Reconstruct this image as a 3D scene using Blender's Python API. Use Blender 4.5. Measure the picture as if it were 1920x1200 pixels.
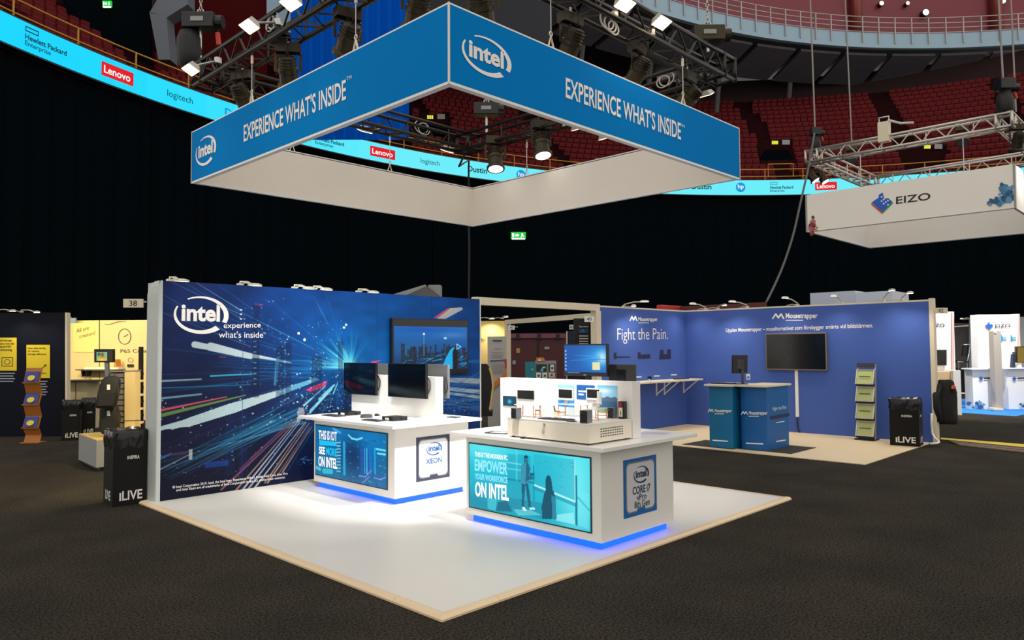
import bpy, math, random
import numpy as np
from mathutils import Vector, Matrix
for o in list(bpy.data.objects): bpy.data.objects.remove(o, do_unlink=True)
scene = bpy.context.scene
C = scene.collection
PI = math.pi
# ------------------------------------------------------------------ camera (solved from the booth's right angles)
FPX, CY, PITCH, ROLL, YAW, EYE = 1387.78, 591.81, 0.0443, 0.0063, 0.7740, 1.71
_c, _s = math.cos(PITCH), math.sin(PITCH)
_r0 = Vector((math.sin(YAW), -math.cos(YAW), 0))
_u0 = Vector((-math.cos(YAW)*_s, -math.sin(YAW)*_s, _c))
FWD = Vector((math.cos(YAW)*_c, math.sin(YAW)*_c, _s))
RIGHT = _r0*math.cos(ROLL) - _u0*math.sin(ROLL)
UP = _r0*math.sin(ROLL) + _u0*math.cos(ROLL)
HEAD = Vector((math.cos(YAW), math.sin(YAW), 0)); SIDE = _r0.copy()
cam = bpy.data.cameras.new('camera'); camo = bpy.data.objects.new('camera', cam); C.objects.link(camo)
cam.sensor_width = 36; cam.lens = FPX/1920*36; cam.shift_y = -(600-CY)/1920; cam.clip_end = 300
m = Matrix((RIGHT, UP, -FWD)).transposed().to_4x4(); m.translation = Vector((0, 0, EYE)); camo.matrix_world = m
scene.camera = camo
# ------------------------------------------------------------------ world and exposure
w = bpy.data.worlds.new('hall_ambient'); scene.world = w; w.use_nodes = True
w.node_tree.nodes['Background'].inputs[0].default_value = (1.0, 0.95, 0.88, 1)
w.node_tree.nodes['Background'].inputs[1].default_value = 0.95
vs = scene.view_settings; vs.view_transform = 'Standard'; vs.look = 'None'; vs.exposure = 0.0; vs.gamma = 1.0; vs.use_curve_mapping = False
# ------------------------------------------------------------------ pixel helpers (a pixel gives a direction; the plane gives the distance)
EYEP = Vector((0, 0, EYE))
def ray(u, v): return FWD + RIGHT*((u-960)/FPX) + UP*((CY-v)/FPX)
def on(u, v, x=None, y=None, z=None, d=None):
    r = ray(u, v)
    if x is not None: t = x/r.x
    elif y is not None: t = y/r.y
    elif z is not None: t = (z-EYE)/r.z
    else: t = d/(r.dot(HEAD))
    return EYEP + r*t
def topx(p):
    q = Vector(p)-EYEP; dd = q.dot(FWD)
    return 960+FPX*q.dot(RIGHT)/dd, CY-FPX*q.dot(UP)/dd, dd
V = Vector
def lin(c):
    c = c/255.0
    return c/12.92 if c <= 0.04045 else ((c+0.055)/1.055)**2.4
def rgb(r, g, b): return (lin(r), lin(g), lin(b))
# ------------------------------------------------------------------ materials (all node based)
MATS = {}
def mat(name, col, rough=0.6, metal=0.0, emit=None, es=1.0, var=0.0, vscale=20.0, bump=0.0, spec=0.5, alpha=None):
    if name in MATS: return MATS[name]
    mt = bpy.data.materials.new(name); mt.use_nodes = True; nt = mt.node_tree; b = nt.nodes['Principled BSDF']
    b.inputs['Base Color'].default_value = (*col, 1); b.inputs['Roughness'].default_value = rough; b.inputs['Metallic'].default_value = metal
    b.inputs['Specular IOR Level'].default_value = spec
    if emit: b.inputs['Emission Color'].default_value = (*emit, 1); b.inputs['Emission Strength'].default_value = es
    tc = nt.nodes.new('ShaderNodeTexCoord'); nz = nt.nodes.new('ShaderNodeTexNoise'); nz.inputs['Scale'].default_value = vscale; nz.inputs['Detail'].default_value = 4
    nt.links.new(tc.outputs['Object'], nz.inputs['Vector'])
    if var > 0:
        mx = nt.nodes.new('ShaderNodeMixRGB'); mx.inputs[1].default_value = (*[x*(1-var) for x in col], 1); mx.inputs[2].default_value = (*[min(1, x*(1+var)) for x in col], 1)
        nt.links.new(nz.outputs['Fac'], mx.inputs[0]); nt.links.new(mx.outputs[0], b.inputs['Base Color'])
    mr = nt.nodes.new('ShaderNodeMapRange'); mr.inputs['To Min'].default_value = max(0, rough-0.06); mr.inputs['To Max'].default_value = min(1, rough+0.06)
    nt.links.new(nz.outputs['Fac'], mr.inputs['Value']); nt.links.new(mr.outputs[0], b.inputs['Roughness'])
    if bump > 0:
        bp = nt.nodes.new('ShaderNodeBump'); bp.inputs['Strength'].default_value = bump; bp.inputs['Distance'].default_value = 0.02
        nt.links.new(nz.outputs['Fac'], bp.inputs['Height']); nt.links.new(bp.outputs[0], b.inputs['Normal'])
    MATS[name] = mt; return mt
def print_mat(name, emissive=False, rough=0.5, es=1.0):
    if name in MATS: return MATS[name]
    mt = bpy.data.materials.new(name); mt.use_nodes = True; nt = mt.node_tree; b = nt.nodes['Principled BSDF']
    a = nt.nodes.new('ShaderNodeAttribute'); a.attribute_name = 'Col'
    if emissive:
        b.inputs['Base Color'].default_value = (0.01, 0.01, 0.01, 1); nt.links.new(a.outputs['Color'], b.inputs['Emission Color']); b.inputs['Emission Strength'].default_value = es
    else: nt.links.new(a.outputs['Color'], b.inputs['Base Color'])
    b.inputs['Roughness'].default_value = rough; b.inputs['Specular IOR Level'].default_value = 0.15
    MATS[name] = mt; return mt
# ------------------------------------------------------------------ object helpers
W = {}
def tag(o, label=None, cat=None, group=None, kind=None):
    if label: o['label'] = label
    if cat: o['category'] = cat
    if group: o['group'] = group
    if kind: o['kind'] = kind
    return o
def thing(name, label, cat, loc=(0, 0, 0), group=None, kind=None):
    o = bpy.data.objects.new(name, None); C.objects.link(o); o.location = loc; o.empty_display_size = 0.1
    W[o.name] = Vector(loc)
    return tag(o, label, cat, group, kind)
def place(root, loc, rz=0.0, rx=0.0, ry=0.0):
    root.location = loc; root.rotation_euler = (rx, ry, rz); return root
def copy_tree(o, parent=None):
    c = o.copy(); C.objects.link(c)
    if parent is not None: c.parent = parent
    for ch in o.children: copy_tree(ch, c)
    return c
class MB:
    def __init__(s): s.v = []; s.f = []
    def add(s, vs, fs):
        n = len(s.v); s.v += [tuple(p) for p in vs]; s.f += [tuple(i+n for i in q) for q in fs]; return s
    def box(s, a, b):
        x0, y0, z0 = [min(p, q) for p, q in zip(a, b)]; x1, y1, z1 = [max(p, q) for p, q in zip(a, b)]
        return s.add([(x0,y0,z0),(x1,y0,z0),(x1,y1,z0),(x0,y1,z0),(x0,y0,z1),(x1,y0,z1),(x1,y1,z1),(x0,y1,z1)],
                     [(0,3,2,1),(4,5,6,7),(0,1,5,4),(1,2,6,5),(2,3,7,6),(3,0,4,7)])
    def obox(s, c, ux, uy, uz):   # oriented box: centre and half-axis vectors
        c, ux, uy, uz = V(c), V(ux), V(uy), V(uz)
        p = [c+ux*i+uy*j+uz*k for k in (-1,1) for j in (-1,1) for i in (-1,1)]
        fs = [(0,2,3,1),(4,5,7,6),(0,1,5,4),(1,3,7,5),(3,2,6,7),(2,0,4,6)]
        if ux.cross(uy).dot(uz) < 0: fs = [q[::-1] for q in fs]
        return s.add(p, fs)
    def bar(s, p, q, w, h, up=(0,0,1)):   # box bar along p->q
        p, q = V(p), V(q); d = (q-p); L = d.length; d = d/L; sd = d.cross(V(up))
        if sd.length < 1e-5: sd = d.cross(V((1,0,0)))
        sd.normalize(); u2 = sd.cross(d)
        return s.obox((p+q)/2, d*(L/2), sd*(w/2), u2*(h/2))
    def cyl(s, p, q, r, n=10, r2=None, cap=True):
        p, q = V(p), V(q); d = (q-p).normalized(); a = d.orthogonal().normalized(); b = d.cross(a); r2 = r if r2 is None else r2
        vs = [p+(a*math.cos(2*PI*i/n)+b*math.sin(2*PI*i/n))*r for i in range(n)]+[q+(a*math.cos(2*PI*i/n)+b*math.sin(2*PI*i/n))*r2 for i in range(n)]
        fs = [(i,(i+1)%n,n+(i+1)%n,n+i) for i in range(n)]
        if cap: fs += [tuple(range(n))[::-1], tuple(range(n,2*n))]
        return s.add(vs, fs)
    def tube(s, pts, r, n=6, closed=False):
        pts = [V(p) for p in pts]; N = len(pts); rings = []; a = None
        for i, p in enumerate(pts):
            if closed: d = pts[(i+1)%N]-pts[i-1]
            else: d = pts[min(i+1,N-1)]-pts[max(i-1,0)]
            d.normalize()
            a = d.orthogonal().normalized() if a is None else (a-d*a.dot(d)).normalized()
            b = d.cross(a); rr = r[i] if isinstance(r, (list, tuple)) else r
            rings.append([p+(a*math.cos(2*PI*k/n)+b*math.sin(2*PI*k/n))*rr for k in range(n)])
        vs = [q for g in rings for q in g]; fs = []
        for i in range(N if closed else N-1):
            j = (i+1) % N
            fs += [(i*n+k, i*n+(k+1)%n, j*n+(k+1)%n, j*n+k) for k in range(n)]
        if not closed: fs += [tuple(range(n))[::-1], tuple(range((N-1)*n, N*n))]
        return s.add(vs, fs)
    def loft(s, rings, cap=True):
        n = len(rings[0]); vs = [p for g in rings for p in g]; fs = []
        for i in range(len(rings)-1):
            fs += [(i*n+k, i*n+(k+1)%n, (i+1)*n+(k+1)%n, (i+1)*n+k) for k in range(n)]
        if cap: fs += [tuple(range(n))[::-1], tuple(range((len(rings)-1)*n, len(rings)*n))]
        return s.add(vs, fs)
    def prism(s, poly, ext):   # polygon of 3D points extruded by vector
        n = len(poly); e = V(ext); vs = [V(p) for p in poly]+[V(p)+e for p in poly]
        return s.add(vs, [tuple(range(n))[::-1], tuple(range(n,2*n))]+[(i,(i+1)%n,n+(i+1)%n,n+i) for i in range(n)])
    def quad(s, a, b, c, d): return s.add([a,b,c,d], [(0,1,2,3)])
    def mesh(s, name, org=(0,0,0), smooth=False):
        me = bpy.data.meshes.new(name); o = V(org); me.from_pydata([tuple(V(p)-o) for p in s.v], [], s.f)
        if smooth:
            me.polygons.foreach_set('use_smooth', [True]*len(me.polygons))
        me.update(); return me
    def build(s, name, mt, parent=None, loc=None, smooth=False, bevel=0.0, seg=2):
        if parent is not None: org = W[parent.name]
        elif loc is not None: org = V(loc)
        else:
            a = np.array([tuple(p) for p in s.v]); org = V(((a[:,0].min()+a[:,0].max())/2, (a[:,1].min()+a[:,1].max())/2, a[:,2].min()))
        me = s.mesh(name, org, smooth); me.materials.append(mt)
        o = bpy.data.objects.new(name, me); C.objects.link(o)
        if parent is not None: o.parent = parent
        else: o.location = org
        W[o.name] = V(org)
        if bevel > 0:
            bv = o.modifiers.new('bevel', 'BEVEL'); bv.width = bevel; bv.segments = seg; bv.limit_method = 'ANGLE'; bv.angle_limit = 0.6
        return o
def piece(name, me, parent, mtx):   # shared-mesh piece, mtx in the parent's local space
    o = bpy.data.objects.new(name, me); C.objects.link(o); o.parent = parent; o.matrix_local = mtx; return o
def align(p, q):   # matrix carrying +Z unit axis at the origin to p->q direction
    p, q = V(p), V(q); d = (q-p).normalized(); a = d.orthogonal().normalized(); b = d.cross(a)
    mm = Matrix((a, b, d)).transposed().to_4x4(); mm.translation = p; return mm
def struct(o): o['kind'] = 'structure'; return o
# ------------------------------------------------------------------ flat lettering
TX = {}
def prep_texts(lst):
    tmp = []
    for body, bold in lst:
        cu = bpy.data.curves.new('t', 'FONT'); cu.body = body; cu.size = 1; cu.offset = bold; cu.fill_mode = 'FRONT'; cu.resolution_u = 3
        ob = bpy.data.objects.new('t', cu); C.objects.link(ob); tmp.append((body, bold, ob))
    bpy.context.view_layer.update(); dg = bpy.context.evaluated_depsgraph_get()
    for body, bold, ob in tmp:
        me = ob.evaluated_get(dg).to_mesh()
        vs = np.array([v.co[:2] for v in me.vertices]); fs = [tuple(p.vertices) for p in me.polygons]
        lo = vs.min(0); hi = vs.max(0); TX[(body, bold)] = ((vs-lo)/(hi-lo), fs, (hi-lo))
        ob.evaluated_get(dg).to_mesh_clear()
    for b, k, ob in tmp: cu = ob.data; bpy.data.objects.remove(ob); bpy.data.curves.remove(cu)
def txt(parent, name, body, O, U, Vv, mt, bold=0.0):
    """lettering filling the parallelogram O, O+U, O+V"""
    vs, fs, _ = TX[(body, bold)]; O, U, Vv = V(O), V(U), V(Vv); mb = MB()
    mb.add([O+U*float(a)+Vv*float(b) for a, b in vs], fs)
    return mb.build(name, mt, parent)
def txtp(parent, name, body, bl, br, tl, mt, bold=0.0, **pl):
    O = on(*bl, **pl); return txt(parent, name, body, O, on(*br, **pl)-O, on(*tl, **pl)-O, mt, bold)
def decal(parent, name, pts, mt): return MB().add(pts, [tuple(range(len(pts)))]).build(name, mt, parent)
def decalp(parent, name, pxs, mt, **pl): return decal(parent, name, [on(*p, **pl) for p in pxs], mt)
def swoosh(parent, O, U, Vv, mt, name='logo_ring'):
    """open oval ring; O centre, U and V half-axis vectors"""
    O, U, Vv = V(O), V(U), V(Vv); mb = MB()
    def arc(a0, a1, wf, n=40):
        vs = []
        for i in range(n+1):
            t = i/n; a = math.radians(a0+(a1-a0)*t); wd = wf(t)
            for s in (1.0, 1.0-wd): vs.append(O+U*(math.cos(a)*s)+Vv*(math.sin(a)*s))
        mb.add(vs, [(2*i,2*i+1,2*i+3,2*i+2) for i in range(n)])
    arc(153, 312, lambda t: 0.06+0.19*t**1.1)
    arc(122, -24, lambda t: 0.06+0.12*min(1, t*1.6))
    return mb.build(name, mt, parent)
def intel_mark(parent, O, U, Vv, mt):
    O, U, Vv = V(O), V(U), V(Vv); swoosh(parent, O, U, Vv, mt)
    txt(parent, 'logo_letters', 'intel', O-U*0.73-Vv*0.34, U*1.40, Vv*0.92, mt, 0.035)
# ------------------------------------------------------------------ painter for printed and screen pictures
def smooth_noise(h, w, cells, rng):
    g = rng.random((cells+2, cells+2)); yy = np.linspace(0, cells, h); xx = np.linspace(0, cells, w)
    y0 = yy.astype(int); x0 = xx.astype(int); fy = (yy-y0)[:,None]; fx = (xx-x0)[None,:]
    fy = fy*fy*(3-2*fy); fx = fx*fx*(3-2*fx)
    return (g[y0][:,x0]*(1-fy)*(1-fx)+g[y0+1][:,x0]*fy*(1-fx)+g[y0][:,x0+1]*(1-fy)*fx+g[y0+1][:,x0+1]*fy*fx)
class Canvas:
    """colour grid in sRGB 0-255 over a rectangle w x h (units of the surface)"""
    def __init__(s, w, h, nx, ny):
        s.w, s.h, s.nx, s.ny = w, h, nx, ny; s.a = np.zeros((ny, nx, 3))
        s.X, s.Y = np.meshgrid((np.arange(nx)+.5)/nx*w, (np.arange(ny)+.5)/ny*h); s.px = w/nx
    def blend(s, sl, al, col): s.a[sl] = s.a[sl]*(1-al[...,None])+np.array(col, float)*al[...,None]
    def _win(s, x0, x1, y0, y1):
        i0 = max(0, int(x0/s.w*s.nx)-1); i1 = min(s.nx, int(x1/s.w*s.nx)+2); j0 = max(0, int(y0/s.h*s.ny)-1); j1 = min(s.ny, int(y1/s.h*s.ny)+2)
        return (slice(j0, j1), slice(i0, i1)) if i1 > i0 and j1 > j0 else None
    def line(s, p, q, w0, w1, col, al=1.0, a1=None, soft=1.0):
        mw = max(w0, w1)+s.px*2
        sl = s._win(min(p[0],q[0])-mw, max(p[0],q[0])+mw, min(p[1],q[1])-mw, max(p[1],q[1])+mw)
        if sl is None: return
        X, Y = s.X[sl], s.Y[sl]; dx, dy = q[0]-p[0], q[1]-p[1]; L2 = dx*dx+dy*dy+1e-12
        t = np.clip(((X-p[0])*dx+(Y-p[1])*dy)/L2, 0, 1); d = np.hypot(X-p[0]-t*dx, Y-p[1]-t*dy)
        wv = (w0+(w1-w0)*t)/2; aa = s.px*soft
        k = np.clip((wv-d)/aa+.5, 0, 1)*np.minimum(1, 2*wv/s.px+0.25)*(al+((al if a1 is None else a1)-al)*t); s.blend(sl, k, col)
    def rect(s, x0, y0, x1, y1, col, al=1.0):
        sl = s._win(x0, x1, y0, y1)
        if sl is None: return
        X, Y = s.X[sl], s.Y[sl]
        k = np.clip((np.minimum(X-x0, x1-X))/s.px+.5, 0, 1)*np.clip((np.minimum(Y-y0, y1-Y))/s.px+.5, 0, 1)*al; s.blend(sl, k, col)
    def disc(s, x, y, rx, ry, col, al=1.0, soft=0.15):
        sl = s._win(x-rx*1.6, x+rx*1.6, y-ry*1.6, y+ry*1.6)
        if sl is None: return
        d = np.hypot((s.X[sl]-x)/rx, (s.Y[sl]-y)/ry); s.blend(sl, np.clip((1-d)/soft+.5, 0, 1)*al, col)
    def glow(s, x, y, rx, ry, col, al=1.0):
        d2 = ((s.X-x)/rx)**2+((s.Y-y)/ry)**2; s.blend((slice(None), slice(None)), np.exp(-d2)*al, col)
    def poly(s, pts, col, al=1.0):
        xs = [p[0] for p in pts]; ys = [p[1] for p in pts]; sl = s._win(min(xs), max(xs), min(ys), max(ys))
        if sl is None: return
        X, Y = s.X[sl], s.Y[sl]; ins = np.zeros(X.shape, bool); n = len(pts)
        for i in range(n):
            (xa, ya), (xb, yb) = pts[i], pts[(i+1)%n]
            c = ((ya > Y) != (yb > Y)); ins ^= c & (X < (xb-xa)*(Y-ya)/((yb-ya) if yb != ya else 1e-9)+xa)
        s.blend(sl, ins*float(al), col)
    def grid(s, name, O, U, Vv, mt, parent, i0=0, i1=None, j0=0, j1=None):
        """mesh of coloured cells; O corner, U and V edge vectors of the whole canvas"""
        i1 = s.nx if i1 is None else i1; j1 = s.ny if j1 is None else j1; nx, ny = i1-i0, j1-j0
        O, U, Vv = [np.array(t) for t in (O, U, Vv)]; org = np.array(W[parent.name])
        ii, jj = np.meshgrid(np.arange(i0, i1+1), np.arange(j0, j1+1))
        P = O+ii[...,None]/s.nx*U+jj[...,None]/s.ny*Vv-org
        k = np.arange(nx*ny); r, c = k//nx, k % nx; a = r*(nx+1)+c
        F = np.stack([a, a+1, a+nx+2, a+nx+1], 1)
        me = bpy.data.meshes.new(name); me.vertices.add(P.shape[0]*P.shape[1]); me.vertices.foreach_set('co', P.reshape(-1).astype(np.float32))
        me.loops.add(F.size); me.loops.foreach_set('vertex_index', F.reshape(-1).astype(np.int32))
        me.polygons.add(nx*ny); me.polygons.foreach_set('loop_start', (np.arange(nx*ny)*4).astype(np.int32))
        me.update(calc_edges=True)
        cc = np.clip(s.a[j0:j1, i0:i1], 0, 255)/255.; cl = np.where(cc <= .04045, cc/12.92, ((cc+.055)/1.055)**2.4).reshape(-1, 3)
        cl = np.repeat(np.concatenate([cl, np.ones((len(cl), 1))], 1), 4, 0)
        at = me.color_attributes.new('Col', 'FLOAT_COLOR', 'CORNER'); at.data.foreach_set('color', cl.reshape(-1).astype(np.float32))
        me.materials.append(mt); o = bpy.data.objects.new(name, me); C.objects.link(o); o.parent = parent; W[o.name] = V(org.tolist()); return o
# ------------------------------------------------------------------ lettering used in the place
T_BANNER = ("EXPERIENCE WHAT'S INSIDE", 0.016)
prep_texts([('intel', 0.035), T_BANNER, ('TM', 0.0), ('experience', 0.0), ("what's inside", 0.0),
 ("© Intel Corporation 2019. Intel, the Intel logo, Experience What's Inside, Intel Core, Intel vPro", 0.01), ("and Intel Xeon are all trademarks of Intel Corporation in the U.S. and/or other countries.", 0.01),
 ('THIS IS IOT', 0.025), ('SEE', 0.035), ('MORE', 0.035), ('ON INTEL', 0.035), ('THIS IS THE MODERN PC', 0.03), ('EMPOWER', 0.03), ('YOUR WORKFORCE', 0.03),
 ('XEON', 0.02), ('PLATINUM', 0.0), ('CORE i7', 0.02), ('vPro', 0.01), ('8th Gen', 0.01),
 ('Hewlett Packard', 0.025), ('Enterprise', 0.01), ('Lenovo', 0.02), ('logitech', 0.0), ('Dustin', 0.02), ('hp', 0.01), ('EIZO', 0.01), ('ZO', 0.01),
 ('Mousetrapper', 0.025), ('Fight the Pain.', -0.008), ('Upplev Mousetrapper – musalternativet som förebygger smärta vid bildskärmen.', 0.008),
 ('LIVE', 0.02), ('INSPIRA', 0.02), ('38', 0.0), ('40', 0.0), ('42', 0.0), ('P65 Creator', 0.0), ('All are', 0.0), ('creators!', 0.0), ('USB-C', 0.02), ('Experience', 0.02),
 ('Auto data tiering', 0.015), ('for optimal', 0.015), ('storage efficiency', 0.015), ('Reduce storage', 0.015), ('frequency with SSD', 0.015), ('caching and SSD', 0.015), ('provisioning', 0.015), ('Mar', 0.0)])
# ------------------------------------------------------------------ common materials
m_white = mat('white_laminate', rgb(238, 236, 232), 0.35, var=0.01)
m_whiteprint = mat('white_print', rgb(245, 243, 238), 0.5)
m_black = mat('black_plastic', rgb(18, 18, 19), 0.35)
m_blackm = mat('black_metal', rgb(58, 55, 50), 0.36, metal=0.8, var=0.15)
m_bronze = mat('fixture_metal', rgb(64, 57, 44), 0.42, metal=0.7, var=0.15)
m_steel = mat('bright_steel', rgb(190, 188, 184), 0.3, metal=1.0, var=0.05)
m_alu = mat('truss_aluminium', rgb(205, 198, 188), 0.38, metal=0.75, var=0.06)
m_cable = mat('black_cable', rgb(20, 20, 21), 0.6)
m_wcable = mat('pale_cable', rgb(205, 200, 190), 0.5)
m_gloss = mat('black_glass', rgb(6, 7, 8), 0.12, spec=0.6)
m_cream = mat('cream_panel', rgb(228, 215, 188), 0.5, var=0.03)
m_grey = mat('grey_panel', rgb(150, 152, 150), 0.5, var=0.03)
m_ink = mat('black_ink', rgb(20, 22, 26), 0.6)
m_blueink = mat('blue_ink', rgb(20, 92, 160), 0.5)
# ================================================================== THE HALL
AC = V((22.4, -1.5, 0)); AR = 34.8
def circ_hit(u, v, R=AR, c=AC):
    r = ray(u, v); d = V((r.x, r.y)); d.normalize(); cc = V((c.x, c.y)); b = d.dot(cc)
    t = b+math.sqrt(b*b-cc.length_squared+R*R); p = d*t
    return math.atan2(p.y-c.y, p.x-c.x), p
def cp(a, R, z, c=AC): return V((c.x+R*math.cos(a), c.y+R*math.sin(a), z))
# floor: dark needle-felt carpet
def carpet_mat():
    mt = bpy.data.materials.new('dark_carpet'); mt.use_nodes = True; nt = mt.node_tree; b = nt.nodes['Principled BSDF']
    tc = nt.nodes.new('ShaderNodeTexCoord'); n1 = nt.nodes.new('ShaderNodeTexNoise'); n1.inputs['Scale'].default_value = 60; n1.inputs['Detail'].default_value = 6; n1.inputs['Roughness'].default_value = 0.8
    n2 = nt.nodes.new('ShaderNodeTexNoise'); n2.inputs['Scale'].default_value = 1.3; n2.inputs['Detail'].default_value = 5
    nt.links.new(tc.outputs['Object'], n1.inputs['Vector']); nt.links.new(tc.outputs['Object'], n2.inputs['Vector'])
    cr = nt.nodes.new('ShaderNodeValToRGB'); e = cr.color_ramp.elements; e[0].position = 0.38; e[0].color = (*rgb(4, 4, 3), 1); e[1].position = 0.66; e[1].color = (*rgb(84, 79, 71), 1)
    nt.links.new(n1.outputs['Fac'], cr.inputs['Fac'])
    c2 = nt.nodes.new('ShaderNodeValToRGB'); e = c2.color_ramp.elements; e[0].position = 0.3; e[0].color = (0.75, 0.75, 0.75, 1); e[1].position = 0.7; e[1].color = (1.15, 1.12, 1.08, 1)
    nt.links.new(n2.outputs['Fac'], c2.inputs['Fac'])
    mx = nt.nodes.new('ShaderNodeMixRGB'); mx.blend_type = 'MULTIPLY'; mx.inputs[0].default_value = 1
    nt.links.new(cr.outputs[0], mx.inputs[1]); nt.links.new(c2.outputs[0], mx.inputs[2]); nt.links.new(mx.outputs[0], b.inputs['Base Color'])
    bp = nt.nodes.new('ShaderNodeBump'); bp.inputs['Strength'].default_value = 0.5; bp.inputs['Distance'].default_value = 0.01
    nt.links.new(n1.outputs['Fac'], bp.inputs['Height']); nt.links.new(bp.outputs[0], b.inputs['Normal']); b.inputs['Roughness'].default_value = 0.95; b.inputs['Specular IOR Level'].default_value = 0.04
    return mt
fm = MB(); fm.add([cp(2*PI*i/64, 36.5, 0) for i in range(64)], [tuple(range(64))])
floor = struct(fm.build('floor', carpet_mat(), loc=(0, 0, 0)))
# black drapes hanging below the ribbon board, panel by panel
A0 = circ_hit(-260, 100)[0]; A1 = circ_hit(2100, 350)[0]
m_drape = mat('drape_void_black', rgb(9, 15, 19), 0.95, spec=0.0, var=0.12, vscale=2)
wb = MB(); n = 60
wv = []
for i in range(n+1):
    a = A0+(A1-A0)*i/n; wv += [cp(a, AR+0.9, 0), cp(a, AR+0.9, 12.0)]
wb.add(wv, [(2*i, 2*i+2, 2*i+3, 2*i+1) for i in range(n)])
wall_back = struct(wb.build('wall_back', m_drape, loc=tuple(cp((A0+A1)/2, AR+0.9, 0))))
rnd = random.Random(5)
NP = 26
for k in range(NP):
    a0 = A0+(A1-A0)*k/NP+0.0006; a1 = A0+(A1-A0)*(k+1)/NP-0.0006; mb = MB(); nn = 40; vs_ = []
    ph = rnd.random()*6; fr = 7+rnd.random()*3
    for i in range(nn+1):
        t = i/nn; a = a0+(a1-a0)*t; dp = 0.06*math.sin(t*fr*.6*PI+ph)+0.02*math.sin(t*fr*1.7*PI+ph*2)
        vs_ += [cp(a, AR+0.45+dp*1.2, 0.02), cp(a, AR+0.45+dp*0.6, 12.0)]
    mb.add(vs_, [(2*i, 2*i+2, 2*i+3, 2*i+1) for i in range(nn)]); mb.build('curtain_panel', m_drape, wall_back, smooth=True)
# ---------------- LED ribbon board round the bowl
rib = thing('ribbon_board', 'glowing cyan LED ribbon board with sponsor logos running round the arena tier', 'led board', tuple(cp((A0+A1)/2, AR, 12)))
m_led = print_mat('led_pixels', True, es=1.0)
bk = MB(); nb = 90; vs_ = []
for i in range(nb+1):
    a = A0+(A1-A0)*i/nb
    vs_ += [cp(a, AR+0.02, 11.95), cp(a, AR+0.02, 13.06), cp(a, AR+0.3, 13.06), cp(a, AR+0.3, 11.95)]
bk.add(vs_, [(4*i+j, 4*i+(j+1) % 4, 4*i+4+(j+1) % 4, 4*i+4+j) for i in range(nb) for j in range(4)])
bk.build('housing', m_black, rib)
NL = 48
for k in range(NL):
    a0 = A0+(A1-A0)*k/NL; a1 = A0+(A1-A0)*(k+1)/NL; t = (k+.5)/NL
    pu = topx(cp((a0+a1)/2, AR, 12.5))[0]; q = min(1, max(0, (pu-150)/600.0))
    me = bpy.data.meshes.new('led_panel'); org = W[rib.name]; g = 0.00008
    pts = []
    for j in range(4):
        a = a0+g+(a1-a0-2*g)*j/3; pts += [tuple(cp(a, AR, 12.0)-org), tuple(cp(a, AR, 13.0)-org)]
    me.from_pydata(pts, [], [(2*j, 2*j+2, 2*j+3, 2*j+1) for j in range(3)]); me.update()
    col = rgb(0+105*q, 214+22*q, 255-5*q); at = me.color_attributes.new('Col', 'FLOAT_COLOR', 'CORNER')
    for dd in at.data: dd.color = (*col, 1)
    me.materials.append(m_led); o = bpy.data.objects.new('led_panel', me); C.objects.link(o); o.parent = rib
e_ink = mat('led_ink', rgb(4, 30, 40), 0.9, emit=rgb(12, 42, 52), es=1.0)
e_red = mat('led_red', rgb(40, 0, 0), 0.9, emit=rgb(226, 20, 32), es=1.0)
e_white = mat('led_white', rgb(40, 40, 40), 0.9, emit=rgb(250, 250, 250), es=1.0)
e_blue = mat('led_blue', rgb(0, 20, 40), 0.9, emit=rgb(0, 150, 214), es=1.0)
e_teal = mat('led_teal', rgb(0, 20, 40), 0.9, emit=rgb(0, 168, 150), es=1.0)
def rib_text(body, bold, u0, u1, z0, z1, mt, lift=0.03):
    a0 = circ_hit(u0, 300, AR-lift)[0]; a1 = circ_hit(u1, 300, AR-lift)[0]; vs_, fs, _ = TX[(body, bold)]
    mb = MB(); mb.add([cp(a0+(a1-a0)*float(p[0]), AR-lift, z0+(z1-z0)*float(p[1])) for p in vs_], fs); return mb.build('sponsor_letters', mt, rib)
def rib_rect(u0, u1, z0, z1, mt, lift=0.02, name='sponsor_block'):
    a0 = circ_hit(u0, 300, AR-lift)[0]; a1 = circ_hit(u1, 300, AR-lift)[0]; mb = MB()
    mb.add([cp(a0, AR-lift, z0), cp(a1, AR-lift, z0), cp(a1, AR-lift, z1), cp(a0, AR-lift, z1)], [(0, 1, 2, 3)]); return mb.build(name, mt, rib)
def hpe(u0, s, frame):
    rib_text('Hewlett Packard', 0.025, u0, u0+s, 12.40, 12.60, e_ink); rib_text('Enterprise', 0.01, u0, u0+s*0.62, 12.14, 12.36, e_ink)
    w_ = s*0.32
    for (p, q, za, zb) in ((0, w_, 12.82, 12.86), (0, w_, 12.68, 12.72), (0, s*0.02, 12.68, 12.86), (w_-s*0.02, w_, 12.68, 12.86)): rib_rect(u0+p, u0+q, za, zb, frame, 0.03, 'sponsor_frame')
def lenovo(u0, u1):
    rib_rect(u0, u1, 12.24, 12.78, e_red); rib_text('Lenovo', 0.02, u0+(u1-u0)*.08, u0+(u1-u0)*.9, 12.36, 12.66, e_white, 0.04)
hpe(42, 79, e_ink); lenovo(187, 248); rib_text('logitech', 0.0, 312, 360, 12.28, 12.64, e_ink); rib_text('Dustin', 0.02, 421, 472, 12.3, 12.7, e_blue)
hpe(591, 54, e_teal); lenovo(694, 741); rib_text('logitech', 0.0, 789, 824, 12.28, 12.66, e_ink); rib_text('Dustin', 0.02, 877, 913, 12.32, 12.68, e_ink)
rib_text('Dustin', 0.02, 1296, 1333, 12.36, 12.72, e_ink); hpe(1443, 43, e_teal); lenovo(1527, 1568); rib_text('logitech', 0.0, 1615, 1650, 12.28, 12.66, e_ink)
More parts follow.
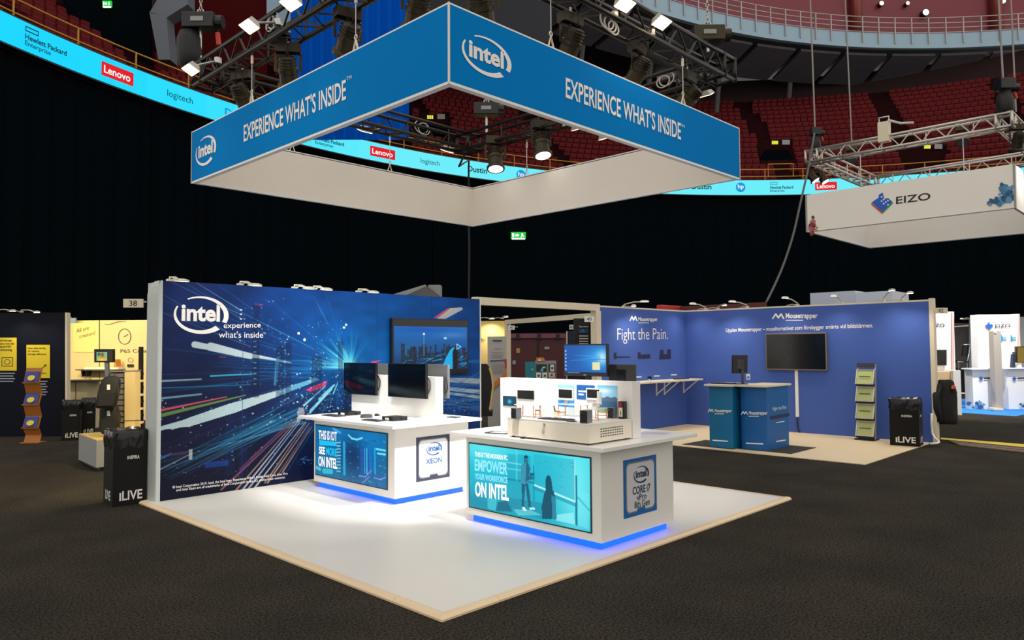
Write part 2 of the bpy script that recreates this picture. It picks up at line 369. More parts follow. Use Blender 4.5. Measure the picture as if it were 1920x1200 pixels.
def hpdisc(uc):
    a = circ_hit(uc, 320, AR-.03)[0]; mb = MB(); r_ = 0.33
    mb.add([cp(a-r_*math.cos(t*2*PI/24)/AR, AR-.03, 12.52+r_*math.sin(t*2*PI/24)) for t in range(24)], [tuple(range(24))]); mb.build('sponsor_disc', e_blue, rib)
    rib_text('hp', 0.01, uc-5.5, uc+5.5, 12.34, 12.72, e_white, 0.05)
hpdisc(977); hpdisc(1388)
# ---------------- yellow handrail above the ribbon board
m_yel = mat('yellow_paint', rgb(196, 136, 30), 0.45, var=0.08)
rail = thing('arena_handrail', 'yellow tubular handrail along the top of the ribbon board', 'railing', tuple(cp((A0+A1)/2, AR+.4, 13.06)))
for z in (13.34, 13.84):
    mb = MB(); mb.tube([cp(A0+(A1-A0)*i/110, AR+.4, z) for i in range(111)], 0.035, 6); mb.build('rail', m_yel, rail, smooth=True)
pm = MB().cyl((0, 0, 0), (0, 0, 0.80), 0.035, 6).mesh('post'); pm.materials.append(m_yel)
npost = int((A0-A1)*AR/2.5)
for i in range(npost+1):
    a = A0+(A1-A0)*i/npost; piece('post', pm, rail, Matrix.Translation(cp(a, AR+.4, 13.05)-W[rail.name]))
for (ua, ub) in ((1117, 1190), (1440, 1487)):
    aa, ab = circ_hit(ua, 310, AR+.4)[0], circ_hit(ub, 310, AR+.4)[0]; mb = MB()
    mb.tube([cp(aa, AR+.4, 13.3), cp(aa, AR+.4, 14.2), cp(ab, AR+.4, 14.2), cp(ab, AR+.4, 13.3)], 0.035, 6); mb.build('gate_hoop', m_yel, rail)
# ---------------- stepped seating tier
NR = 18; R0, DR, Z0, DZ = 36.3, 0.86, 12.55, 0.63
m_step = mat('tier_concrete', rgb(40, 14, 17), 0.9, spec=.05, var=0.2, vscale=3)
mb = MB(); nseg = 80; prof = [(35.1, 11.9), (35.1, 12.5)]
for k in range(NR+1): prof += [(R0-0.45+DR*k, Z0+DZ*k), (R0-0.45+DR*(k+1), Z0+DZ*k)]
vs_ = []
for i in range(nseg+1):
    a = A0+(A1-A0)*i/nseg; vs_ += [cp(a, r, z) for r, z in prof]
L = len(prof); mb.add(vs_, [(i*L+j, i*L+j+1, (i+1)*L+j+1, (i+1)*L+j) for i in range(nseg) for j in range(L-1)])
tier = struct(mb.build('floor_tier', m_step, loc=tuple(cp((A0+A1)/2, 40, 12))))
m_seat = mat('red_seat', rgb(98, 14, 21), 0.6, var=0.15, vscale=0.6, spec=.15)
sb = MB()
sb.prism([(-.24,.0,.12), (.24,.0,.12), (.26,-.02,.44), (.21,-.05,.62), (-.21,-.05,.62), (-.26,-.02,.44)], (0, -.05, 0))     # backrest, local +y faces the hall
sb.prism([(-.22,.03,.40), (.22,.03,.40), (.20,.05,.66), (-.20,.05,.66)], (0, .05, -.05))
sb.box((-.03, -.08, 0), (.03, 0, .3))
seat_me = sb.mesh('stadium_seat'); seat_me.materials.append(m_seat)
aisles = [circ_hit(u, 250, 44)[0] for u in (-120, 150, 345, 520, 800, 1010, 1215, 1430, 1680, 1900)]
hull = [(350, 250), (842, 0), (1392, 240), (1392, 345), (886, 430), (350, 350)]
def inpoly(x, y, P):
    c = False
    for i in range(len(P)):
        (x0, y0), (x1, y1) = P[i], P[i-1]
        if (y0 > y) != (y1 > y) and x < (x1-x0)*(y-y0)/(y1-y0)+x0: c = not c
    return c
cand = []
for k in range(NR):
    r = R0+DR*k; na = int((A0-A1)*r/0.54)
    for i in range(na):
        a = A0+(A1-A0)*(i+.5*(k % 2))/na; drift = 0.0
        if any(abs(a-q)*r < 0.75+0.0*k for q in aisles): continue
        p = cp(a, r, Z0+DZ*k); u, v, d = topx(p+V((0, 0, .4)))
        if u < -60 or u > 1980 or v < -30: continue
        dh = V((p.x, p.y, 0)).dot(HEAD)
        if (105 < u < 296 and dh > 35.2) or (310 < u < 510 and dh > 37.8) or (535 < u < 775 and dh > 33.7) or (755 < u < 1045 and dh > 39 and v < 90): continue
        if any(u0-28 < u < u0+38 and v0-8 < v < v0+38 for u0, v0 in ((1453, 267), (1739, 275), (806, 219))): continue
        cand.append((d, a, p, u, v))
cand.sort(key=lambda t: t[0]); chosen = []; rest = []
for t in cand:
    ok = len(chosen) < 300 and 0 <= t[3] < 1920 and 0 <= t[4] and not inpoly(t[3], t[4], hull) and not (440 < t[3] < 770)
    (chosen if ok else rest).append(t)
for d, a, p, u, v in chosen:
    o = bpy.data.objects.new('stadium_seat', seat_me); C.objects.link(o); o.location = p; o.rotation_euler.z = a+PI/2
    tag(o, 'red tip-up stadium seat in the tier above the ribbon board', 'seat', 'red stadium seats')
sv = np.array(sb.v); allv = []; allf = []
for d, a, p, u, v in rest:
    c_, s_ = math.cos(a+PI/2), math.sin(a+PI/2); n0 = len(allv)*len(sv)
    q = np.empty_like(sv); q[:, 0] = sv[:, 0]*c_-sv[:, 1]*s_+p.x; q[:, 1] = sv[:, 0]*s_+sv[:, 1]*c_+p.y; q[:, 2] = sv[:, 2]+p.z
    allv.append(q); allf += [tuple(i+n0 for i in f) for f in sb.f]
org = cp((A0+A1)/2, 44, 12.5); av = np.concatenate(allv)-np.array(org)
me = bpy.data.meshes.new('stadium_seats'); me.from_pydata(av.tolist(), [], allf); me.materials.append(m_seat); me.update()
o = bpy.data.objects.new('stadium_seats', me); C.objects.link(o); o.location = org
tag(o, 'rows of red stadium seats filling the far tiers of the arena', 'seats', kind='stuff')
# dark wall behind the seats
m_dark = mat('dark_arena_wall', rgb(40, 17, 18), 0.9, var=0.2, vscale=0.3)
mb = MB(); vs_ = []
for i in range(nseg+1):
    a = A0+(A1-A0)*i/nseg; zt = 60 if topx(cp(a, 50, 20))[0] < 1240 else 26.2; vs_ += [cp(a, R0+DR*NR+.6, 18), cp(a, R0+DR*NR+.6, zt)]
mb.add(vs_, [(2*i, 2*i+2, 2*i+3, 2*i+1) for i in range(nseg)]); struct(mb.build('wall_upper', m_dark, loc=tuple(cp((A0+A1)/2, 54, 20))))
# ---------------- upper balcony: own circle solved from its fascia line
BC = V((36.4, -12.3, 0)); BR = 43.0; BZ = 26.4; BH = 1.25
b0 = circ_hit(900, 20, BR, BC)[0]; b1 = circ_hit(2080, 90, BR, BC)[0]
m_fas = mat('pale_blue_fascia', rgb(150, 178, 196), 0.6, var=0.05, vscale=0.5)
m_soff = mat('grey_soffit', rgb(70, 68, 72), 0.8, var=0.2, vscale=0.6)
bal = thing('balcony', 'curved upper balcony with pale blue fascia edge above the red seats', 'balcony', tuple(cp((b0+b1)/2, BR, BZ)))
def band(mbd, c, prof, a0, a1, n=60, closed=False):
    vs_ = [cp(a0+(a1-a0)*i/n, r, z, c) for i in range(n+1) for r, z in prof]; L = len(prof); J = L if closed else L-1
    mbd.add(vs_, [(i*L+j, i*L+(j+1) % L, (i+1)*L+(j+1) % L, (i+1)*L+j) for i in range(n) for j in range(J)]); return mbd
band(MB(), BC, [(BR, BZ), (BR, BZ+BH), (BR+.4, BZ+BH), (BR+.4, BZ)], b0, b1, closed=True).build('fascia', m_fas, bal, smooth=False)
band(MB(), BC, [(BR+.4, BZ+.05), (BR+.4, BZ+BH-.1), (BR+20, BZ+BH-.1), (BR+20, BZ+1.0)], b0, b1, closed=True).build('slab', m_soff, bal)
m_truss_dark = mat('dark_soffit_panel', rgb(96, 94, 102), 0.7, var=0.25, vscale=1.5)
for i in range(14):   # sloped acoustic panels under the balcony
    a0 = b0+(b1-b0)*(i+.06)/14; a1 = b0+(b1-b0)*(i+.94)/14
    band(MB(), BC, [(BR+1.0, BZ-.25), (BR+1.0, BZ-.05), (BR+5.2, BZ-1.0), (BR+5.2, BZ-1.25)], a0, a1, 6, True).build('soffit_panel', m_truss_dark, bal)
for i in range(9):
    a = b0+(b1-b0)*(i+.5)/9; MB().cyl(cp(a, BR+6.5, BZ-4.2, BC), cp(a+.01, BR+5.0, BZ, BC), 0.22, 8).build('strut', m_truss_dark, bal)
m_railg = mat('grey_rail_paint', rgb(176, 168, 168), 0.4, metal=0.3)
br = thing('balcony_railing', 'grey four-bar railing standing on the pale blue balcony edge', 'railing', tuple(cp((b0+b1)/2, BR, BZ+BH)))
for z in (0.35, 0.75, 1.15, 1.6):
    mb = MB(); mb.tube([cp(b0+(b1-b0)*i/80, BR-.03, BZ+BH+z-.3, BC) for i in range(81)], 0.04, 6); mb.build('rail', m_railg, br, smooth=True)
pm = MB().box((-.04, -.06, 0), (.04, .02, 2.2)).mesh('post'); pm.materials.append(m_railg); npz = 40
for i in range(npz):
    a = b0+(b1-b0)*(i+.5)/npz; piece('post', pm, br, Matrix.Translation(cp(a, BR-.06, BZ+BH-.9, BC)-W[br.name]) @ Matrix.Rotation(a-PI/2, 4, 'Z'))
m_mar = mat('maroon_gallery_wall', rgb(118, 36, 50), 0.35, var=0.25, vscale=0.12)
struct(band(MB(), BC, [(BR+8.8, BZ+1), (BR+8.8, BZ+22)], b0, b1).build('wall_gallery', m_mar, loc=tuple(cp((b0+b1)/2, BR+9, BZ+1, BC))))
e_down = mat('downlight_glow', rgb(255, 240, 220), 0.5, emit=rgb(255, 246, 232), es=3.0)
for (u, v, q) in ((1605, 6, 1), (1653, 6, 1), (1702, 6, .8), (1736, 23, 1.4), (1880, 1, 1.4)):
    p = circ_hit(u, v, BR+8.3, BC)[1]; dd = V((p.x, p.y, 0)).dot(HEAD); q3 = on(u, v, d=dd)
    t = thing('downlight', 'small round downlight glowing on the maroon gallery wall', 'light', tuple(q3), 'gallery downlights')
    MB().cyl(q3, q3+HEAD*0.5, 0.24*q, 12).build('can', m_blackm, t); MB().cyl(q3-HEAD*.03, q3-HEAD*.005, 0.2*q, 12).build('lens', e_down, t)
# vertical pilasters on the gallery wall
for u in (1605, 1868):
    p = circ_hit(u, 30, BR+8.4, BC)[1]; o_ = MB(); o_.cyl(V((p.x, p.y, BZ+1.2)), V((p.x, p.y, BZ+22)), 0.55, 14)
    tag(o_.build('gallery_column', mat('copper_column', rgb(132, 62, 54), 0.3, metal=0.4), smooth=True), 'round copper-red column against the maroon gallery wall', 'column', 'gallery columns')
# ---------------- structure over the tier, upper left: grey frame, blue drape, exit signs
m_conc = mat('grey_steelwork', rgb(104, 110, 120), 0.7, var=0.08, vscale=0.4)
def slab_d(name, pxs, d, th, mt, parent=None, **k):
    return MB().prism([on(u, v, d=d) for u, v in pxs], HEAD*th).build(name, mt, parent, **k)
frame = thing('roof_frame', 'grey angled steel frame leg and beam above the dark seating', 'frame', tuple(on(300, 112, d=37)))
slab_d('leg', [(297, 112), (319, 112), (312, 30), (280, 22)], 35, .8, m_conc, frame)
slab_d('beam', [(280, 24), (312, 33), (352, 8), (352, -60), (330, -60)], 35, .8, m_conc, frame)
slab_d('girder', [(380, -40), (392, 8), (452, 28), (560, 74), (600, 60), (600, -40)], 42, 1.0, m_soff, frame)
tag(slab_d('drape_void_black', [(118, 130), (283, 130), (283, -60), (118, -60)], 35.9, .1, m_drape), 'black sheet put in for the dark void behind the leftmost stadium seats', 'drape')  # added black sheet stands in for the dark empty space above the seats
tag(slab_d('maroon_drape', [(318, 150), (500, 150), (500, -60), (318, -60)], 38.5, .1, mat('maroon_drape', rgb(70, 14, 16), .9, var=.2, vscale=.3, spec=.05)), 'dark maroon drape beside the grey steel leg', 'drape')
m_bl = mat('blue_drape', rgb(0, 84, 190), 0.9, spec=.05, var=0.1, vscale=0.4)
dd = 34.5; mb = MB(); nn = 60; vs_ = []
for i in range(nn+1):
    u = 545+222*i/nn; q = 0.12*math.sin(i*1.1)
    vs_ += [on(u, 262, d=dd+q), on(u, -120, d=dd+q)]
mb.add(vs_, [(2*i, 2*i+2, 2*i+3, 2*i+1) for i in range(nn)])
tag(mb.build('blue_drape', m_bl, smooth=True), 'tall royal blue drape hanging in front of the arena seats', 'drape')
tag(slab_d('pale_screen', [(500, 40), (598, 88), (598, -60), (500, -60)], 36.5, 0.4, mat('pale_blue_screen', rgb(150, 176, 200), 0.7)), 'pale grey-blue board beside the tall blue drape', 'board')
tag(slab_d('dark_drape', [(765, 80), (1035, 80), (1035, -60), (765, -60)], 39.5, 0.3, mat('dark_grey_drape', rgb(46, 46, 52), 0.9, var=0.2, vscale=.4)), 'dark grey drape above the seats behind the hanging banner', 'drape')
e_ex = mat('exit_green', rgb(0, 60, 20), 0.8, emit=rgb(24, 196, 70), es=1.1); e_exw = mat('exit_white', rgb(80, 90, 80), 0.8, emit=rgb(235, 255, 235), es=1.2)
def exit_sign(u0, v0, u1, v1, d, label):
    c_ = on((u0+u1)/2, v1, d=d); t = thing('exit_sign', label, 'exit sign', tuple(c_))
    slab_d('housing', [(u0, v1), (u1, v1), (u1, v0), (u0, v0)], d, .12, e_ex, t)
    w_ = u1-u0; h_ = v1-v0; vm = (v0+v1)/2
    def pm_(pts): return [(u0+a*w_, v0+b*h_) for a, b in pts]
    slab_d('arrow', pm_([(.30, .35), (.42, .35), (.42, .2), (.56, .5), (.42, .8), (.42, .65), (.30, .65)]), d-.03, .01, e_exw, t)
    slab_d('running_figure', pm_([(.66, .8), (.72, .5), (.68, .45), (.72, .2), (.8, .2), (.82, .45), (.88, .7), (.82, .75), (.77, .55), (.72, .85)]), d-.03, .01, e_exw, t)
    slab_d('door_mark', pm_([(.08, .2), (.22, .2), (.22, .8), (.08, .8)]), d-.03, .01, e_exw, t)
    slab_d('lamp_strip', pm_([(.05, .92), (.95, .92), (.95, 1.15), (.05, 1.15)]), d-.02, .06, e_exw, t)
p = circ_hit(971, 440, AR-.1)[1]; exit_sign(958, 435, 986, 447, V((p.x, p.y, 0)).dot(HEAD)-.1, 'green emergency exit sign hanging against the black drapes')
exit_sign(192, 1, 208, 12, 35.6, 'green emergency exit sign above the dark upper seats')
e_ysign = mat('yellow_sign_glow', rgb(80, 80, 0), 0.8, emit=rgb(216, 220, 60), es=1.0)
for (u, v) in ((1453, 267), (1739, 275), (806, 219)):
    p = circ_hit(u, v, AR+5.5)[1]; dq = V((p.x, p.y, 0)).dot(HEAD)
    t = thing('vomitory_sign', 'small lit yellow exit sign with number plate in the seating tier', 'sign', tuple(on(u+10, v+4, d=dq)), 'tier exit signs')
    for i in range(3): slab_d('lamp', [(u-5+4*i, v+3), (u-2+4*i, v+3), (u-2+4*i, v-3), (u-5+4*i, v-3)], dq, .1, e_ysign, t)
    slab_d('number_plate', [(u+14, v+4), (u+28, v+4), (u+28, v-5), (u+14, v-5)], dq, .1, m_grey, t)
    slab_d('stair_opening', [(u-26, v+34), (u+36, v+34), (u+26, v+14), (u-16, v+14)], dq+.3, .5, m_drape, t)
# ================================================================== MAIN BOOTH
PX0, PX1, PY0, PY1 = 3.05, 8.14, 3.61, 9.02
WX0, WX1, WY, WZ = 3.15, 8.10, 8.63, 2.50
# ---------------- platform
plat = thing('booth_platform', 'low white booth platform with pale wooden edge strips on dark carpet', 'platform', (5.6, 6.2, 0))
m_plat = mat('white_floor', rgb(222, 219, 212), 0.42, var=0.025, vscale=1.4)
m_strip = mat('pale_wood_edge', rgb(228, 203, 168), 0.5, var=0.06, vscale=6)
MB().box((PX0+.065, PY0+.065, 0.002), (PX1-.05, PY1, 0.032)).build('deck', m_plat, plat)
def strip(p, q, nrm, mitre=False):
    p, q, nrm = V(p), V(q), V(nrm); mb = MB(); u = V((0, 0, 1))
    prof = [nrm*0.0+u*.002, nrm*.066+u*.002, nrm*.066+u*.032, nrm*.022+u*.032, nrm*0.0+u*.016]
    dr = (q-p).normalized(); mb.loft([[p+a+(dr*a.dot(nrm) if mitre else V((0, 0, 0))) for a in prof], [q+a for a in prof]]); mb.build('edge_strip', m_strip, plat)
yj = on(736, 1121, x=PX0).y; xs_ = [PX0, on(938, 1125, y=PY0).x, on(1347, 978, y=PY0).x, PX1]; g = 0.0015
strip((PX0, PY0, 0), (PX0, yj-g, 0), (1, 0, 0), True); strip((PX0, yj+g, 0), (PX0, 6.6-g, 0), (1, 0, 0)); strip((PX0, 6.6+g, 0), (PX0, WY+.2, 0), (1, 0, 0))
for k, (a, b) in enumerate(zip(xs_[:-1], xs_[1:])): strip((a+(g if k else 0), PY0, 0), (b-g, PY0, 0), (0, 1, 0), k == 0)
strip((PX1, PY0+.068, 0), (PX1, WY, 0), (-1, 0, 0))
# ---------------- graphic wall
gw = thing('graphic_wall', 'tall wall printed with blue night-city light trails behind the white counters', 'display wall', (5.6, 8.8, 0.03))
m_core = mat('wall_end_grey', rgb(196, 202, 198), 0.55, var=0.03)
MB().box((WX0+.02, WY+.006, .0325), (WX1-.004, WY+.36, WZ-.01)).build('core', m_core, gw)
prof = [(3.168, 8.626), (3.155, 8.632), (3.15, 8.67), (3.148, 8.76), (3.148, 8.88), (3.152, 8.96), (3.17, 9.0), (3.2, 9.0), (3.2, 8.626)]
mb = MB(); rings = []
for z in (0.0325, 1.2, 2.36, 2.44, 2.48, 2.50):
    k = max(0, (z-2.36)/.14); rings.append([(x+(3.2-x)*0.35*k*k, y if y < 8.7 else y-(y-8.63)*0.55*k*k, z) for x, y in prof])
mb.loft(rings); mb.build('end_cap', m_core, gw, smooth=False)
MB().box((WX1-.012, WY-.012, .0325), (WX1+.004, WY+.36, WZ)).build('edge_profile', m_white, gw)
# mural
rng = np.random.default_rng(7); cv = Canvas(WX1-.014-3.165, WZ-.034, 620, 320); PL = dict(y=WY)
def mp(u, v): p = on(u, v, **PL); return (p.x-3.165, p.z-.034)
X, Y = cv.X, cv.Y; cx, cz = mp(658, 690)
base = np.zeros((cv.ny, cv.nx, 3)); tt = np.clip(X/cv.w, 0, 1)[..., None]; ht = np.clip(Y/cv.h, 0, 1)[..., None]
top = np.array([24, 40, 98])*(1-tt)+np.array([16, 62, 140])*tt; low = np.array([18, 20, 44])*(1-tt)+np.array([16, 48, 104])*tt
cv.a = low*(1-ht)+top*ht
cv.glow(cx+.9, cz+.55, 1.9, 1.1, (0, 84, 176), .85); cv.glow(cx+.2, cz+.1, .9, .6, (10, 110, 190), .6); cv.glow(.4, .1, 1.4, .9, (20, 18, 38), .8); cv.glow(.5, 1.3, .9, .5, (22, 26, 60), .6)
nz = smooth_noise(cv.ny, cv.nx, 26, rng); cv.a *= (0.9+0.2*nz)[..., None]
for i in range(16):    # faint towers
    x = rng.uniform(.3, cv.w); wd = rng.uniform(.1, .28); t_ = rng.uniform(.7, 1.6); cv.rect(x, 0.2, x+wd, t_, (22, 40, 90), .35)
def dots(n, u0, u1, v0, v1, cols, sz=(1.0, 2.4)):
    for i in range(n):
        x, y = mp(rng.uniform(u0, u1), rng.uniform(v0, v1)); s_ = rng.uniform(*sz)*cv.px*.5; cv.rect(x-s_*rng.uniform(.8, 2), y-s_, x+s_, y+s_, cols[rng.integers(len(cols))], rng.uniform(.45, 1))
CW = [(235, 245, 250), (180, 225, 245), (120, 200, 235)]
def ml(u0, v0, u1, v1, w0, w1, col, al=1.0, a1=None): cv.line(mp(u0, v0), mp(u1, v1), w0, w1, col, al, a1)
for i in range(230):   # trails fanning out from the vanishing point
    a = rng.uniform(0, 2*PI); r0 = rng.uniform(.12, .9); r1 = r0+rng.uniform(.15, 1.3)
    if a < .55*PI or a > 1.82*PI or (a < PI and rng.random() < .6): continue
    c_ = [(30, 150, 200), (60, 190, 220), (24, 90, 170), (150, 215, 235), (90, 60, 120), (40, 120, 190)][rng.integers(6)]
    sx = 1.9
    cv.line((cx+math.cos(a)*r0*sx, cz+math.sin(a)*r0*.8), (cx+math.cos(a)*r1*sx, cz+math.sin(a)*r1*.8), .004, rng.uniform(.006, .03), c_, rng.uniform(.15, .5), 0.05)
for i in range(60):    # bright burst
    a = rng.uniform(.45*PI, 1.02*PI) if i > 2 else rng.uniform(.35*PI, .5*PI); r1 = rng.uniform(.2, .8); c_ = [(60, 200, 235), (140, 230, 245), (20, 140, 215)][rng.integers(3)]
    cv.line((cx+math.cos(a)*.1, cz+math.sin(a)*.08), (cx+math.cos(a)*r1*1.1, cz+math.sin(a)*r1*.72), .02, rng.uniform(.01, .04), c_, .6, .02)
cv.glow(cx-.06, cz+.06, .16, .08, (150, 225, 245), .7)
for (a, b, c, d, w_, al) in ((296, 546, 455, 640, .010, .5), (296, 583, 470, 650, .009, .45), (368, 530, 452, 582, .012, .75), (320, 528, 452, 590, .009, .6), (345, 528, 452, 598, .008, .5), (410, 535, 478, 583, .007, .4)):
    ml(a, b, c, d, w_*.7, w_, (150, 185, 225), al*.6, al)
ml(365, 646, 545, 680, .075, .02, (198, 204, 218)); ml(395, 650, 470, 668, .10, .07, (196, 203, 217))
for v in np.linspace(672, 702, 9): ml(400+rng.uniform(0, 40), v, 590, v+rng.uniform(-3, 8), .01, .02, (20, 120, 190), .2, .45)
ml(395, 705, 480, 701, .02, .012, (70, 200, 220), .8); ml(293, 715, 377, 711, .022, .018, (170, 190, 215), .8); ml(293, 748, 377, 739, .024, .02, (150, 195, 220), .75)
ml(293, 771, 425, 744, .03, .012, (226, 88, 110), .9); ml(293, 781, 460, 741, .045, .014, (120, 150, 70), .85); ml(293, 728, 470, 721, .012, .01, (30, 140, 190), .7)
for k, (d_, al) in enumerate(((0, 1), (5, .95), (9, .85))): ml(293+k*30, 806-k*6+d_*.3, 524, 738, .05, .022, (188, 200, 214), al)
cv.poly([mp(293, 807), mp(352, 784), mp(430, 757), mp(525, 731), mp(524, 742), mp(440, 774), mp(355, 800)], (190, 202, 214))
cv.poly([mp(520, 733), mp(592, 708), mp(600, 712), mp(524, 742)], (120, 190, 225), .8)
for i in range(26): ml(293+rng.uniform(0, 60), 870+rng.uniform(-14, 30), 520+rng.uniform(-10, 60), 770+rng.uniform(-8, 22), .006, rng.uniform(.01, .025), [(40, 130, 170), (30, 90, 150), (90, 170, 200)][rng.integers(3)], .25, .5)
ml(293, 884, 360, 850, .014, .008, (160, 175, 205), .8); ml(293, 863, 320, 851, .03, .02, (30, 120, 190), .8)
cv.rect(*mp(316, 855), *mp(352, 846), (110, 60, 100), .5); cv.rect(*mp(354, 862), *mp(361, 842), (205, 200, 205), .8)
cv.rect(*mp(384, 878), *mp(428, 862), (30, 66, 160), .7)
cv.poly([mp(573, 731), mp(590, 723), mp(614, 714), mp(611, 722), mp(596, 731), mp(583, 734)], (232, 58, 108)); cv.poly([mp(696, 678), mp(716, 675), mp(706, 680), mp(694, 681)], (225, 80, 140))
for (a, b, c, d, w_) in ((570, 760, 610, 724, .03), (590, 762, 628, 722, .03), (583, 770, 622, 730, .045), (625, 738, 634, 716, .02), (600, 748, 626, 722, .05)):
    ml(a, b, c, d, w_, w_*.4, (150, 225, 245), .85, .95)
roads = [((415, 918), (552, 790), (190, 120, 100)), ((440, 922), (556, 788), (205, 150, 120)), ((430, 905), (549, 792), (120, 60, 90)), ((455, 918), (560, 788), (230, 225, 235)), ((463, 920), (563, 790), (215, 205, 225)), ((475, 918), (572, 792), (235, 225, 215)),
         ((497, 905), (575, 792), (205, 150, 110)), ((502, 905), (580, 793), (220, 180, 150)), ((530, 885), (585, 800), (190, 160, 150)), ((520, 892), (582, 800), (170, 110, 90)), ((470, 860), (545, 792), (150, 70, 90)), ((450, 880), (545, 790), (110, 60, 100))]
for (p_, q_, c_) in roads: ml(*p_, *q_, .022, .007, c_, .8, .8)
cv.poly([mp(556, 790), mp(560, 764), mp(569, 764), mp(572, 775), mp(560, 792)], (190, 170, 190), .8)
dots(70, 296, 640, 740, 800, CW+[(240, 200, 200)]); dots(90, 520, 660, 700, 790, CW); dots(26, 440, 490, 575, 740, CW, (.8, 1.8)); dots(40, 520, 545, 620, 740, CW, (.8, 2)); dots(40, 580, 610, 672, 740, CW, (.8, 2)); dots(26, 560, 585, 855, 872, [(60, 130, 200), (90, 160, 215)]); dots(60, 296, 560, 800, 900, CW, (.7, 1.5)); dots(60, 470, 545, 560, 700, CW, (.6, 1.4)); dots(60, 578, 642, 600, 700, CW, (.6, 1.5)); dots(50, 600, 650, 720, 785, CW, (.6, 1.6)); dots(30, 530, 580, 740, 790, [(190, 90, 120), (170, 120, 170)], (.8, 1.6))
for v in (581, 589, 598): ml(451, v, 453, v, .016, .016, (240, 245, 250))
for v in np.arange(640, 725, 10): ml(476, v, 480, v, .012, .012, (200, 225, 240), .8)
ml(478, 571, 492, 571.5, .018, .014, (190, 60, 110), .8); ml(412, 669, 424, 670, .014, .012, (170, 50, 100), .8)
ml(516, 720, 521, 672, .04, .05, (90, 180, 220), .5); ml(634, 655, 640, 600, .01, .03, (10, 130, 200), .4, .1)
cv.poly([mp(813, 596), mp(838, 579), mp(846, 577), mp(822, 597)], (214, 90, 130)); cv.poly([mp(820, 597), mp(845, 578), mp(866, 576), mp(868, 580), mp(835, 598)], (200, 196, 200))
for (v0, v1, w_) in ((710, 715, .09), (724, 735, .07), (731, 745, .05)): ml(790, v0, 902, v1, w_*.6, w_, (176, 178, 192), .9)
for i in range(30): ml(790, 690+rng.uniform(0, 80), 902, 690+rng.uniform(0, 88), .008, .02, [(30, 120, 200), (20, 80, 160), (120, 130, 170)][rng.integers(3)], .35)
dots(70, 822, 900, 745, 790, CW+[(220, 90, 130)], (.7, 1.6)); ml(880, 678, 900, 677, .05, .06, (40, 130, 200), .5)
for (u, v) in ((560, 625), (571, 637), (645, 614), (649, 609)): x, y = mp(u, v); cv.disc(x, y, .018, .018, (220, 235, 245))
for (u0, u1) in ((645, 700),):
    pass
for (u0, u1, v0, v1) in ((474, 486, 570, 745), (518, 532, 650, 745), (536, 546, 640, 745), (584, 604, 668, 745), (634, 643, 640, 720)): x0, y1_ = mp(u0, v0); x1, y0_ = mp(u1, v1); cv.rect(x0, y0_, x1, y1_, (14, 22, 54), .35)
cv.a *= np.array([.89, .95, .92])
m_mural = print_mat('mural_print', False, 0.5)
seams = [3.165]+[3.165+(cv.w)*k/5 for k in range(1, 5)]+[WX1-.014]
for k in range(5):
    i0, i1 = k*124, (k+1)*124
    O = V((3.165+.0012*0, WY, .034)); o = cv.grid('graphic_panel', O, V((cv.w, 0, 0)), V((0, 0, cv.h)), m_mural, gw, i0, i1)
    if k: MB().box((seams[k]-.002, WY-.0025, .034), (seams[k]+.002, WY, WZ)).build('panel_seam', mat('seam_navy', rgb(18, 50, 110), .6), gw)
PW = dict(y=WY-.004)
L_, R_, T_, B_ = on(325.6, 597.5, **PW), on(428.8, 578.8, **PW), on(393.3, 556.3, **PW), on(368.3, 626, **PW)
def mark_from(parent, L_, R_, T_, B_, axis, mt):
    c_ = (L_+R_)/2; c_ = V((c_.x, c_.y, (T_.z+B_.z)/2)); h = (R_-L_)/2; h.z = 0; intel_mark(parent, c_, h, V((0, 0, (T_.z-B_.z)/2)), mt)
mark_from(gw, L_, R_, T_, B_, 0, m_whiteprint)
txtp(gw, 'slogan_letters', 'experience', (419.4, 618.6), (488.8, 617), (419.4, 605.8), m_whiteprint, 0.0, **PW)
txtp(gw, 'slogan_letters', "what's inside", (410.4, 633.3), (493.3, 633.3), (410.4, 621.0), m_whiteprint, 0.0, **PW)
txtp(gw, 'slogan_letters', 'TM', (493.6, 626), (497.5, 626), (493.6, 623.5), m_whiteprint, 0.0, **PW)
txtp(gw, 'legal_letters', "© Intel Corporation 2019. Intel, the Intel logo, Experience What's Inside, Intel Core, Intel vPro", (323.5, 917.6), (539.2, 891), (323.5, 911.0), m_whiteprint, 0.01, **PW)
txtp(gw, 'legal_letters', "and Intel Xeon are all trademarks of Intel Corporation in the U.S. and/or other countries.", (330.4, 923), (535, 898), (330.4, 916.6), m_whiteprint, 0.01, **PW)
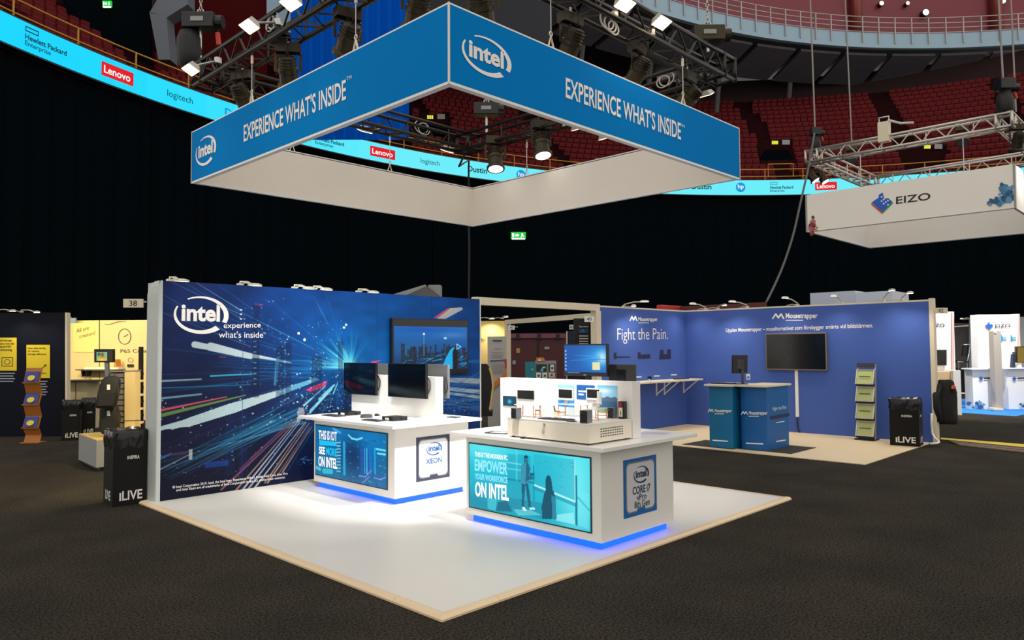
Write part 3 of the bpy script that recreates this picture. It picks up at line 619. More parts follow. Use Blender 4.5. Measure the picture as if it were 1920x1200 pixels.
# ---------------- television on the wall
tv = thing('wall_television', 'large black television showing a night city skyline on the printed wall', 'television', (7.05, 8.6, 1.32))
MB().box((6.32, 8.562, 1.32), (7.78, 8.615, 2.155)).build('case', m_black, tv, bevel=.006)
MB().box((6.335, 8.559, 1.335), (7.765, 8.5625, 2.14)).build('glass', m_gloss, tv)
MB().box((6.8, 8.615, 1.55), (7.3, WY-.003, 1.95)).build('wall_bracket', m_blackm, tv)
c2 = Canvas(1.40, .64, 210, 96); ht = (c2.Y/c2.h)[..., None]
c2.a = np.array([16, 70, 120])*(1-ht)+np.array([20, 130, 205])*ht; c2.glow(1.1, .52, .3, .05, (130, 150, 200), .6); c2.glow(.5, .6, .6, .05, (10, 90, 180), .6); c2.glow(.3, .3, .3, .1, (60, 140, 180), .4)
for i in range(46):
    x = rng.uniform(0, 1.4); wd = rng.uniform(.02, .09); hh = rng.uniform(.2, .42)*(1 if x < 1.15 else .8); c2.rect(x, .05, x+wd, hh, (26, 44+rng.integers(20), 80), .85)
    for j in range(10): xx = x+rng.uniform(0, wd); yy = rng.uniform(.12, hh); c2.rect(xx, yy, xx+.006, yy+.006, [(220, 225, 225), (200, 170, 140), (120, 200, 230)][rng.integers(3)], .8)
c2.rect(.54, .2, .552, .52, (120, 170, 200), .9); c2.disc(.546, .53, .02, .016, (230, 240, 245)); c2.rect(.95, .2, .965, .46, (60, 110, 150), .9); c2.disc(.957, .47, .03, .018, (180, 220, 235))
for i in range(30): x = rng.uniform(0, 1.3); y = rng.uniform(.02, .2); c2.line((x, y), (x+rng.uniform(.05, .2), y+rng.uniform(0, .05)), .008, .012, [(0, 160, 230), (90, 220, 250), (20, 110, 190)][rng.integers(3)], .8)
c2.poly([(.88, 0), (1.10, 0), (1.10, .26), (1.15, .34), (1.06, .3), (.96, .16)], (10, 185, 235)); c2.rect(1.12, 0, 1.2, .3, (14, 22, 40), .9); c2.line((1.19, .3), (1.27, .34), .012, .012, (180, 235, 250)); c2.line((1.19, .38), (1.27, .34), .012, .012, (180, 235, 250)); c2.line((1.19, .3), (1.19, .38), .012, .012, (180, 235, 250))
c2.a = 255*(c2.a/255)**1.25; c2.grid('picture', V((6.35, 8.5575, 1.405)), V((1.40, 0, 0)), V((0, 0, .635)), print_mat('screen_picture', True, 0.15, 1.0), tv)
# ---------------- counters
e_led = mat('blue_led_strip', rgb(0, 40, 160), 0.4, emit=rgb(0, 64, 255), es=3.2)
m_body = mat('counter_white', rgb(232, 229, 222), 0.38, var=0.01)
m_bezel = mat('screen_bezel', rgb(12, 40, 46), 0.4)
m_pic = print_mat('counter_screen', True, 0.2, 1.0)
def counter(name, label, bx, by, sx, sy, ztop=.90):
    t = thing(name, label, 'counter', ((bx[0]+bx[1])/2, (by[0]+by[1])/2, .033))
    MB().box((bx[0], by[0], .10), (bx[1], by[1], .865)).build('body', m_body, t, bevel=.004)
    MB().box((bx[0]+.05, by[0]+.05, .033), (bx[1]-.05, by[1]-.05, .10)).build('glowing_plinth', e_led, t)
    MB().box((sx[0], sy[0], .866), (sx[1], sy[1], ztop)).build('countertop', m_white, t, bevel=.003)
    return t
cb = counter('display_counter', 'white counter with circuit-board screen and square chip badge, close to the printed wall', (4.849, 5.92), (6.518, 8.16), (4.71, 6.0), (6.37, 8.30))
cf = counter('display_counter', 'white counter with bright cyan office screen and blue-bordered badge, carrying the miniature office', (4.917, 6.012), (3.79, 5.448), (4.795, 6.25), (3.67, 5.55))
def screen(t, xf, y0, y1, z0, z1, cvs):
    MB().box((xf-.006, y0-.012, z0-.012), (xf+.01, y1+.012, z1+.012)).build('screen_frame', m_bezel, t)
    return cvs.grid('screen_picture', V((xf-.008, y1, z0)), V((0, y0-y1, 0)), V((0, 0, z1-z0)), m_pic, t)
# front screen: office scene in cyan tones
PF = dict(x=4.917); c3 = Canvas(1.497, .61, 240, 100)
def fp(zx, zy): p = on(880+zx/6, 800+zy/6, **PF); return (5.394-p.y, p.z-.175)
ht = (c3.Y/c3.h)[..., None]; xt = (c3.X/c3.w)[..., None]
c3.a = np.array([10, 170, 195])*(1-ht)+np.array([40, 205, 225])*ht; c3.glow(1.35, .35, .25, .5, (130, 245, 250), .8); c3.glow(.2, .6, .4, .15, (120, 240, 248), .7); c3.glow(.1, .05, .4, .12, (10, 130, 160), .6)
def q3(pts, col, al=1.0): c3.poly([fp(*p) for p in pts], col, al)
def l3(a, b, w_, col, al=1.0): c3.line(fp(*a), fp(*b), w_, w_, col, al)
q3([(430, 300), (700, 330), (700, 1000), (430, 940)], (30, 160, 185), .5); q3([(730, 310), (1195, 370), (1195, 840), (730, 650)], (40, 178, 205), .55)
for i in range(14): z_ = rng.uniform(740, 1180); y_ = rng.uniform(380, 700); l3((z_, y_), (z_+rng.uniform(10, 60), y_+6), .01, (20, 150, 180), .3)
l3((430, 590), (720, 630), .02, (10, 120, 150), .6); l3((430, 400), (590, 425), .012, (140, 235, 245), .7); l3((430, 470), (590, 490), .012, (140, 235, 245), .6); l3((540, 270), (540, 600), .02, (120, 230, 240), .5)
l3((735, 655), (1200, 845), .016, (190, 250, 252)); l3((735, 690), (1200, 880), .03, (20, 140, 170), .6); l3((1210, 560), (1215, 1100), .022, (10, 110, 140), .9); l3((1195, 380), (1200, 850), .008, (200, 250, 252)); l3((1235, 800), (1355, 940), .018, (10, 120, 150), .7)
q3([(430, 790), (700, 840), (830, 860), (830, 1040), (430, 930)], (20, 140, 165), .6); q3([(1230, 700), (1355, 760), (1355, 1160), (1230, 1110)], (120, 235, 245), .5); q3([(990, 990), (1180, 970), (1200, 1100), (980, 1060)], (160, 245, 250), .7)
q3([(210, 800), (320, 820), (300, 950), (210, 920)], (90, 215, 230), .6); q3([(330, 850), (430, 830), (490, 960), (310, 950)], (10, 100, 130), .8); q3([(500, 930), (700, 940), (830, 1000), (560, 1000)], (160, 240, 245), .5)
man = (20, 96, 128)
c3.disc(*fp(645, 375), .028, .045, (40, 120, 145)); q3([(620, 350), (632, 325), (660, 322), (672, 350)], (12, 70, 96)); q3([(590, 440), (620, 410), (672, 408), (700, 470), (690, 560), (665, 650), (588, 650)], (60, 150, 180))
q3([(648, 410), (668, 408), (690, 470), (672, 600), (640, 640)], man, .8); q3([(690, 520), (745, 520), (745, 548), (690, 560)], man); q3([(660, 560), (740, 560), (745, 592), (670, 600)], man, .8); q3([(592, 640), (640, 650), (628, 780), (622, 905), (598, 905), (600, 770)], man); q3([(640, 640), (668, 640), (690, 780), (702, 905), (675, 910), (655, 770)], man)
q3([(600, 905), (630, 905), (655, 950), (610, 945)], (220, 250, 252)); q3([(680, 910), (745, 915), (745, 935), (690, 935)], (200, 245, 250)); l3((730, 440), (735, 830), .012, (20, 120, 150), .8)
wom = (8, 84, 110)
c3.disc(*fp(900, 625), .035, .06, wom); q3([(865, 620), (935, 620), (950, 745), (870, 740)], wom); q3([(850, 750), (870, 720), (955, 720), (975, 790), (990, 1045), (830, 1040), (822, 900)], wom); q3([(935, 770), (985, 800), (985, 1050), (940, 1045)], (40, 150, 175), .8)
screen(cf, 4.917, 3.90, 5.394, .178, .785, c3)
PT = dict(x=4.917-.011); e_txtw = mat('screen_letters_white', rgb(60, 60, 60), .5, emit=rgb(255, 255, 255), es=1.0); e_txtc = mat('screen_letters_cyan', rgb(20, 60, 70), .5, emit=rgb(150, 232, 255), es=1.0); e_txtb = mat('screen_letters_blue', rgb(20, 60, 70), .5, emit=rgb(10, 190, 240), es=1.0)
txtp(cf, 'screen_letters', 'THIS IS THE MODERN PC', (890, 855.8), (951.7, 863.3), (890, 847), e_txtw, .03, **PT)
txtp(cf, 'screen_letters', 'EMPOWER', (890, 882.5), (951.7, 890.8), (890, 860.5), e_txtc, .03, **PT)
txtp(cf, 'screen_letters', 'YOUR WORKFORCE', (890.3, 898.3), (951.7, 906.7), (890.3, 887), e_txtc, .03, **PT)
txtp(cf, 'screen_letters', 'ON INTEL', (890.8, 930.8), (954, 939.7), (890.8, 902.5), e_txtw, .035, **PT)
# back screen: circuit and light pipes
PB = dict(x=4.849); c4 = Canvas(1.457, .59, 200, 90)
def gp(zx, zy): p = on(585+zx/9.23, 790+zy/9.23, **PB); return (8.108-p.y, p.z-.192)
c4.a[:] = (8, 104, 160); c4.glow(.9, .5, .5, .15, (10, 140, 215), .8); c4.glow(.8, .3, .25, .25, (14, 40, 84), .8); c4.glow(.2, .1, .4, .15, (10, 130, 160), .6)
for i in range(150):
    zx, zy = rng.uniform(430, 1280), rng.uniform(300, 1100); x, y = gp(zx, zy); s_ = rng.uniform(.006, .02); c4.rect(x, y, x+s_*1.8, y+s_*.6, [(30, 170, 210), (120, 220, 240), (8, 60, 110), (60, 120, 220), (6, 40, 80)][rng.integers(5)], rng.uniform(.4, .9))
def l4(a, b, w_, col, al=1.0): c4.line(gp(*a), gp(*b), w_, w_, col, al)
for zx, w_, c_ in ((565, .05, (40, 180, 230)), (915, .012, (130, 200, 250)), (955, .03, (60, 190, 250)), (870, .05, (20, 90, 190)), (1020, .05, (20, 110, 220)), (1095, .035, (0, 170, 240))): l4((zx, 380 if zx < 600 else 480), (zx+6, 900), w_, c_, .8)
for a, b in (((640, 240), (700, 300)), ((700, 300), (790, 320)), ((790, 320), (880, 290)), ((1120, 480), (1280, 510)), ((1150, 560), (1280, 575))): l4(a, b, .022, (120, 240, 250), .9)
for a, b in (((830, 940), (930, 965)), ((930, 965), (1040, 850)), ((1080, 970), (1180, 1010)), ((1180, 1010), (1285, 970)), ((890, 1060), (1000, 960))): l4(a, b, .014, (150, 150, 235), .8)
for i in range(10): l4((440, 370+i*55), (500, 372+i*55), .016, (150, 215, 235), .8)
l4((210, 860), (350, 870), .06, (60, 200, 230), .8); l4((90, 800), (150, 830), .04, (120, 220, 235), .7); l4((380, 130), (500, 200), .03, (120, 190, 245), .6)
screen(cb, 4.849, 6.651, 8.108, .193, .785, c4); PT = dict(x=4.849-.011)
txtp(cb, 'screen_letters', 'THIS IS IOT', (597.5, 823.6), (631.6, 827.4), (597.5, 806.3), e_txtw, .025, **PT)
decalp(cb, 'screen_bar', [(598.5, 834.6), (631, 836.5), (631, 828.8), (598.5, 825)], e_txtb, **PT)
txtp(cb, 'screen_letters', 'SEE', (598, 850.7), (609.4, 852.8), (598, 836.5), e_txtw, .035, **PT)
txtp(cb, 'screen_letters', 'MORE', (611.5, 852.8), (631.6, 856.6), (611.5, 838), e_txtb, .035, **PT)
txtp(cb, 'screen_letters', 'ON INTEL', (597, 874), (632, 879.7), (597, 854.5), e_txtw, .035, **PT)
# chip badges on the right faces
m_silver = mat('badge_silver', rgb(205, 205, 208), 0.35, var=0.08, vscale=8)
def badge(t, x0, x1, z0, z1, yf, border, ink, lines, plate):
    w_, h_ = x1-x0, z1-z0; P = lambda a, b, e: V((x0+a*w_, yf-e, z0+b*h_))
    b = MB().box((x0, yf-.004, z0), (x1, yf, z1)).build('badge', border, t)
    def rr(m_, r_, e, notch):
        pts = []
        for (cx_, cy_, a0) in ((1-m_-r_, m_+r_, -90), (1-m_-r_, 1-m_-r_, 0), (m_+r_, 1-m_-r_, 90), (m_+r_, m_+r_, 180)):
            for k in range(7): a = math.radians(a0+15*k); pts.append((cx_+r_*math.cos(a), cy_+r_*math.sin(a)))
        if notch: pts += [(.38, m_), (.40, m_+.05), (.62, m_+.05), (.64, m_)]
        return [P(a, c_, e) for a, c_ in pts]
    MB().add(rr(.06, .10, .005, True), [tuple(range(32))]).build('badge_rim', mat('badge_rim_grey', rgb(150, 152, 160), .3, metal=.4), b)
    MB().add(rr(.085, .09, .006, True), [tuple(range(32))]).build('badge_plate', plate, b)
    intel_mark(b, P(.52, .70, .008), V((.235*w_, 0, 0)), V((0, 0, .15*h_)), ink)
    for body, bold, a0, a1, c0, c1, mt_ in lines: txt(b, 'badge_letters', body, P(a0, c0, .008), V(((a1-a0)*w_, 0, 0)), V((0, 0, (c1-c0)*h_)), mt_, bold)
m_navy = mat('navy_ink', rgb(16, 48, 84), .5)
badge(cb, 5.14, 5.625, .244, .731, 6.518, mat('badge_dark_border', rgb(56, 62, 82), .4), m_blueink, [('XEON', .02, .27, .75, .37, .49, m_blueink), ('PLATINUM', 0.0, .25, .75, .24, .30, mat('pale_ink', rgb(170, 185, 200), .5))], mat('badge_white', rgb(240, 240, 240), .4))
badge(cf, 5.226, 5.726, .25, .745, 3.79, mat('badge_blue_border', rgb(14, 98, 168), .4, var=.25, vscale=30), m_navy, [('CORE i7', .02, .25, .79, .37, .51, m_navy), ('vPro', .01, .37, .67, .26, .36, m_navy), ('8th Gen', .01, .30, .76, .13, .25, m_navy)], m_silver)
# ---------------- back counter: upright panel with monitors
def upright(t_label, x0, x1, y0, y1, z1):
    t = thing('upright_panel', t_label, 'panel', ((x0+x1)/2, (y0+y1)/2, .90))
    MB().box((x0, y0, .901), (x1, y1, z1)).build('board', m_white, t, bevel=.003)
    MB().box((x0-.0, y0+.02, .901), (x0-.012, y1-.02, .915)).build('base_trim', m_white, t); return t
up_b = upright('white upright panel carrying black monitors on the counter by the printed wall', 5.518, 5.63, 6.635, 8.36, 1.385)
up_f = upright('white upright panel behind the miniature office on the cyan-screen counter', 5.475, 5.60, 3.86, 5.53, 1.405)
m_rear = mat('monitor_rear_grey', rgb(104, 106, 108), 0.5, var=.05)
def flat_monitor(label, x, y0, y1, z0, z1, face, group=None, rear=False):
    t = thing('monitor', label, 'monitor', (x, (y0+y1)/2, z0), group); s_ = face
    MB().box((x, y0, z0), (x-s_*.035, y1, z1)).build('case', m_rear if rear else m_black, t, bevel=.004)
    MB().box((x+s_*.0, y0+.008, z0+.012), (x+s_*.003, y1-.008, z1-.008)).build('glass', m_gloss, t)
    yc = (y0+y1)/2; MB().box((x-s_*.035, yc-.06, z0+.12), (x-s_*.062, yc+.06, z0+.24)).build('mount', m_blackm, t)
    MB().tube([(x-s_*.05, y0+.03, z0+.25), (x-s_*.055, y0-.015, z0+.2), (x-s_*.05, y0-.02, z0+.12), (x-s_*.05, y0+.02, z0+.06)], .006, 6).build('cable', m_cable, t, smooth=True)
    return t
flat_monitor('switched-off black monitor on the white panel, next to the television', 5.452, 6.735, 7.469, 1.13, 1.537, -1)
flat_monitor('switched-off black monitor on the white panel, next to the bright light burst on the wall', 5.452, 7.726, 8.446, 1.13, 1.537, -1)
flat_monitor('grey monitor back above the white panel, below the television', 5.705, 6.60, 7.33, 1.13, 1.525, 1, rear=True)
flat_monitor('grey monitor back with white sticker peeking between the two black monitors', 5.705, 7.50, 8.23, 1.13, 1.525, 1, rear=True)
# small devices on the back counter
def flatbox(name, label, cat, u, v, w_, d_, h_, mt, rz=0.0, z=.90, group=None, topmat=None, extra=None):
    p = on(u, v, z=z); t = thing(name, label, cat, (0, 0, 0), group)
    MB().box((-w_/2, -d_/2, .0015), (w_/2, d_/2, h_)).build('case', mt, t, bevel=min(.003, h_*.3))
    if extra: extra(t)
    return place(t, (p.x, p.y, z), rz)
def kb_extra(w_, d_, n=6):
    def f(t):
        for j in range(4):
            MB().box((-w_/2+.008+j*(d_*0), -d_/2+.01+j*(d_-.02)/4, .011), (w_/2-.008, -d_/2+.01+(j+.8)*(d_-.02)/4, .015)).build('key_row', mat('key_grey', rgb(50, 52, 56), .5), t)
    return f
m_dev = mat('device_grey', rgb(64, 66, 70), .45, var=.08)
flatbox('keyboard', 'dark flat keyboard at the wall end of the back counter', 'keyboard', 625, 780, .13, .36, .011, m_dev, 0.0, extra=kb_extra(.13, .36))
flatbox('keyboard', 'dark flat keyboard beside the corner device on the back counter', 'keyboard', 700, 789, .12, .30, .011, m_dev, 0.05, extra=kb_extra(.12, .30))
def dev_extra(t):
    MB().box((-.11, -.03, .012), (-.099, .03, .034)).build('front_sticker', m_whiteprint, t); MB().box((-.06, -.06, .046), (.06, .06, .049)).build('lid', m_black, t)
    MB().cyl((.02, -.125, .02), (.02, -.1, .02), .008, 8).build('plug', m_black, t)
flatbox('mini_computer', 'small black box computer with white sticker at the wall end of the back counter', 'computer', 655, 778, .2, .2, .046, m_black, .1, extra=dev_extra)
flatbox('mini_computer', 'small black box computer with white sticker near the middle of the back counter', 'computer', 740, 788, .2, .22, .046, m_black, -.05, extra=dev_extra)
t = thing('round_speaker', 'low round grey conference speaker between the two box computers', 'speaker'); MB().cyl((0, 0, .002), (0, 0, .035), .075, 24, .07).build('body', m_dev, t, smooth=False); MB().cyl((0, 0, .035), (0, 0, .038), .06, 24).build('grille', m_black, t); p = on(687, 783, z=.9); place(t, (p.x, p.y, .90))
t = thing('computer_mouse', 'small black mouse on the back counter behind the round speaker', 'mouse'); MB().loft([[(.02*math.cos(a)*k, .035*math.sin(a)*k, z) for a in np.linspace(0, 2*PI, 12, endpoint=False)] for k, z in ((1, .002), (1, .012), (.7, .024), (.3, .028))]).build('shell', m_black, t, smooth=True); MB().box((-.003, .01, .02), (.003, .022, .03)).build('wheel', m_dev, t); p = on(707, 780, z=.9); place(t, (p.x, p.y, .90), .6)
flatbox('paper_sheet', 'loose printed sheet on the right end of the back counter', 'paper', 838, 785, .30, .21, .003, mat('paper_print', rgb(205, 214, 222), .6, var=.15, vscale=25), .3)
flatbox('tablet', 'small dark tablet on the papers at the right end of the back counter', 'tablet', 851, 783, .09, .14, .012, m_dev, .2, z=.9035)
# ---------------- miniature office on the front counter
DX0, DX1, DY0, DY1, DZ0_, DZ1_ = 4.861, 5.462, 3.862, 4.82, .915, 1.076
dio = thing('miniature_office_base', 'cream box with lock and vent slots carrying a miniature office', 'display box', (5.16, 4.34, .90))
m_box = mat('cream_box', rgb(240, 232, 214), .5, var=.02)
MB().box((DX0, DY0, DZ0_), (DX1, DY1, DZ1_-.008)).build('body', m_box, dio, bevel=.002)
MB().box((DX0-.002, DY0-.002, DZ1_-.0075), (DX1, DY1, DZ1_)).build('lid', m_white, dio)
for (x, y) in ((4.90, 3.90), (4.90, 4.78), (5.42, 3.90), (5.42, 4.78)): MB().cyl((x, y, .901), (x, y, .9155), .016, 10).build('foot', m_black, dio)
slot = MB().box((-.010, -.0015, -.0035), (.010, .0015, .0035)).mesh('vent_slot'); slot.materials.append(m_black)
for i in range(10):
    for j in range(4): piece('vent_slot', slot, dio, Matrix.Translation(V((5.02+.033*i, DY0-.001, .962+.021*j))-W[dio.name]))
q = on(1021, 800, x=DX0); MB().cyl((DX0-.008, q.y, q.z+.02), (DX0, q.y, q.z+.02), .011, 12).build('lock', m_steel, dio)
kt = MB(); kt.tube([(DX0-.008, q.y, q.z+.016), (DX0-.012, q.y+.006, q.z-.01), (DX0-.009, q.y+.010, q.z-.028)], .003, 6); kt.tube([(DX0-.009, q.y+.010+.011*math.sin(a), q.z-.045+.016*math.cos(a)) for a in np.linspace(0, 2*PI, 12, endpoint=False)], .003, 6, True); kt.build('key', m_steel, dio)
m_or = mat('orange_wood', rgb(214, 120, 40), .5, var=.08)
ZB = DZ1_
def mini_desk(label, u, v, w_, d_, h_, rz):
    t = thing('miniature_desk', label, 'desk', (0, 0, 0), 'miniature office furniture'); del t['group']
    MB().box((-w_/2, -d_/2, h_-.006), (w_/2, d_/2, h_)).build('desk_top', m_white, t)
    for sx in (-1, 1):
        for sy in (-1, 1): MB().bar((sx*(w_/2-.02), sy*(d_/2-.012), h_-.006), (sx*(w_/2-.02)+sx*.012, sy*(d_/2-.004), .001), .007, .007).build('leg', m_or, t)
        MB().bar((sx*(w_/2-.012), -d_/2+.01, .03), (sx*(w_/2-.012), d_/2-.01, .03), .005, .006).build('crossbar', m_or, t)
    p = on(u, v, z=ZB+h_); return place(t, (p.x, p.y, ZB), rz)
d1 = mini_desk('miniature white desk with orange legs beside the left toy computer tower', 990, 758.5, .25, .11, .115, PI/2)
d2 = mini_desk('miniature white desk with orange legs in front of the toy beach poster', 1074, 757.5, .30, .12, .115, PI/2)
d3 = mini_desk('miniature white desk with orange legs at the front corner of the toy office', 1119, 765.5, .22, .12, .10, .25)
def mini_chair(label, u, v, rz, col):
    t = thing('miniature_chair', label, 'chair')
    MB().box((-.022, -.022, .055), (.022, .022, .060)).build('seat', m_dev, t); MB().prism([(-.022, .020, .06), (.022, .020, .06), (.019, .030, .108), (-.019, .030, .108)], (0, .004, 0)).build('backrest', m_dev, t)
    for sx in (-1, 1):
        for sy in (-1, 1): MB().bar((sx*.016, sy*.016, .055), (sx*.022, sy*.022, .001), .005, .005).build('leg', col, t)
    p = on(u, v, z=ZB); return place(t, (p.x, p.y, ZB), rz)
mini_chair('miniature grey chair with orange legs by the left toy desk', 1008, 781, -2.4, m_or)
mini_chair('miniature dark chair with yellow legs by the middle toy desk', 1045, 783, 1.0, mat('yellow_wood', rgb(232, 168, 40), .5))
def mini_tower(label, u, v, w_, d_, h_, rz):
    t = thing('miniature_computer_tower', label, 'computer'); MB().box((-w_/2, -d_/2, .001), (w_/2, d_/2, h_)).build('case', mat('tower_grey', rgb(120, 124, 128), .4), t, bevel=.002)
    MB().box((-w_/2-.002, -d_/2+.002, .004), (-w_/2, d_/2-.002, h_-.003)).build('front_panel', m_black, t); MB().cyl((-w_/2-.003, d_/2-.012, h_-.02), (-w_/2-.002, d_/2-.012, h_-.02), .004, 8).build('power_button', m_steel, t)
    p = on(u, v, z=ZB); return place(t, (p.x, p.y, ZB), rz)
mini_tower('small black computer tower at the left end of the toy office', 968, 784.5, .07, .065, .095, 0)
mini_tower('black computer tower with grey side at the front corner of the toy office', 1099, 793, .085, .075, .108, .15)
mini_tower('dark computer tower behind the corner toy desk', 1148, 784, .06, .06, .095, .1)
def mini_screen(label, u, v, w_, h_, z0, rz, back=False):
    t = thing('miniature_monitor', label, 'monitor'); MB().box((-.006, -w_/2, .0), (.006, w_/2, h_)).build('frame', m_white, t, bevel=.002)
    MB().box((-.0075, -w_/2+.012, .02), (-.006, w_/2-.012, h_-.012)).build('screen', m_gloss, t); MB().box((0, -.02, -.03), (.010, .02, .002)).build('neck', m_alu, t); MB().box((-.02, -.03, -.034), (.03, .03, -.03)).build('foot', m_alu, t)
    p = on(u, v, z=z0); return place(t, (p.x, p.y, z0+.034), rz)
mini_screen('white framed miniature monitor in front of the toy beach poster', 1061, 757, .185, .11, ZB+.116, 0)
mini_screen('white framed miniature monitor in front of the small blue poster', 1115, 757, .18, .11, ZB+.116, .1)
mini_screen('miniature monitor turned away on the corner toy desk', 1124, 765, .12, .11, ZB+.101, 2.5)
def panel_pic(name, label, cat, px4, mt, th=.004, extra=None):
    xs = 5.475; pts = [on(*p, x=xs-th-.0005) for p in px4]; y0 = min(p.y for p in pts); y1 = max(p.y for p in pts); z0 = min(p.z for p in pts); z1 = max(p.z for p in pts)
    t = thing(name, label, cat, (xs, (y0+y1)/2, z0)); MB().box((xs-th, y0, z0), (xs-.0005, y1, z1)).build('board', mt, t)
    if extra: extra(t, xs-th-.001, y0, y1, z0, z1)
    return t
def beach(t, x, y0, y1, z0, z1):
    c_ = Canvas(1, 1, 40, 70); h = c_.Y[..., None]; c_.a = np.where(h > .55, np.array([150, 215, 245])*(h)+np.array([235, 248, 252])*(1-h), np.where(h > .3, np.array([60, 150, 215])*1.0, np.array([205, 215, 215])*1.0)); c_.disc(.4, .42, .3, .12, (30, 120, 200), .8); c_.grid('print', V((x, y1, z0)), V((0, y0-y1, 0)), V((0, 0, z1-z0)), m_mural, t)
def mount(t, x, y0, y1, z0, z1):
    c_ = Canvas(1, 1, 48, 70); h = c_.Y[..., None]; c_.a = np.array([225, 240, 250])*(1-h)+np.array([110, 195, 240])*h
    c_.poly([(0, .5), (.15, .58), (.3, .53), (.5, .6), (.7, .55), (.85, .6), (1, .55), (1, .35), (0, .35)], (90, 110, 140)); c_.rect(0, .12, 1, .42, (60, 100, 140)); c_.poly([(0, .12), (.3, .16), (.7, .1), (1, .16), (1, 0), (0, 0)], (120, 160, 110)); c_.glow(.4, .8, .4, .1, (250, 252, 255), .8)
    c_.grid('print', V((x, y1, z0)), V((0, y0-y1, 0)), V((0, 0, z1-z0)), m_mural, t)
panel_pic('small_poster', 'small beach and sky poster on the white panel of the toy office', 'poster', [(1046, 721), (1077, 782)], m_white, extra=beach)
panel_pic('small_poster', 'small mountain lake poster on the white panel of the toy office', 'poster', [(1120, 722), (1158, 775)], m_white, extra=mount)
def bluep(t, x, y0, y1, z0, z1):
    for k in range(2): MB().quad((x, y1-(y1-y0)*.1, z0+(z1-z0)*(.5-.22*k)), (x, y1-(y1-y0)*(.6-.2*k), z0+(z1-z0)*(.5-.22*k)), (x, y1-(y1-y0)*(.6-.2*k), z0+(z1-z0)*(.62-.22*k)), (x, y1-(y1-y0)*.1, z0+(z1-z0)*(.62-.22*k))).build('text_bar', m_whiteprint, t)
panel_pic('small_poster', 'small plain blue poster with white text bars on the toy office panel', 'poster', [(1081, 721.5), (1115, 750)], mat('poster_blue', rgb(20, 96, 180), .5), extra=bluep)
panel_pic('miniature_television', 'tiny dark grey television mounted on the white panel of the toy office', 'television', [(970, 731.5), (1000, 749)], m_black, .012)
def glowspot(t, x, y0, y1, z0, z1):
    c_ = Canvas(1, 1, 24, 20); c_.a[:] = (12, 72, 104); c_.glow(.52, .45, .14, .2, (90, 215, 240), 1); c_.grid('picture', V((x, y1, z0)), V((0, y0-y1, 0)), V((0, 0, z1-z0)), print_mat('screen_picture', True), t)
panel_pic('miniature_tablet', 'tiny blue glowing screen at the left end of the toy office panel', 'screen', [(943, 742), (967, 762)], m_black, .010, extra=glowspot)
t = thing('miniature_vending_machine', 'black miniature vending machine with red and cream front at the right of the toy office', 'vending machine')
MB().box((-.03, -.03, .001), (.03, .03, .155)).build('case', m_black, t); MB().box((-.032, -.012, .02), (-.03, .024, .10)).build('window', m_cream, t); MB().box((-.032, -.004, .105), (-.03, .024, .145)).build('red_panel', mat('red_print', rgb(176, 24, 36), .5), t); MB().box((-.033, .002, .03), (-.032, .01, .07)).build('bottle_print', m_black, t)
p = on(1168, 785, z=ZB); place(t, (p.x, p.y, ZB), .15)
flatbox('keyboard', 'grey full-size keyboard lying in front of the toy desks', 'keyboard', 1043, 787, .10, .34, .010, m_dev, 0.12, z=ZB, extra=kb_extra(.10, .34))
flatbox('computer_mouse_pad', 'small grey touch pad beside the full-size keyboard', 'touch pad', 1072, 790.5, .05, .08, .008, m_dev, 0.12, z=ZB)
flatbox('tablet', 'grey tablet with white sheet on the front counter left of the cream box', 'tablet', 936, 812, .16, .24, .010, m_dev, .3, extra=lambda t: MB().box((-.075, -.10, .010), (.02, .06, .012)).build('sheet', m_whiteprint, t))
flatbox('flyer', 'pale violet printed flyer on the right end of the front counter', 'flyer', 1228, 812, .16, .26, .003, mat('flyer_violet', rgb(196, 192, 220), .5, var=.15, vscale=30), .2)
t = thing('small_clamp', 'small black clip on the front edge of the front counter', 'clip'); MB().box((-.012, -.02, .001), (.012, .02, .016)).build('body', m_black, t); MB().box((-.016, -.012, .004), (-.012, .012, .012)).build('tab', m_dev, t); p = on(980, 822.5, z=.90); place(t, (p.x, p.y, .90))
# desktop monitor on a tall stand behind the upright panel
XM = 5.80
a, b = on(1056.5, 645.5, x=XM), on(1138.5, 706.5, x=XM); y0, y1, z0, z1 = b.y, a.y, b.z, a.z
t = thing('desktop_monitor', 'black desktop monitor showing a blue glowing desktop above the toy office', 'monitor', (XM, (y0+y1)/2, .90))
MB().box((XM, y0, z0), (XM+.04, y1, z1)).build('case', m_black, t, bevel=.004)
c_ = Canvas(.36, .26, 90, 66); c_.a[:] = (6, 84, 168); c_.glow(.30, .14, .14, .12, (40, 160, 235), .9); c_.glow(.33, .15, .05, .06, (190, 235, 255), .9); c_.line((.05, .12), (.3, .14), .004, .03, (60, 175, 240), .5); c_.line((.08, .17), (.3, .155), .004, .02, (60, 175, 240), .4); c_.line((0, .13), (.36, .13), .004, .004, (20, 60, 130), .6)
c_.rect(.245, .035, .31, .105, (238, 226, 176)); c_.rect(0, 0, .36, .012, (10, 30, 60))
for i in range(6): c_.rect(.006, .03+.034*i, .018, .045+.034*i, (220, 235, 245), .9)
for i in range(9): c_.rect(.03+.012*i, .003, .037+.012*i, .009, (200, 220, 240), .9)
c_.grid('picture', V((XM-.001, y1-.012, z0+.026)), V((0, y0-y1+.024, 0)), V((0, 0, z1-z0-.038)), print_mat('screen_picture', True), t)
MB().box((XM-.0012, (y0+y1)/2-.016, z0+.008), (XM, (y0+y1)/2+.016, z0+.016)).build('maker_plate', m_steel, t)
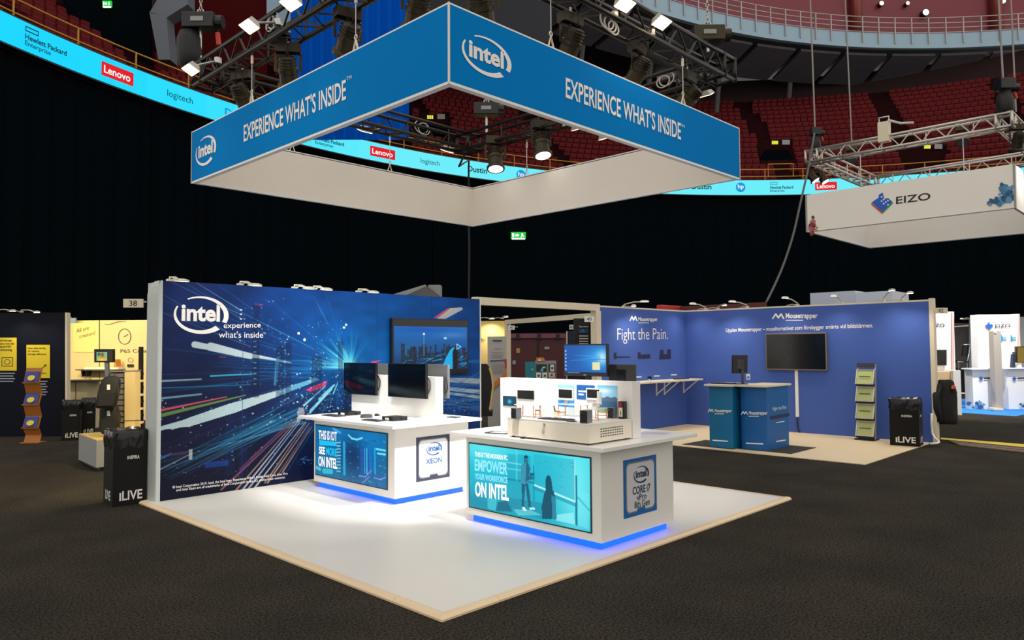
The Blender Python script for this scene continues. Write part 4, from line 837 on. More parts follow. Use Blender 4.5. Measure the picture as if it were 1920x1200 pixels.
MB().box((XM+.04, (y0+y1)/2-.03, .91), (XM+.07, (y0+y1)/2+.03, z0+.15)).build('stand', m_black, t); MB().box((XM-.06, (y0+y1)/2-.11, .901), (XM+.16, (y0+y1)/2+.11, .915)).build('foot', m_black, t)
XM = 5.98; a, b = on(1141, 683, x=XM), on(1190, 722, x=XM); y0, y1, z0, z1 = b.y, a.y, b.z, a.z
t = thing('desktop_monitor', 'dark grey monitor seen from behind next to the glowing desktop monitor', 'monitor', (XM, (y0+y1)/2, .90))
MB().box((XM, y0, z0-.1), (XM+.035, y1, z1)).build('case', mat('monitor_dark_rear', rgb(58, 57, 56), .5, var=.05), t, bevel=.006); MB().box((XM+.035, y0+.01, z0-.09), (XM+.038, y1-.01, z1-.01)).build('glass', m_gloss, t)
MB().box((XM-.012, (y0+y1)/2-.05, z0-.03), (XM, (y0+y1)/2+.05, z1-.05)).build('rear_plate', m_black, t); MB().box((XM-.03, (y0+y1)/2-.03, .91), (XM-.012, (y0+y1)/2+.03, z0)).build('stand', m_black, t); MB().box((XM-.1, (y0+y1)/2-.1, .901), (XM+.1, (y0+y1)/2+.1, .915)).build('foot', m_black, t)
# ---------------- hanging banner
S_ = 1.333
BX0, BX1, BY0, BY1 = 2.5517*S_, 5.7878*S_, 2.9534*S_, 6.2822*S_; BZ0 = 1.71+(3.1234-1.71)*S_; BZ1 = 1.71+(3.5592-1.71)*S_
ban = thing('hanging_banner', 'square blue hanging banner with white lettering above the booth', 'banner', ((BX0+BX1)/2, (BY0+BY1)/2, BZ0))
m_ban = mat('banner_blue', rgb(0, 128, 205), .8, var=.02, vscale=2, spec=.05); m_lin = mat('banner_lining', rgb(238, 230, 218), .75, var=.05, vscale=1.2, spec=.2)
T = .05
for a, b in (((BX0, BY0, BZ0+.02), (BX1, BY0+.008, BZ1)), ((BX0, BY1-.008, BZ0+.02), (BX1, BY1, BZ1)), ((BX0, BY0+.008, BZ0+.02), (BX0+.008, BY1-.008, BZ1)), ((BX1-.008, BY0+.008, BZ0+.02), (BX1, BY1-.008, BZ1))): MB().box(a, b).build('fabric_panel', m_ban, ban)
for a, b in (((BX0+T, BY0+T-.004, BZ0+.02), (BX1-T, BY0+T, BZ1-.01)), ((BX0+T, BY1-T, BZ0+.02), (BX1-T, BY1-T+.004, BZ1-.01)), ((BX0+T-.004, BY0+T, BZ0+.02), (BX0+T, BY1-T, BZ1-.01)), ((BX1-T, BY0+T, BZ0+.02), (BX1-T+.004, BY1-T, BZ1-.01))): MB().box(a, b).build('lining', m_lin, ban)
for a, b in (((BX0, BY0, BZ0), (BX1, BY0+T, BZ0+.02)), ((BX0, BY1-T, BZ0), (BX1, BY1, BZ0+.02)), ((BX0, BY0+T, BZ0), (BX0+T, BY1-T, BZ0+.02)), ((BX1-T, BY0+T, BZ0), (BX1, BY1-T, BZ0+.02)),
             ((BX0, BY0, BZ1), (BX1, BY0+T, BZ1+.012)), ((BX0, BY1-T, BZ1), (BX1, BY1, BZ1+.012)), ((BX0, BY0+T, BZ1), (BX0+T, BY1-T, BZ1+.012)), ((BX1-T, BY0+T, BZ1), (BX1, BY1-T, BZ1+.012))): MB().box(a, b).build('frame_rail', m_white, ban)
for x, y in ((BX0, BY0), (BX1, BY0), (BX0, BY1), (BX1, BY1)): MB().box((x-.006, y-.006, BZ0), (x+.006, y+.006, BZ1+.012)).build('corner_profile', m_alu, ban)
PLF = dict(x=BX0-.004); PRF = dict(y=BY0-.004)
txtp(ban, 'slogan_letters', T_BANNER[0], (457, 266.5), (648.8, 186.5), (457, 233.5), m_whiteprint, T_BANNER[1], **PLF); txtp(ban, 'trademark_letters', 'TM', (649.5, 151.5), (659, 147.5), (649.5, 144.5), m_whiteprint, 0.0, **PLF)
txtp(ban, 'slogan_letters', T_BANNER[0], (1060.8, 183.0), (1276.8, 262.6), (1060.8, 143.5), m_whiteprint, T_BANNER[1], **PRF); txtp(ban, 'trademark_letters', 'TM', (1276.8, 237), (1283.7, 239.8), (1276.8, 232), m_whiteprint, 0.0, **PRF)
mark_from(ban, on(865.9, 95, **PRF), on(959, 112, **PRF), on(901.6, 65.9, **PRF), on(925.7, 146.5, **PRF), 0, m_whiteprint)
mark_from(ban, on(366.8, 300.5, **PLF), on(405.3, 263.2, **PLF), on(396.6, 250.3, **PLF), on(375, 314, **PLF), 0, m_whiteprint)
# ================================================================== TRUSSES AND LAMPS ABOVE THE BOOTH
def unit_rod(L, r, mt, n=6):
    me = MB().cyl((0, 0, 0), (0, 0, L), r, n).mesh('brace'); me.materials.append(mt); return me
def square_truss(name, label, x0, x1, y0, y1, z0, sec, mt, rc, rb, pitch):
    t = thing(name, label, 'truss', ((x0+x1)/2, (y0+y1)/2, z0)); org = W[t.name]; cache = {}
    def rod(p, q, r=rb):
        p, q = V(p), V(q); L = round((q-p).length, 3)
        if (L, r) not in cache: cache[(L, r)] = unit_rod(L, r, mt)
        piece('brace', cache[(L, r)], t, align(p-org, q-org))
    sides = [((x0, y0), (x1, y0), (0, 1)), ((x1, y1), (x0, y1), (0, -1)), ((x0, y1), (x0, y0), (1, 0)), ((x1, y0), (x1, y1), (-1, 0))]
    for (a, b, n) in sides:
        a3, b3, nn = V((*a, z0)), V((*b, z0)), V((*n, 0)); d = (b3-a3).normalized(); L = (b3-a3).length; up = V((0, 0, sec)); inn = nn*sec
        for off in (V((0, 0, 0)), up): MB().cyl(a3+off, b3+off, rc, 8).build('chord', mt, t, smooth=True)
        for off in (inn, inn+up): MB().cyl(a3+off, b3+off, rc, 8).build('chord', mt, t, smooth=True)
        k = max(2, int(round((L-2*sec)/pitch))); st = (L-2*sec)/k
        for i in range(k):
            p = a3+d*(sec+st*i); q = a3+d*(sec+st*(i+1)); ma = (p+q)/2
            rod(p, ma+up); rod(ma+up, q)                      # outer face
            rod(p+inn, ma+inn); rod(p, p+inn) if i % 2 == 0 else None
            rod(ma, q+inn) if False else rod(p+inn, ma); rod(ma, q+inn)      # bottom face
            if i % 2: rod(p+inn, p+inn+up)
    for (x, y) in ((x0, y0), (x1, y0), (x0, y1), (x1, y1)):
        sx = 1 if x == x0 else -1; sy = 1 if y == y0 else -1
        for (dx, dy) in ((0, 0), (sec*sx, 0), (0, sec*sy), (sec*sx, sec*sy)): MB().cyl((x+dx, y+dy, z0-.02), (x+dx, y+dy, z0+sec+.02), rc*1.1, 8).build('corner_post', mt, t, smooth=True)
    return t
TZ, TS = 4.712, .235
square_truss('lighting_truss', 'black square lighting truss with lamps above the blue banner', BX0, BX1-.08, BY0, BY1, TZ, TS, m_blackm, .025, .010, .36)
# ---------------- work flood lamps
e_flood = mat('flood_glow', rgb(255, 240, 210), .4, emit=rgb(255, 226, 178), es=9.0)
m_fl = mat('flood_housing', rgb(196, 188, 176), .45, var=.05)
def flood(label, p, outv, arm_to, group='work floodlights on the black truss', power=0, size=1.0):
    t = thing('flood_lamp', label, 'lamp', tuple(p), group); o_ = V(outv).normalized(); nrm = (o_*.45+V((0, 0, -.9))).normalized(); sd = o_.cross(V((0, 0, 1))).normalized(); up = nrm.cross(sd)
    w_, h_ = .10*size, .065*size
    mb = MB(); f0 = [p+sd*w_*a+up*h_*b for a, b in ((-1, -1), (1, -1), (1, 1), (-1, 1))]; f1 = [p-nrm*.07*size+(q-p)*.6 for q in f0]; mb.loft([f0, f1]); mb.build('housing', m_fl, t)
    MB().add([p+nrm*.004+(q-p)*.92 for q in f0], [(0, 1, 2, 3)]).build('lens', e_flood, t)
    MB().cyl(p-nrm*.05, V(arm_to), .012, 8).build('arm', m_steel, t); MB().cyl(V(arm_to)-V((0, 0, .03)), V(arm_to)+V((0, 0, .03)), .04, 8).build('clamp', m_steel, t)
    if power:
        ld = bpy.data.lights.new('flood_light', 'SPOT'); ld.energy = power; ld.color = (1, .86, .68); ld.spot_size = 2.2; ld.spot_blend = .8; ld.shadow_soft_size = .08
        lo = bpy.data.objects.new('flood_light', ld); C.objects.link(lo); lo.parent = t; lo.location = nrm*.02; lo.rotation_euler = nrm.to_track_quat('-Z', 'Y').to_euler()
    return t
FLB = ['work floodlight in the middle of the truss arm over the shaded banner face', 'work floodlight highest on the truss arm over the shaded banner face', 'work floodlight at the end of the truss arm, under the hoist with red plug', 'work floodlight next to the olive hoist on the truss', 'work floodlight above the cable loops on the truss', 'work floodlight on the far truss arm before the blue drape', 'work floodlight on the far truss arm near the far corner', 'work floodlight hanging at the truss end under the olive hoist', 'work floodlight just under the bright banner face, beside the far corner spotlights', 'work floodlight just under the middle of the bright banner face']
for (u, v) in ((467, 50), (545, 6), (357, 131)):
    p = on(u, v, x=BX0-.30); flood(FLB.pop(0), p, (-1, 0, 0), (BX0-.01, p.y, TZ+.1), power=26)
for (u, v) in ((1241, 43), (1172, 9)):
    p = on(u, v, y=BY0-.10); flood(FLB.pop(0), p+V((0, 0, 0)), (0, -1, 0), (p.x, BY0+.02, p.z-.06), power=26)
for (u, v) in ((684, 246), (838, 283)):
    p = on(u, v, y=BY1+.32); flood(FLB.pop(0), p, (0, 1, 0), (p.x, BY1+.01, TZ+.05), power=12)
for (u, v) in ((1322, 179), (1085, 241), (1137, 258)):
    p = on(u, v, x=BX1+.25); flood(FLB.pop(0), p, (1, 0, 0), (BX1-.05, p.y, TZ+.05), power=14)
# ---------------- stage spotlights
e_spot = mat('spot_lens', rgb(255, 255, 255), .3, emit=(1, .97, .92), es=5.0); m_lens = mat('dark_lens', rgb(60, 64, 70), .12)
def stage_spot(label, p, aim, lit, hang, power=0, ang=.9, group='stage spotlights on the black truss', k=1.0, col=(1, .97, .93)):
    """p lamp centre, aim target point, hang height of the truss tube above"""
    p = V(p); d = (V(aim)-p).normalized(); t = thing('stage_spotlight', label, 'spotlight', tuple(p), group); a = d.cross(V((0, 0, 1)))
    if a.length < .05: a = V((1, 0, 0))
    a.normalize(); b = d.cross(a); n = 16
    prof = [(-.17, .05), (-.16, .085), (-.05, .095), (-.04, .11), (.0, .11), (.01, .098), (.11, .10), (.13, .125), (.16, .125), (.16, .105)]
    mb = MB(); mb.loft([[p+d*s*k+(a*math.cos(2*PI*i/n)+b*math.sin(2*PI*i/n))*r*k for i in range(n)] for s, r in prof]); mb.build('body', m_bronze, t)
    fm_ = MB()
    for s in (-.13, -.10, -.07): fm_.tube([p+d*s*k+(a*math.cos(2*PI*i/n)+b*math.sin(2*PI*i/n))*.10*k for i in range(n)], .006*k, 5, True)
    fm_.build('cooling_fins', m_bronze, t)
    MB().cyl(p+d*.150*k, p+d*.1605*k, .10*k, 20).build('lens', e_spot if lit else m_lens, t)
    h = hang-p.z; up = V((0, 0, 1)); y_ = MB(); top = p+up*.20*k
    y_.bar(p+a*.135*k, top+a*.135*k, .03*k, .008*k, d); y_.bar(p-a*.135*k, top-a*.135*k, .03*k, .008*k, d); y_.bar(top-a*.14*k, top+a*.14*k, .03*k, .008*k, d); y_.build('yoke', m_bronze, t)
    MB().obox(top+up*.06*k+b*.0, a*.13*k, up*.05*k, a.cross(up)*.06*k).build('ballast_box', m_bronze, t)
    MB().cyl(top, V((top.x, top.y, hang)), .012, 8).build('hook_clamp', m_steel, t)
    MB().tube([p-d*.17*k, p-d*.22*k+up*.05, p-d*.15*k+up*.2*k, V((top.x, top.y, hang))-d*.05], .007, 6).build('cable', m_cable, t, smooth=True)
    if power:
        ld = bpy.data.lights.new('spot_light', 'SPOT'); ld.energy = power; ld.color = col; ld.spot_size = ang; ld.spot_blend = .55; ld.shadow_soft_size = .09
        lo = bpy.data.objects.new('spot_light', ld); C.objects.link(lo); lo.parent = t; lo.location = d*.18*k; lo.rotation_euler = d.to_track_quat('-Z', 'Y').to_euler()
    return t
SL = 'bronze-black stage spotlight hanging inside the black truss, aimed down at the booth'
xi = BX0+.16; yi = BY0+.16
LBL = ['stage spotlight above the first slogan letters on the shaded banner face', 'stage spotlight above the middle word on the shaded banner face', 'stage spotlight above the slogan end on the shaded banner face', 'stage spotlight near the front corner over the shaded banner face', 'stage spotlight above the oval logo on the bright banner face', 'stage spotlight above the first slogan letters on the bright banner face', 'stage spotlight above the middle word on the bright banner face', 'stage spotlight above the slogan end on the bright banner face']
for (u, v, aim, pw, an) in ((455, 182, (6.0, 8.6, 1.2), 260, .8), (540, 135, (5.2, 8.6, .8), 260, .8), (652, 75, (4.2, 8.6, 1.2), 260, .8), (782, 22, (4.6, 7.2, .4), 150, .9)):
    p = on(u, v, x=xi); stage_spot(LBL.pop(0), p, aim, True, TZ, pw, an, k=.88)
for (u, v, aim, pw, an) in ((905, 20, (5.45, 5.0, 1.15), 640, .62), (1070, 85, (5.2, 6.6, .5), 900, .62), (1196, 135, (5.6, 6.7, .9), 600, .6), (1290, 185, (6.4, 8.6, 1.0), 260, .8)):
    p = on(u, v, y=yi); stage_spot(LBL.pop(0), p, aim, True, TZ, pw, an, k=.88)
SL2 = ['lit stage spotlight under the far truss corner beside the dropping cable', 'lit stage spotlight under the far truss arm beside the yellow work lamp']
for (u, v, aim, pw) in ((929, 298, (6.6, 6.6, .0), 240), (1015, 272, (7.0, 5.4, .0), 260)):
    p = on(u, v, x=BX1-.28); stage_spot(SL2.pop(0), p, aim, True, TZ, pw, .8, 'lit spotlights at the far truss corner', 1.05)
# ---------------- chain hoists
m_chain = mat('hoist_chain', rgb(176, 172, 166), .35, metal=.9); m_red = mat('red_plug', rgb(196, 44, 36), .5)
def hoist(label, p, k, mt, chain_top, bag=True, plug=True):
    p = V(p); t = thing('chain_hoist', label, 'hoist', tuple(p)); s_ = SIDE
    MB().obox(p, s_*.20*k, HEAD*.11*k, V((0, 0, .10*k))).build('housing', mt, t, bevel=.012); MB().cyl(p+s_*.20*k, p+s_*.29*k, .085*k, 14).build('motor', mt, t)
    MB().obox(p-HEAD*.115*k, s_*.08*k, HEAD*.006, V((0, 0, .03*k))).build('name_plate', m_grey, t)
    MB().tube([p+V((0, 0, .10*k))-s_*.05*k, p+V((0, 0, .16*k))-s_*.03*k, p+V((0, 0, .16*k))+s_*.03*k, p+V((0, 0, .10*k))+s_*.05*k], .012*k, 6).build('handle', m_steel, t)
    ch = MB(); z = p.z+.10*k; i = 0
    while z < chain_top:
        c_ = V((p.x, p.y, z+.03)); ax = s_ if i % 2 else HEAD
        ch.tube([c_+ax*.014*math.cos(q)+V((0, 0, .028*math.sin(q))) for q in np.linspace(0, 2*PI, 8, endpoint=False)], .006, 4, True); z += .044; i += 1
    ch.build('chain', m_chain, t)
    MB().cyl(p-V((0, 0, .10*k)), V((p.x, p.y, min(p.z-.22*k, TZ+TS+.02))), .02*k, 8).build('hook', m_steel, t)
    if bag:
        c_ = p-s_*.14*k-V((0, 0, .32*k)); rings = []
        for zz, r in ((.20, .10), (.1, .13), (-.1, .135), (-.24, .11), (-.28, .05)): rings.append([c_+s_*r*k*math.cos(q)*1.2+HEAD*r*k*math.sin(q)+V((0, 0, zz*k)) for q in np.linspace(0, 2*PI, 12, endpoint=False)])
        MB().loft(rings).build('chain_bag', m_cable, t, smooth=True)
    if plug: MB().cyl(p+s_*.22*k-V((0, 0, .14*k)), p+s_*.24*k-V((0, 0, .30*k)), .03*k, 10).build('plug', m_red, t); MB().tube([p+s_*.18*k, p+s_*.25*k-V((0, 0, .05*k)), p+s_*.22*k-V((0, 0, .15*k))], .01*k, 6).build('lead', m_cable, t)
    return t
pc = on(376, 42, x=BX0+.1); hoist('black chain hoist with red plug above the left end of the black truss', pc, .9, m_black, pc.z+.9)
pc = on(1327, 66, y=BY0+.1); hoist('olive chain hoist with steel chain above the right end of the black truss', pc, .85, m_bronze, pc.z+.9, False, False)
pc = on(912, 206, x=BX1+.12); hoist('black chain hoist above the far corner of the black truss', pc, .95, m_black, pc.z+1.4, False, False)
# ---------------- wires and clips carrying the banner
m_clip = mat('clip_steel', rgb(226, 216, 198), .35, metal=.3)
def clip(p, axis):
    t = thing('hanging_clip', 'steel carabiner clip and wire holding the blue banner under the truss', 'clip', tuple(p), 'banner hanging clips'); ax = V(axis)
    MB().tube([p+ax*.035, p-ax*.035, p+V((0, 0, .10))], .010, 6, True).build('clip', m_clip, t); MB().tube([p+V((0, 0, .10+.02))+ax*.018*math.cos(q)+V((0, 0, .02*math.sin(q))) for q in np.linspace(0, 2*PI, 8, endpoint=False)], .006, 5, True).build('eye', m_clip, t)
    MB().cyl(p+V((0, 0, .13)), V((p.x, p.y, TZ)), .005, 6).build('wire', m_steel, t); MB().cyl(V((p.x, p.y, TZ-.12)), V((p.x, p.y, TZ-.04)), .014, 8).build('turnbuckle', m_clip, t)
for u in (472, 667): p = on(u, 246-(u-361)*.497, x=BX0+.025); clip(V((p.x, p.y, BZ1+.012)), (0, 1, 0))
for u in (1033, 1281): p = on(u, 8+(u-842)*.433, y=BY0+.025); clip(V((p.x, p.y, BZ1+.012)), (1, 0, 0))
for u in (548, 731): p = on(u, 290, y=BY1-.025); clip(V((p.x, p.y, BZ1+.012)), (1, 0, 0))
p = on(988, 330, x=BX1-.025); clip(V((p.x, p.y, BZ1+.012)), (0, 1, 0))
# loops of spare cable on the truss
def loops(label, p, ax, r, n=3, mt=None):
    p = V(p); ax = V(ax); mb = MB()
    for i in range(n):
        rr = r*(1-.12*i); c_ = p+ax*(.05*i)+V((0, 0, -.02*i)); mb.tube([c_+ax*rr*math.cos(q)+V((0, 0, rr*.8*math.sin(q))) for q in np.linspace(0, 2*PI, 16, endpoint=False)], .008, 5, True)
    tag(mb.build('cable_loop', mt or m_wcable, smooth=True), label, 'cable')
loops('pale cable loops tied to the right arm of the black truss', on(1138, 38, y=BY0+.02), (1, 0, 0), .10)
loops('grey cable loop hanging at the far right joint of the black truss', on(1250, 148, x=BX1-.3), (0, 1, 0), .10, 2)
loops('pale cable loop tied to the far arm of the black truss', on(790, 238, y=BY1), (1, 0, 0), .12, 2)
loops('pale cable loop tied to the left arm of the black truss', on(512, 38, x=BX0), (0, 1, 0), .10, 2)
# power cable dropping from the far corner of the truss to behind the wall
mb = MB(); pts = [V((BX1-.1, BY1, TZ+.1)), V((BX1+.05, 8.75, TZ-.1)), on(879, 300, y=8.98), on(878.5, 380, y=9.0), on(880, 470, y=9.0), on(879, 556, y=9.0), V((on(879, 556, y=9.0).x, 9.02, .05))]
mb.tube(pts, .016, 8); tag(mb.build('power_cable', m_cable, smooth=True), 'black power cable dropping from the far truss corner behind the printed wall', 'cable')
# ---------------- white hanging banner and silver truss farther back
EX0, EX1, EY0, EY1 = 20.5, 25.4, 3.575, 8.478; EZ0, EZ1 = 4.92, 5.955
eb = thing('hanging_banner', 'square white hanging banner with a blue cube logo under a silver truss', 'banner', ((EX0+EX1)/2, (EY0+EY1)/2, EZ0))
m_eb = mat('white_banner_fabric', rgb(248, 242, 232), .75, var=.03, vscale=.8)
for a, b in (((EX0, EY0, EZ0), (EX0+.02, EY1, EZ1)), ((EX1-.02, EY0, EZ0), (EX1, EY1, EZ1)), ((EX0+.02, EY0, EZ0), (EX1-.02, EY0+.02, EZ1)), ((EX0+.02, EY1-.02, EZ0), (EX1-.02, EY1, EZ1))): MB().box(a, b).build('fabric_panel', m_eb, eb)
for x, y in ((EX0, EY0), (EX1, EY0), (EX0, EY1), (EX1, EY1)): MB().box((x-.02, y-.02, EZ0-.01), (x+.02, y+.02, EZ1+.01)).build('corner_profile', m_grey, eb)
for a, b in (((EX0-.01, EY0, EZ0-.02), (EX0+.04, EY1, EZ0)), ((EX1-.04, EY0, EZ0-.02), (EX1+.01, EY1, EZ0)), ((EX0, EY0-.01, EZ0-.02), (EX1, EY0+.04, EZ0)), ((EX0, EY1-.04, EZ0-.02), (EX1, EY1+.01, EZ0))): MB().box(a, b).build('frame_rail', m_grey, eb)
PE = dict(x=EX0-.01); m_lb = mat('logo_blue', rgb(24, 92, 196), .5); m_lr = mat('logo_red', rgb(220, 52, 40), .5); m_lg = mat('logo_green', rgb(20, 150, 84), .5)
txtp(eb, 'logo_letters', 'EIZO', (1680, 382.5), (1744.5, 374.5), (1680, 369), m_ink, .01, **PE)
def cube_mark(parent, cx_, cy_, k, pl, dots_=True):
    P = lambda a, b: (cx_+a*k, cy_+b*k)
    decalp(parent, 'logo_cube', [P(-1, 0), P(.0, .85), P(.95, -.1), P(.55, -.45), P(.2, -.35), P(.05, -.95), P(-.3, -.75), P(-.35, -.45), P(-.75, -.2)], m_lb, **pl)
    pl2 = {a: b-.004 for a, b in pl.items()}
    decalp(parent, 'logo_edge', [P(-1.05, .02), P(-1.0, .2), P(0, 1.05), P(.0, .85)], m_lr, **pl2); decalp(parent, 'logo_edge', [P(.0, .85), P(0, 1.05), P(1.0, .05), P(.95, -.1)], m_lg, **pl2)
    if dots_:
        for i in range(4):
            for j in range(4):
                if (i+j) % 2 == 0: a_, b_ = -.05+.2*i, -.55+.2*j+.05*i; decalp(parent, 'logo_dot', [P(a_, b_+.1), P(a_+.1, b_), P(a_, b_-.1), P(a_-.1, b_)], m_whiteprint, **{q: w_-.004 for q, w_ in pl.items()})
cube_mark(eb, 1654, 380, 20, PE)
rq = random.Random(3)
def splat(parent, u0, v0, n, s_, cols, pl, sx=1, sy=1):
    for i in range(n):
        u = u0+rq.gauss(0, s_*sx); v = v0+rq.gauss(0, s_*sy); r = s_*rq.uniform(.3, .85); k = rq.randint(6, 9)
        decalp(parent, 'splash_glow_blot', [(u+r*rq.uniform(.7, 1.1)*math.cos(2*PI*j/k), v+r*rq.uniform(.7, 1.1)*math.sin(2*PI*j/k)) for j in range(k)], cols[rq.randrange(len(cols))], **{a: b-.0015*(i % 9) for a, b in pl.items()})
cb_ = [mat('splash_blue', rgb(70, 128, 170), .6), mat('splash_navy', rgb(44, 92, 140), .6), mat('splash_sky', rgb(96, 156, 190), .6)]; cr_ = [mat('splash_red', rgb(176, 70, 60), .6), mat('splash_rose', rgb(196, 110, 96), .6), mat('splash_plum', rgb(120, 50, 70), .6)]
PE2 = dict(x=EX0-.012)
splat(eb, 1884, 366, 26, 9, cb_, PE2, .9, 1); splat(eb, 1862, 380, 10, 8, cb_, PE2, 1.2, .4); splat(eb, 1524, 420, 22, 6, cr_, PE2, .8, 1.2)
et = square_truss('lighting_truss', 'silver square truss hanging above the white banner', EX0-.05, EX1, EY0, EY1-.03, 6.86, .32, m_alu, .035, .016, .5)
for (x, y, u) in ((EX0, 7.0, 0), (EX0, 4.6, 0), (EX1, 4.4, 0), (EX1, 7.6, 0)):
    tag(MB().cyl((x, y, EZ1), (x, y, 6.86), .012, 6).build('hanging_wire', m_steel), 'thin steel wire between the silver truss and the white banner', 'wire', 'white banner wires')
def hang_rope(label, u0, v0, u1, v1, x, group=None, r=.022):
    a, b = on(u1, v1, x=x), on(u0, v0-60, x=x); tag(MB().cyl(a, b, r, 6).build('hoist_rope', mat('pale_rope', rgb(150, 142, 136), .7)), label, 'rope', group)
hang_rope('thin grey lifting chain above the left corner of the silver truss', 1517, 0, 1528, 238, 20.6); hang_rope('thin grey lifting chain over the middle of the silver truss', 1582, 0, 1597, 265, 24.5); hang_rope('thin grey lifting chain above the near corner of the silver truss', 1869, 0, 1881, 155, 20.6); hang_rope('thin grey lifting chain at the far side of the silver truss', 1893, 0, 1905, 210, 25.0)
for (u, v, k, lab) in ((1529, 256, .85, 'black motor hoist on the left corner of the silver truss'), (1884, 172, 1.1, 'black motor hoist on the near corner of the silver truss')):
    p = on(u, v, x=20.55); t = thing('chain_hoist', lab, 'hoist', tuple(p)); MB().obox(p+V((0, 0, .15*k)), SIDE*.16*k, HEAD*.14*k, V((0, 0, .12*k))).build('housing', m_black, t, bevel=.02); MB().cyl(p+SIDE*.16*k+V((0, 0, .1)), p+SIDE*.27*k+V((0, 0, .08)), .10*k, 12).build('motor', m_blackm, t)
    MB().loft([[p+SIDE*r*k*math.cos(q)+HEAD*r*k*math.sin(q)-V((0, 0, z*k)) for q in np.linspace(0, 2*PI, 12, endpoint=False)] for z, r in ((0, .12), (.2, .17), (.42, .16), (.5, .08))]).build('chain_bag', m_cable, t, smooth=True)
    MB().cyl(p+SIDE*.2*k, p+SIDE*.24*k-V((0, 0, .15*k)), .035*k, 8).build('plug', m_red, t)
p = on(1658, 248, x=20.45); t = thing('control_box', 'cream junction box clamped on the silver truss', 'box', tuple(p)); MB().obox(p, V((.1, 0, 0)), V((0, .13, 0)), V((0, 0, .26))).build('case', m_cream, t); MB().tube([p+V((0, -.12, .26)), p+V((0, -.12, .4)), p+V((0, .12, .4)), p+V((0, .12, .26))], .02, 6).build('handle', m_steel, t); MB().tube([p+V((0, -.1, .3)), p+V((0, -.4, .15)), p+V((0, -.7, .1))], .03, 6).build('cable', m_wcable, t)
SL3 = ['dark spotlight hanging inside the silver truss above the cube logo end', 'dark spotlight hanging inside the silver truss beside the lit exit sign', 'lit spotlight nearest the thick cable under the silver truss', 'lit spotlight second from the thick cable under the silver truss', 'lit spotlight under the near corner hoist of the silver truss']
for (u, v, x, k, lit) in ((1597, 298, 24.6, 1.3, False), (1804, 262, 24.6, 1.3, False), (1522, 330, 22.2, 1.2, True), (1541, 332, 22.6, 1.2, True), (1909, 265, 20.8, 1.3, True)):
    p = on(u, v, x=x); stage_spot(SL3.pop(0), p, (23.2, 5.2, 1.0) if lit else p+V((-2.0, -.6, -1.6)), lit, max(6.86, p.z+.45), (2600 if u > 1900 else 700) if lit else 0, 1.5 if u > 1900 else 1.0, 'spotlights on the silver truss', k)
# thick cable hanging in a long curve to the booth below
mb = MB(); pts = [on(1527, 250, d=16.5), on(1515, 320, d=16), on(1503, 370, d=15.6), on(1488, 440, d=15.2), on(1468, 500, d=14.9), on(1450, 540, d=14.6), on(1437, 566, d=14.35)]
sm = []
for i in range(len(pts)-1):
    for k in range(5): sm.append(pts[i].lerp(pts[i+1], k/5))
for _ in range(3): sm = [sm[0]]+[(sm[i-1]+sm[i]*2+sm[i+1])/4 for i in range(1, len(sm)-1)]+[sm[-1]]
mb.tube(sm+[pts[-1]], .022, 8); tag(mb.build('power_cable', mat('grey_cable', rgb(92, 88, 84), .6), smooth=True), 'thick grey cable curving down from the silver truss to the blue booth', 'cable')
# ================================================================== BLUE MOUSE BOOTH
MX, MY1, MY0, MZ, ML = 14.50, 8.77, 3.86, 2.50, 11.35
m_mb = mat('booth_blue', rgb(70, 98, 176), .6, var=.015, vscale=1, spec=.2); m_mfl = mat('light_laminate_floor', rgb(226, 206, 168), .5, var=.05, vscale=3)
lam = MB().box((11.22, 3.88, .002), (MX, MY1, .012)).build('laminate_floor', m_mfl); tag(lam, 'pale beige laminate floor of the blue booth', 'flooring')
bw = thing('booth_wall', 'blue corner booth wall with white slogans and mouse logo', 'booth wall', (13.5, 7.5, 0))
MB().box((ML, MY1, .012), (MX, MY1+.06, MZ)).build('side_panel', m_mb, bw); MB().box((MX, MY0, .012), (MX+.06, MY1+.06, MZ)).build('back_panel', m_mb, bw)
MB().box((MX-.02, MY0-.07, .0), (MX+.12, MY0, MZ+.05)).build('end_post', m_cream, bw); MB().box((ML-.01, MY1-.002, MZ), (MX+.06, MY1+.062, MZ+.03)).build('top_rail', m_cream, bw); MB().box((MX-.002, MY0, MZ), (MX+.062, MY1, MZ+.03)).build('top_rail', m_cream, bw)
P1 = dict(y=MY1-.004); P2 = dict(x=MX-.004)
def mouse_mark(parent, pl, z7, big=1.0):
    """zig-zag mark + name; z7 = (u0,v_bottom,u1,v_top) of the mark, then name box"""
    (u0, vb, u1, vt), (n0, nb, n1, nt) = z7; w_ = u1-u0; h_ = vb-vt
    f = lambda a, b: (u0+a*w_, vb-b*h_)
    decalp(parent, 'zigzag_mark', [f(0, 0), f(.26, 1), f(.36, 1), f(.52, .45), f(.68, 1), f(.78, 1), f(1, 0), f(.88, 0), f(.72, .62), f(.57, .1), f(.47, .1), f(.31, .62), f(.12, 0)], m_whiteprint, **pl)
    txtp(parent, 'logo_letters', 'Mousetrapper', (n0, nb), (n1, nb+(n1-n0)*0), (n0, nt), m_whiteprint, .025, **pl)
    decalp(parent, 'tagline_bar', [(n0, nb+1.5), (n0+(n1-n0)*.55, nb+1.5), (n0+(n1-n0)*.55, nb+.3), (n0, nb+.3)], m_whiteprint, **pl)
mouse_mark(bw, P1, ((1180, 602, 1195.5, 592.5), (1197, 604.5, 1233, 594.5)))
txtp(bw, 'slogan_letters', 'Fight the Pain.', (1157.5, 645), (1252, 642.5), (1157.5, 615.5), m_whiteprint, -0.008, **P1)
mouse_mark(bw, P2, ((1447, 598, 1471, 587.5), (1473, 599.5, 1533, 587)))
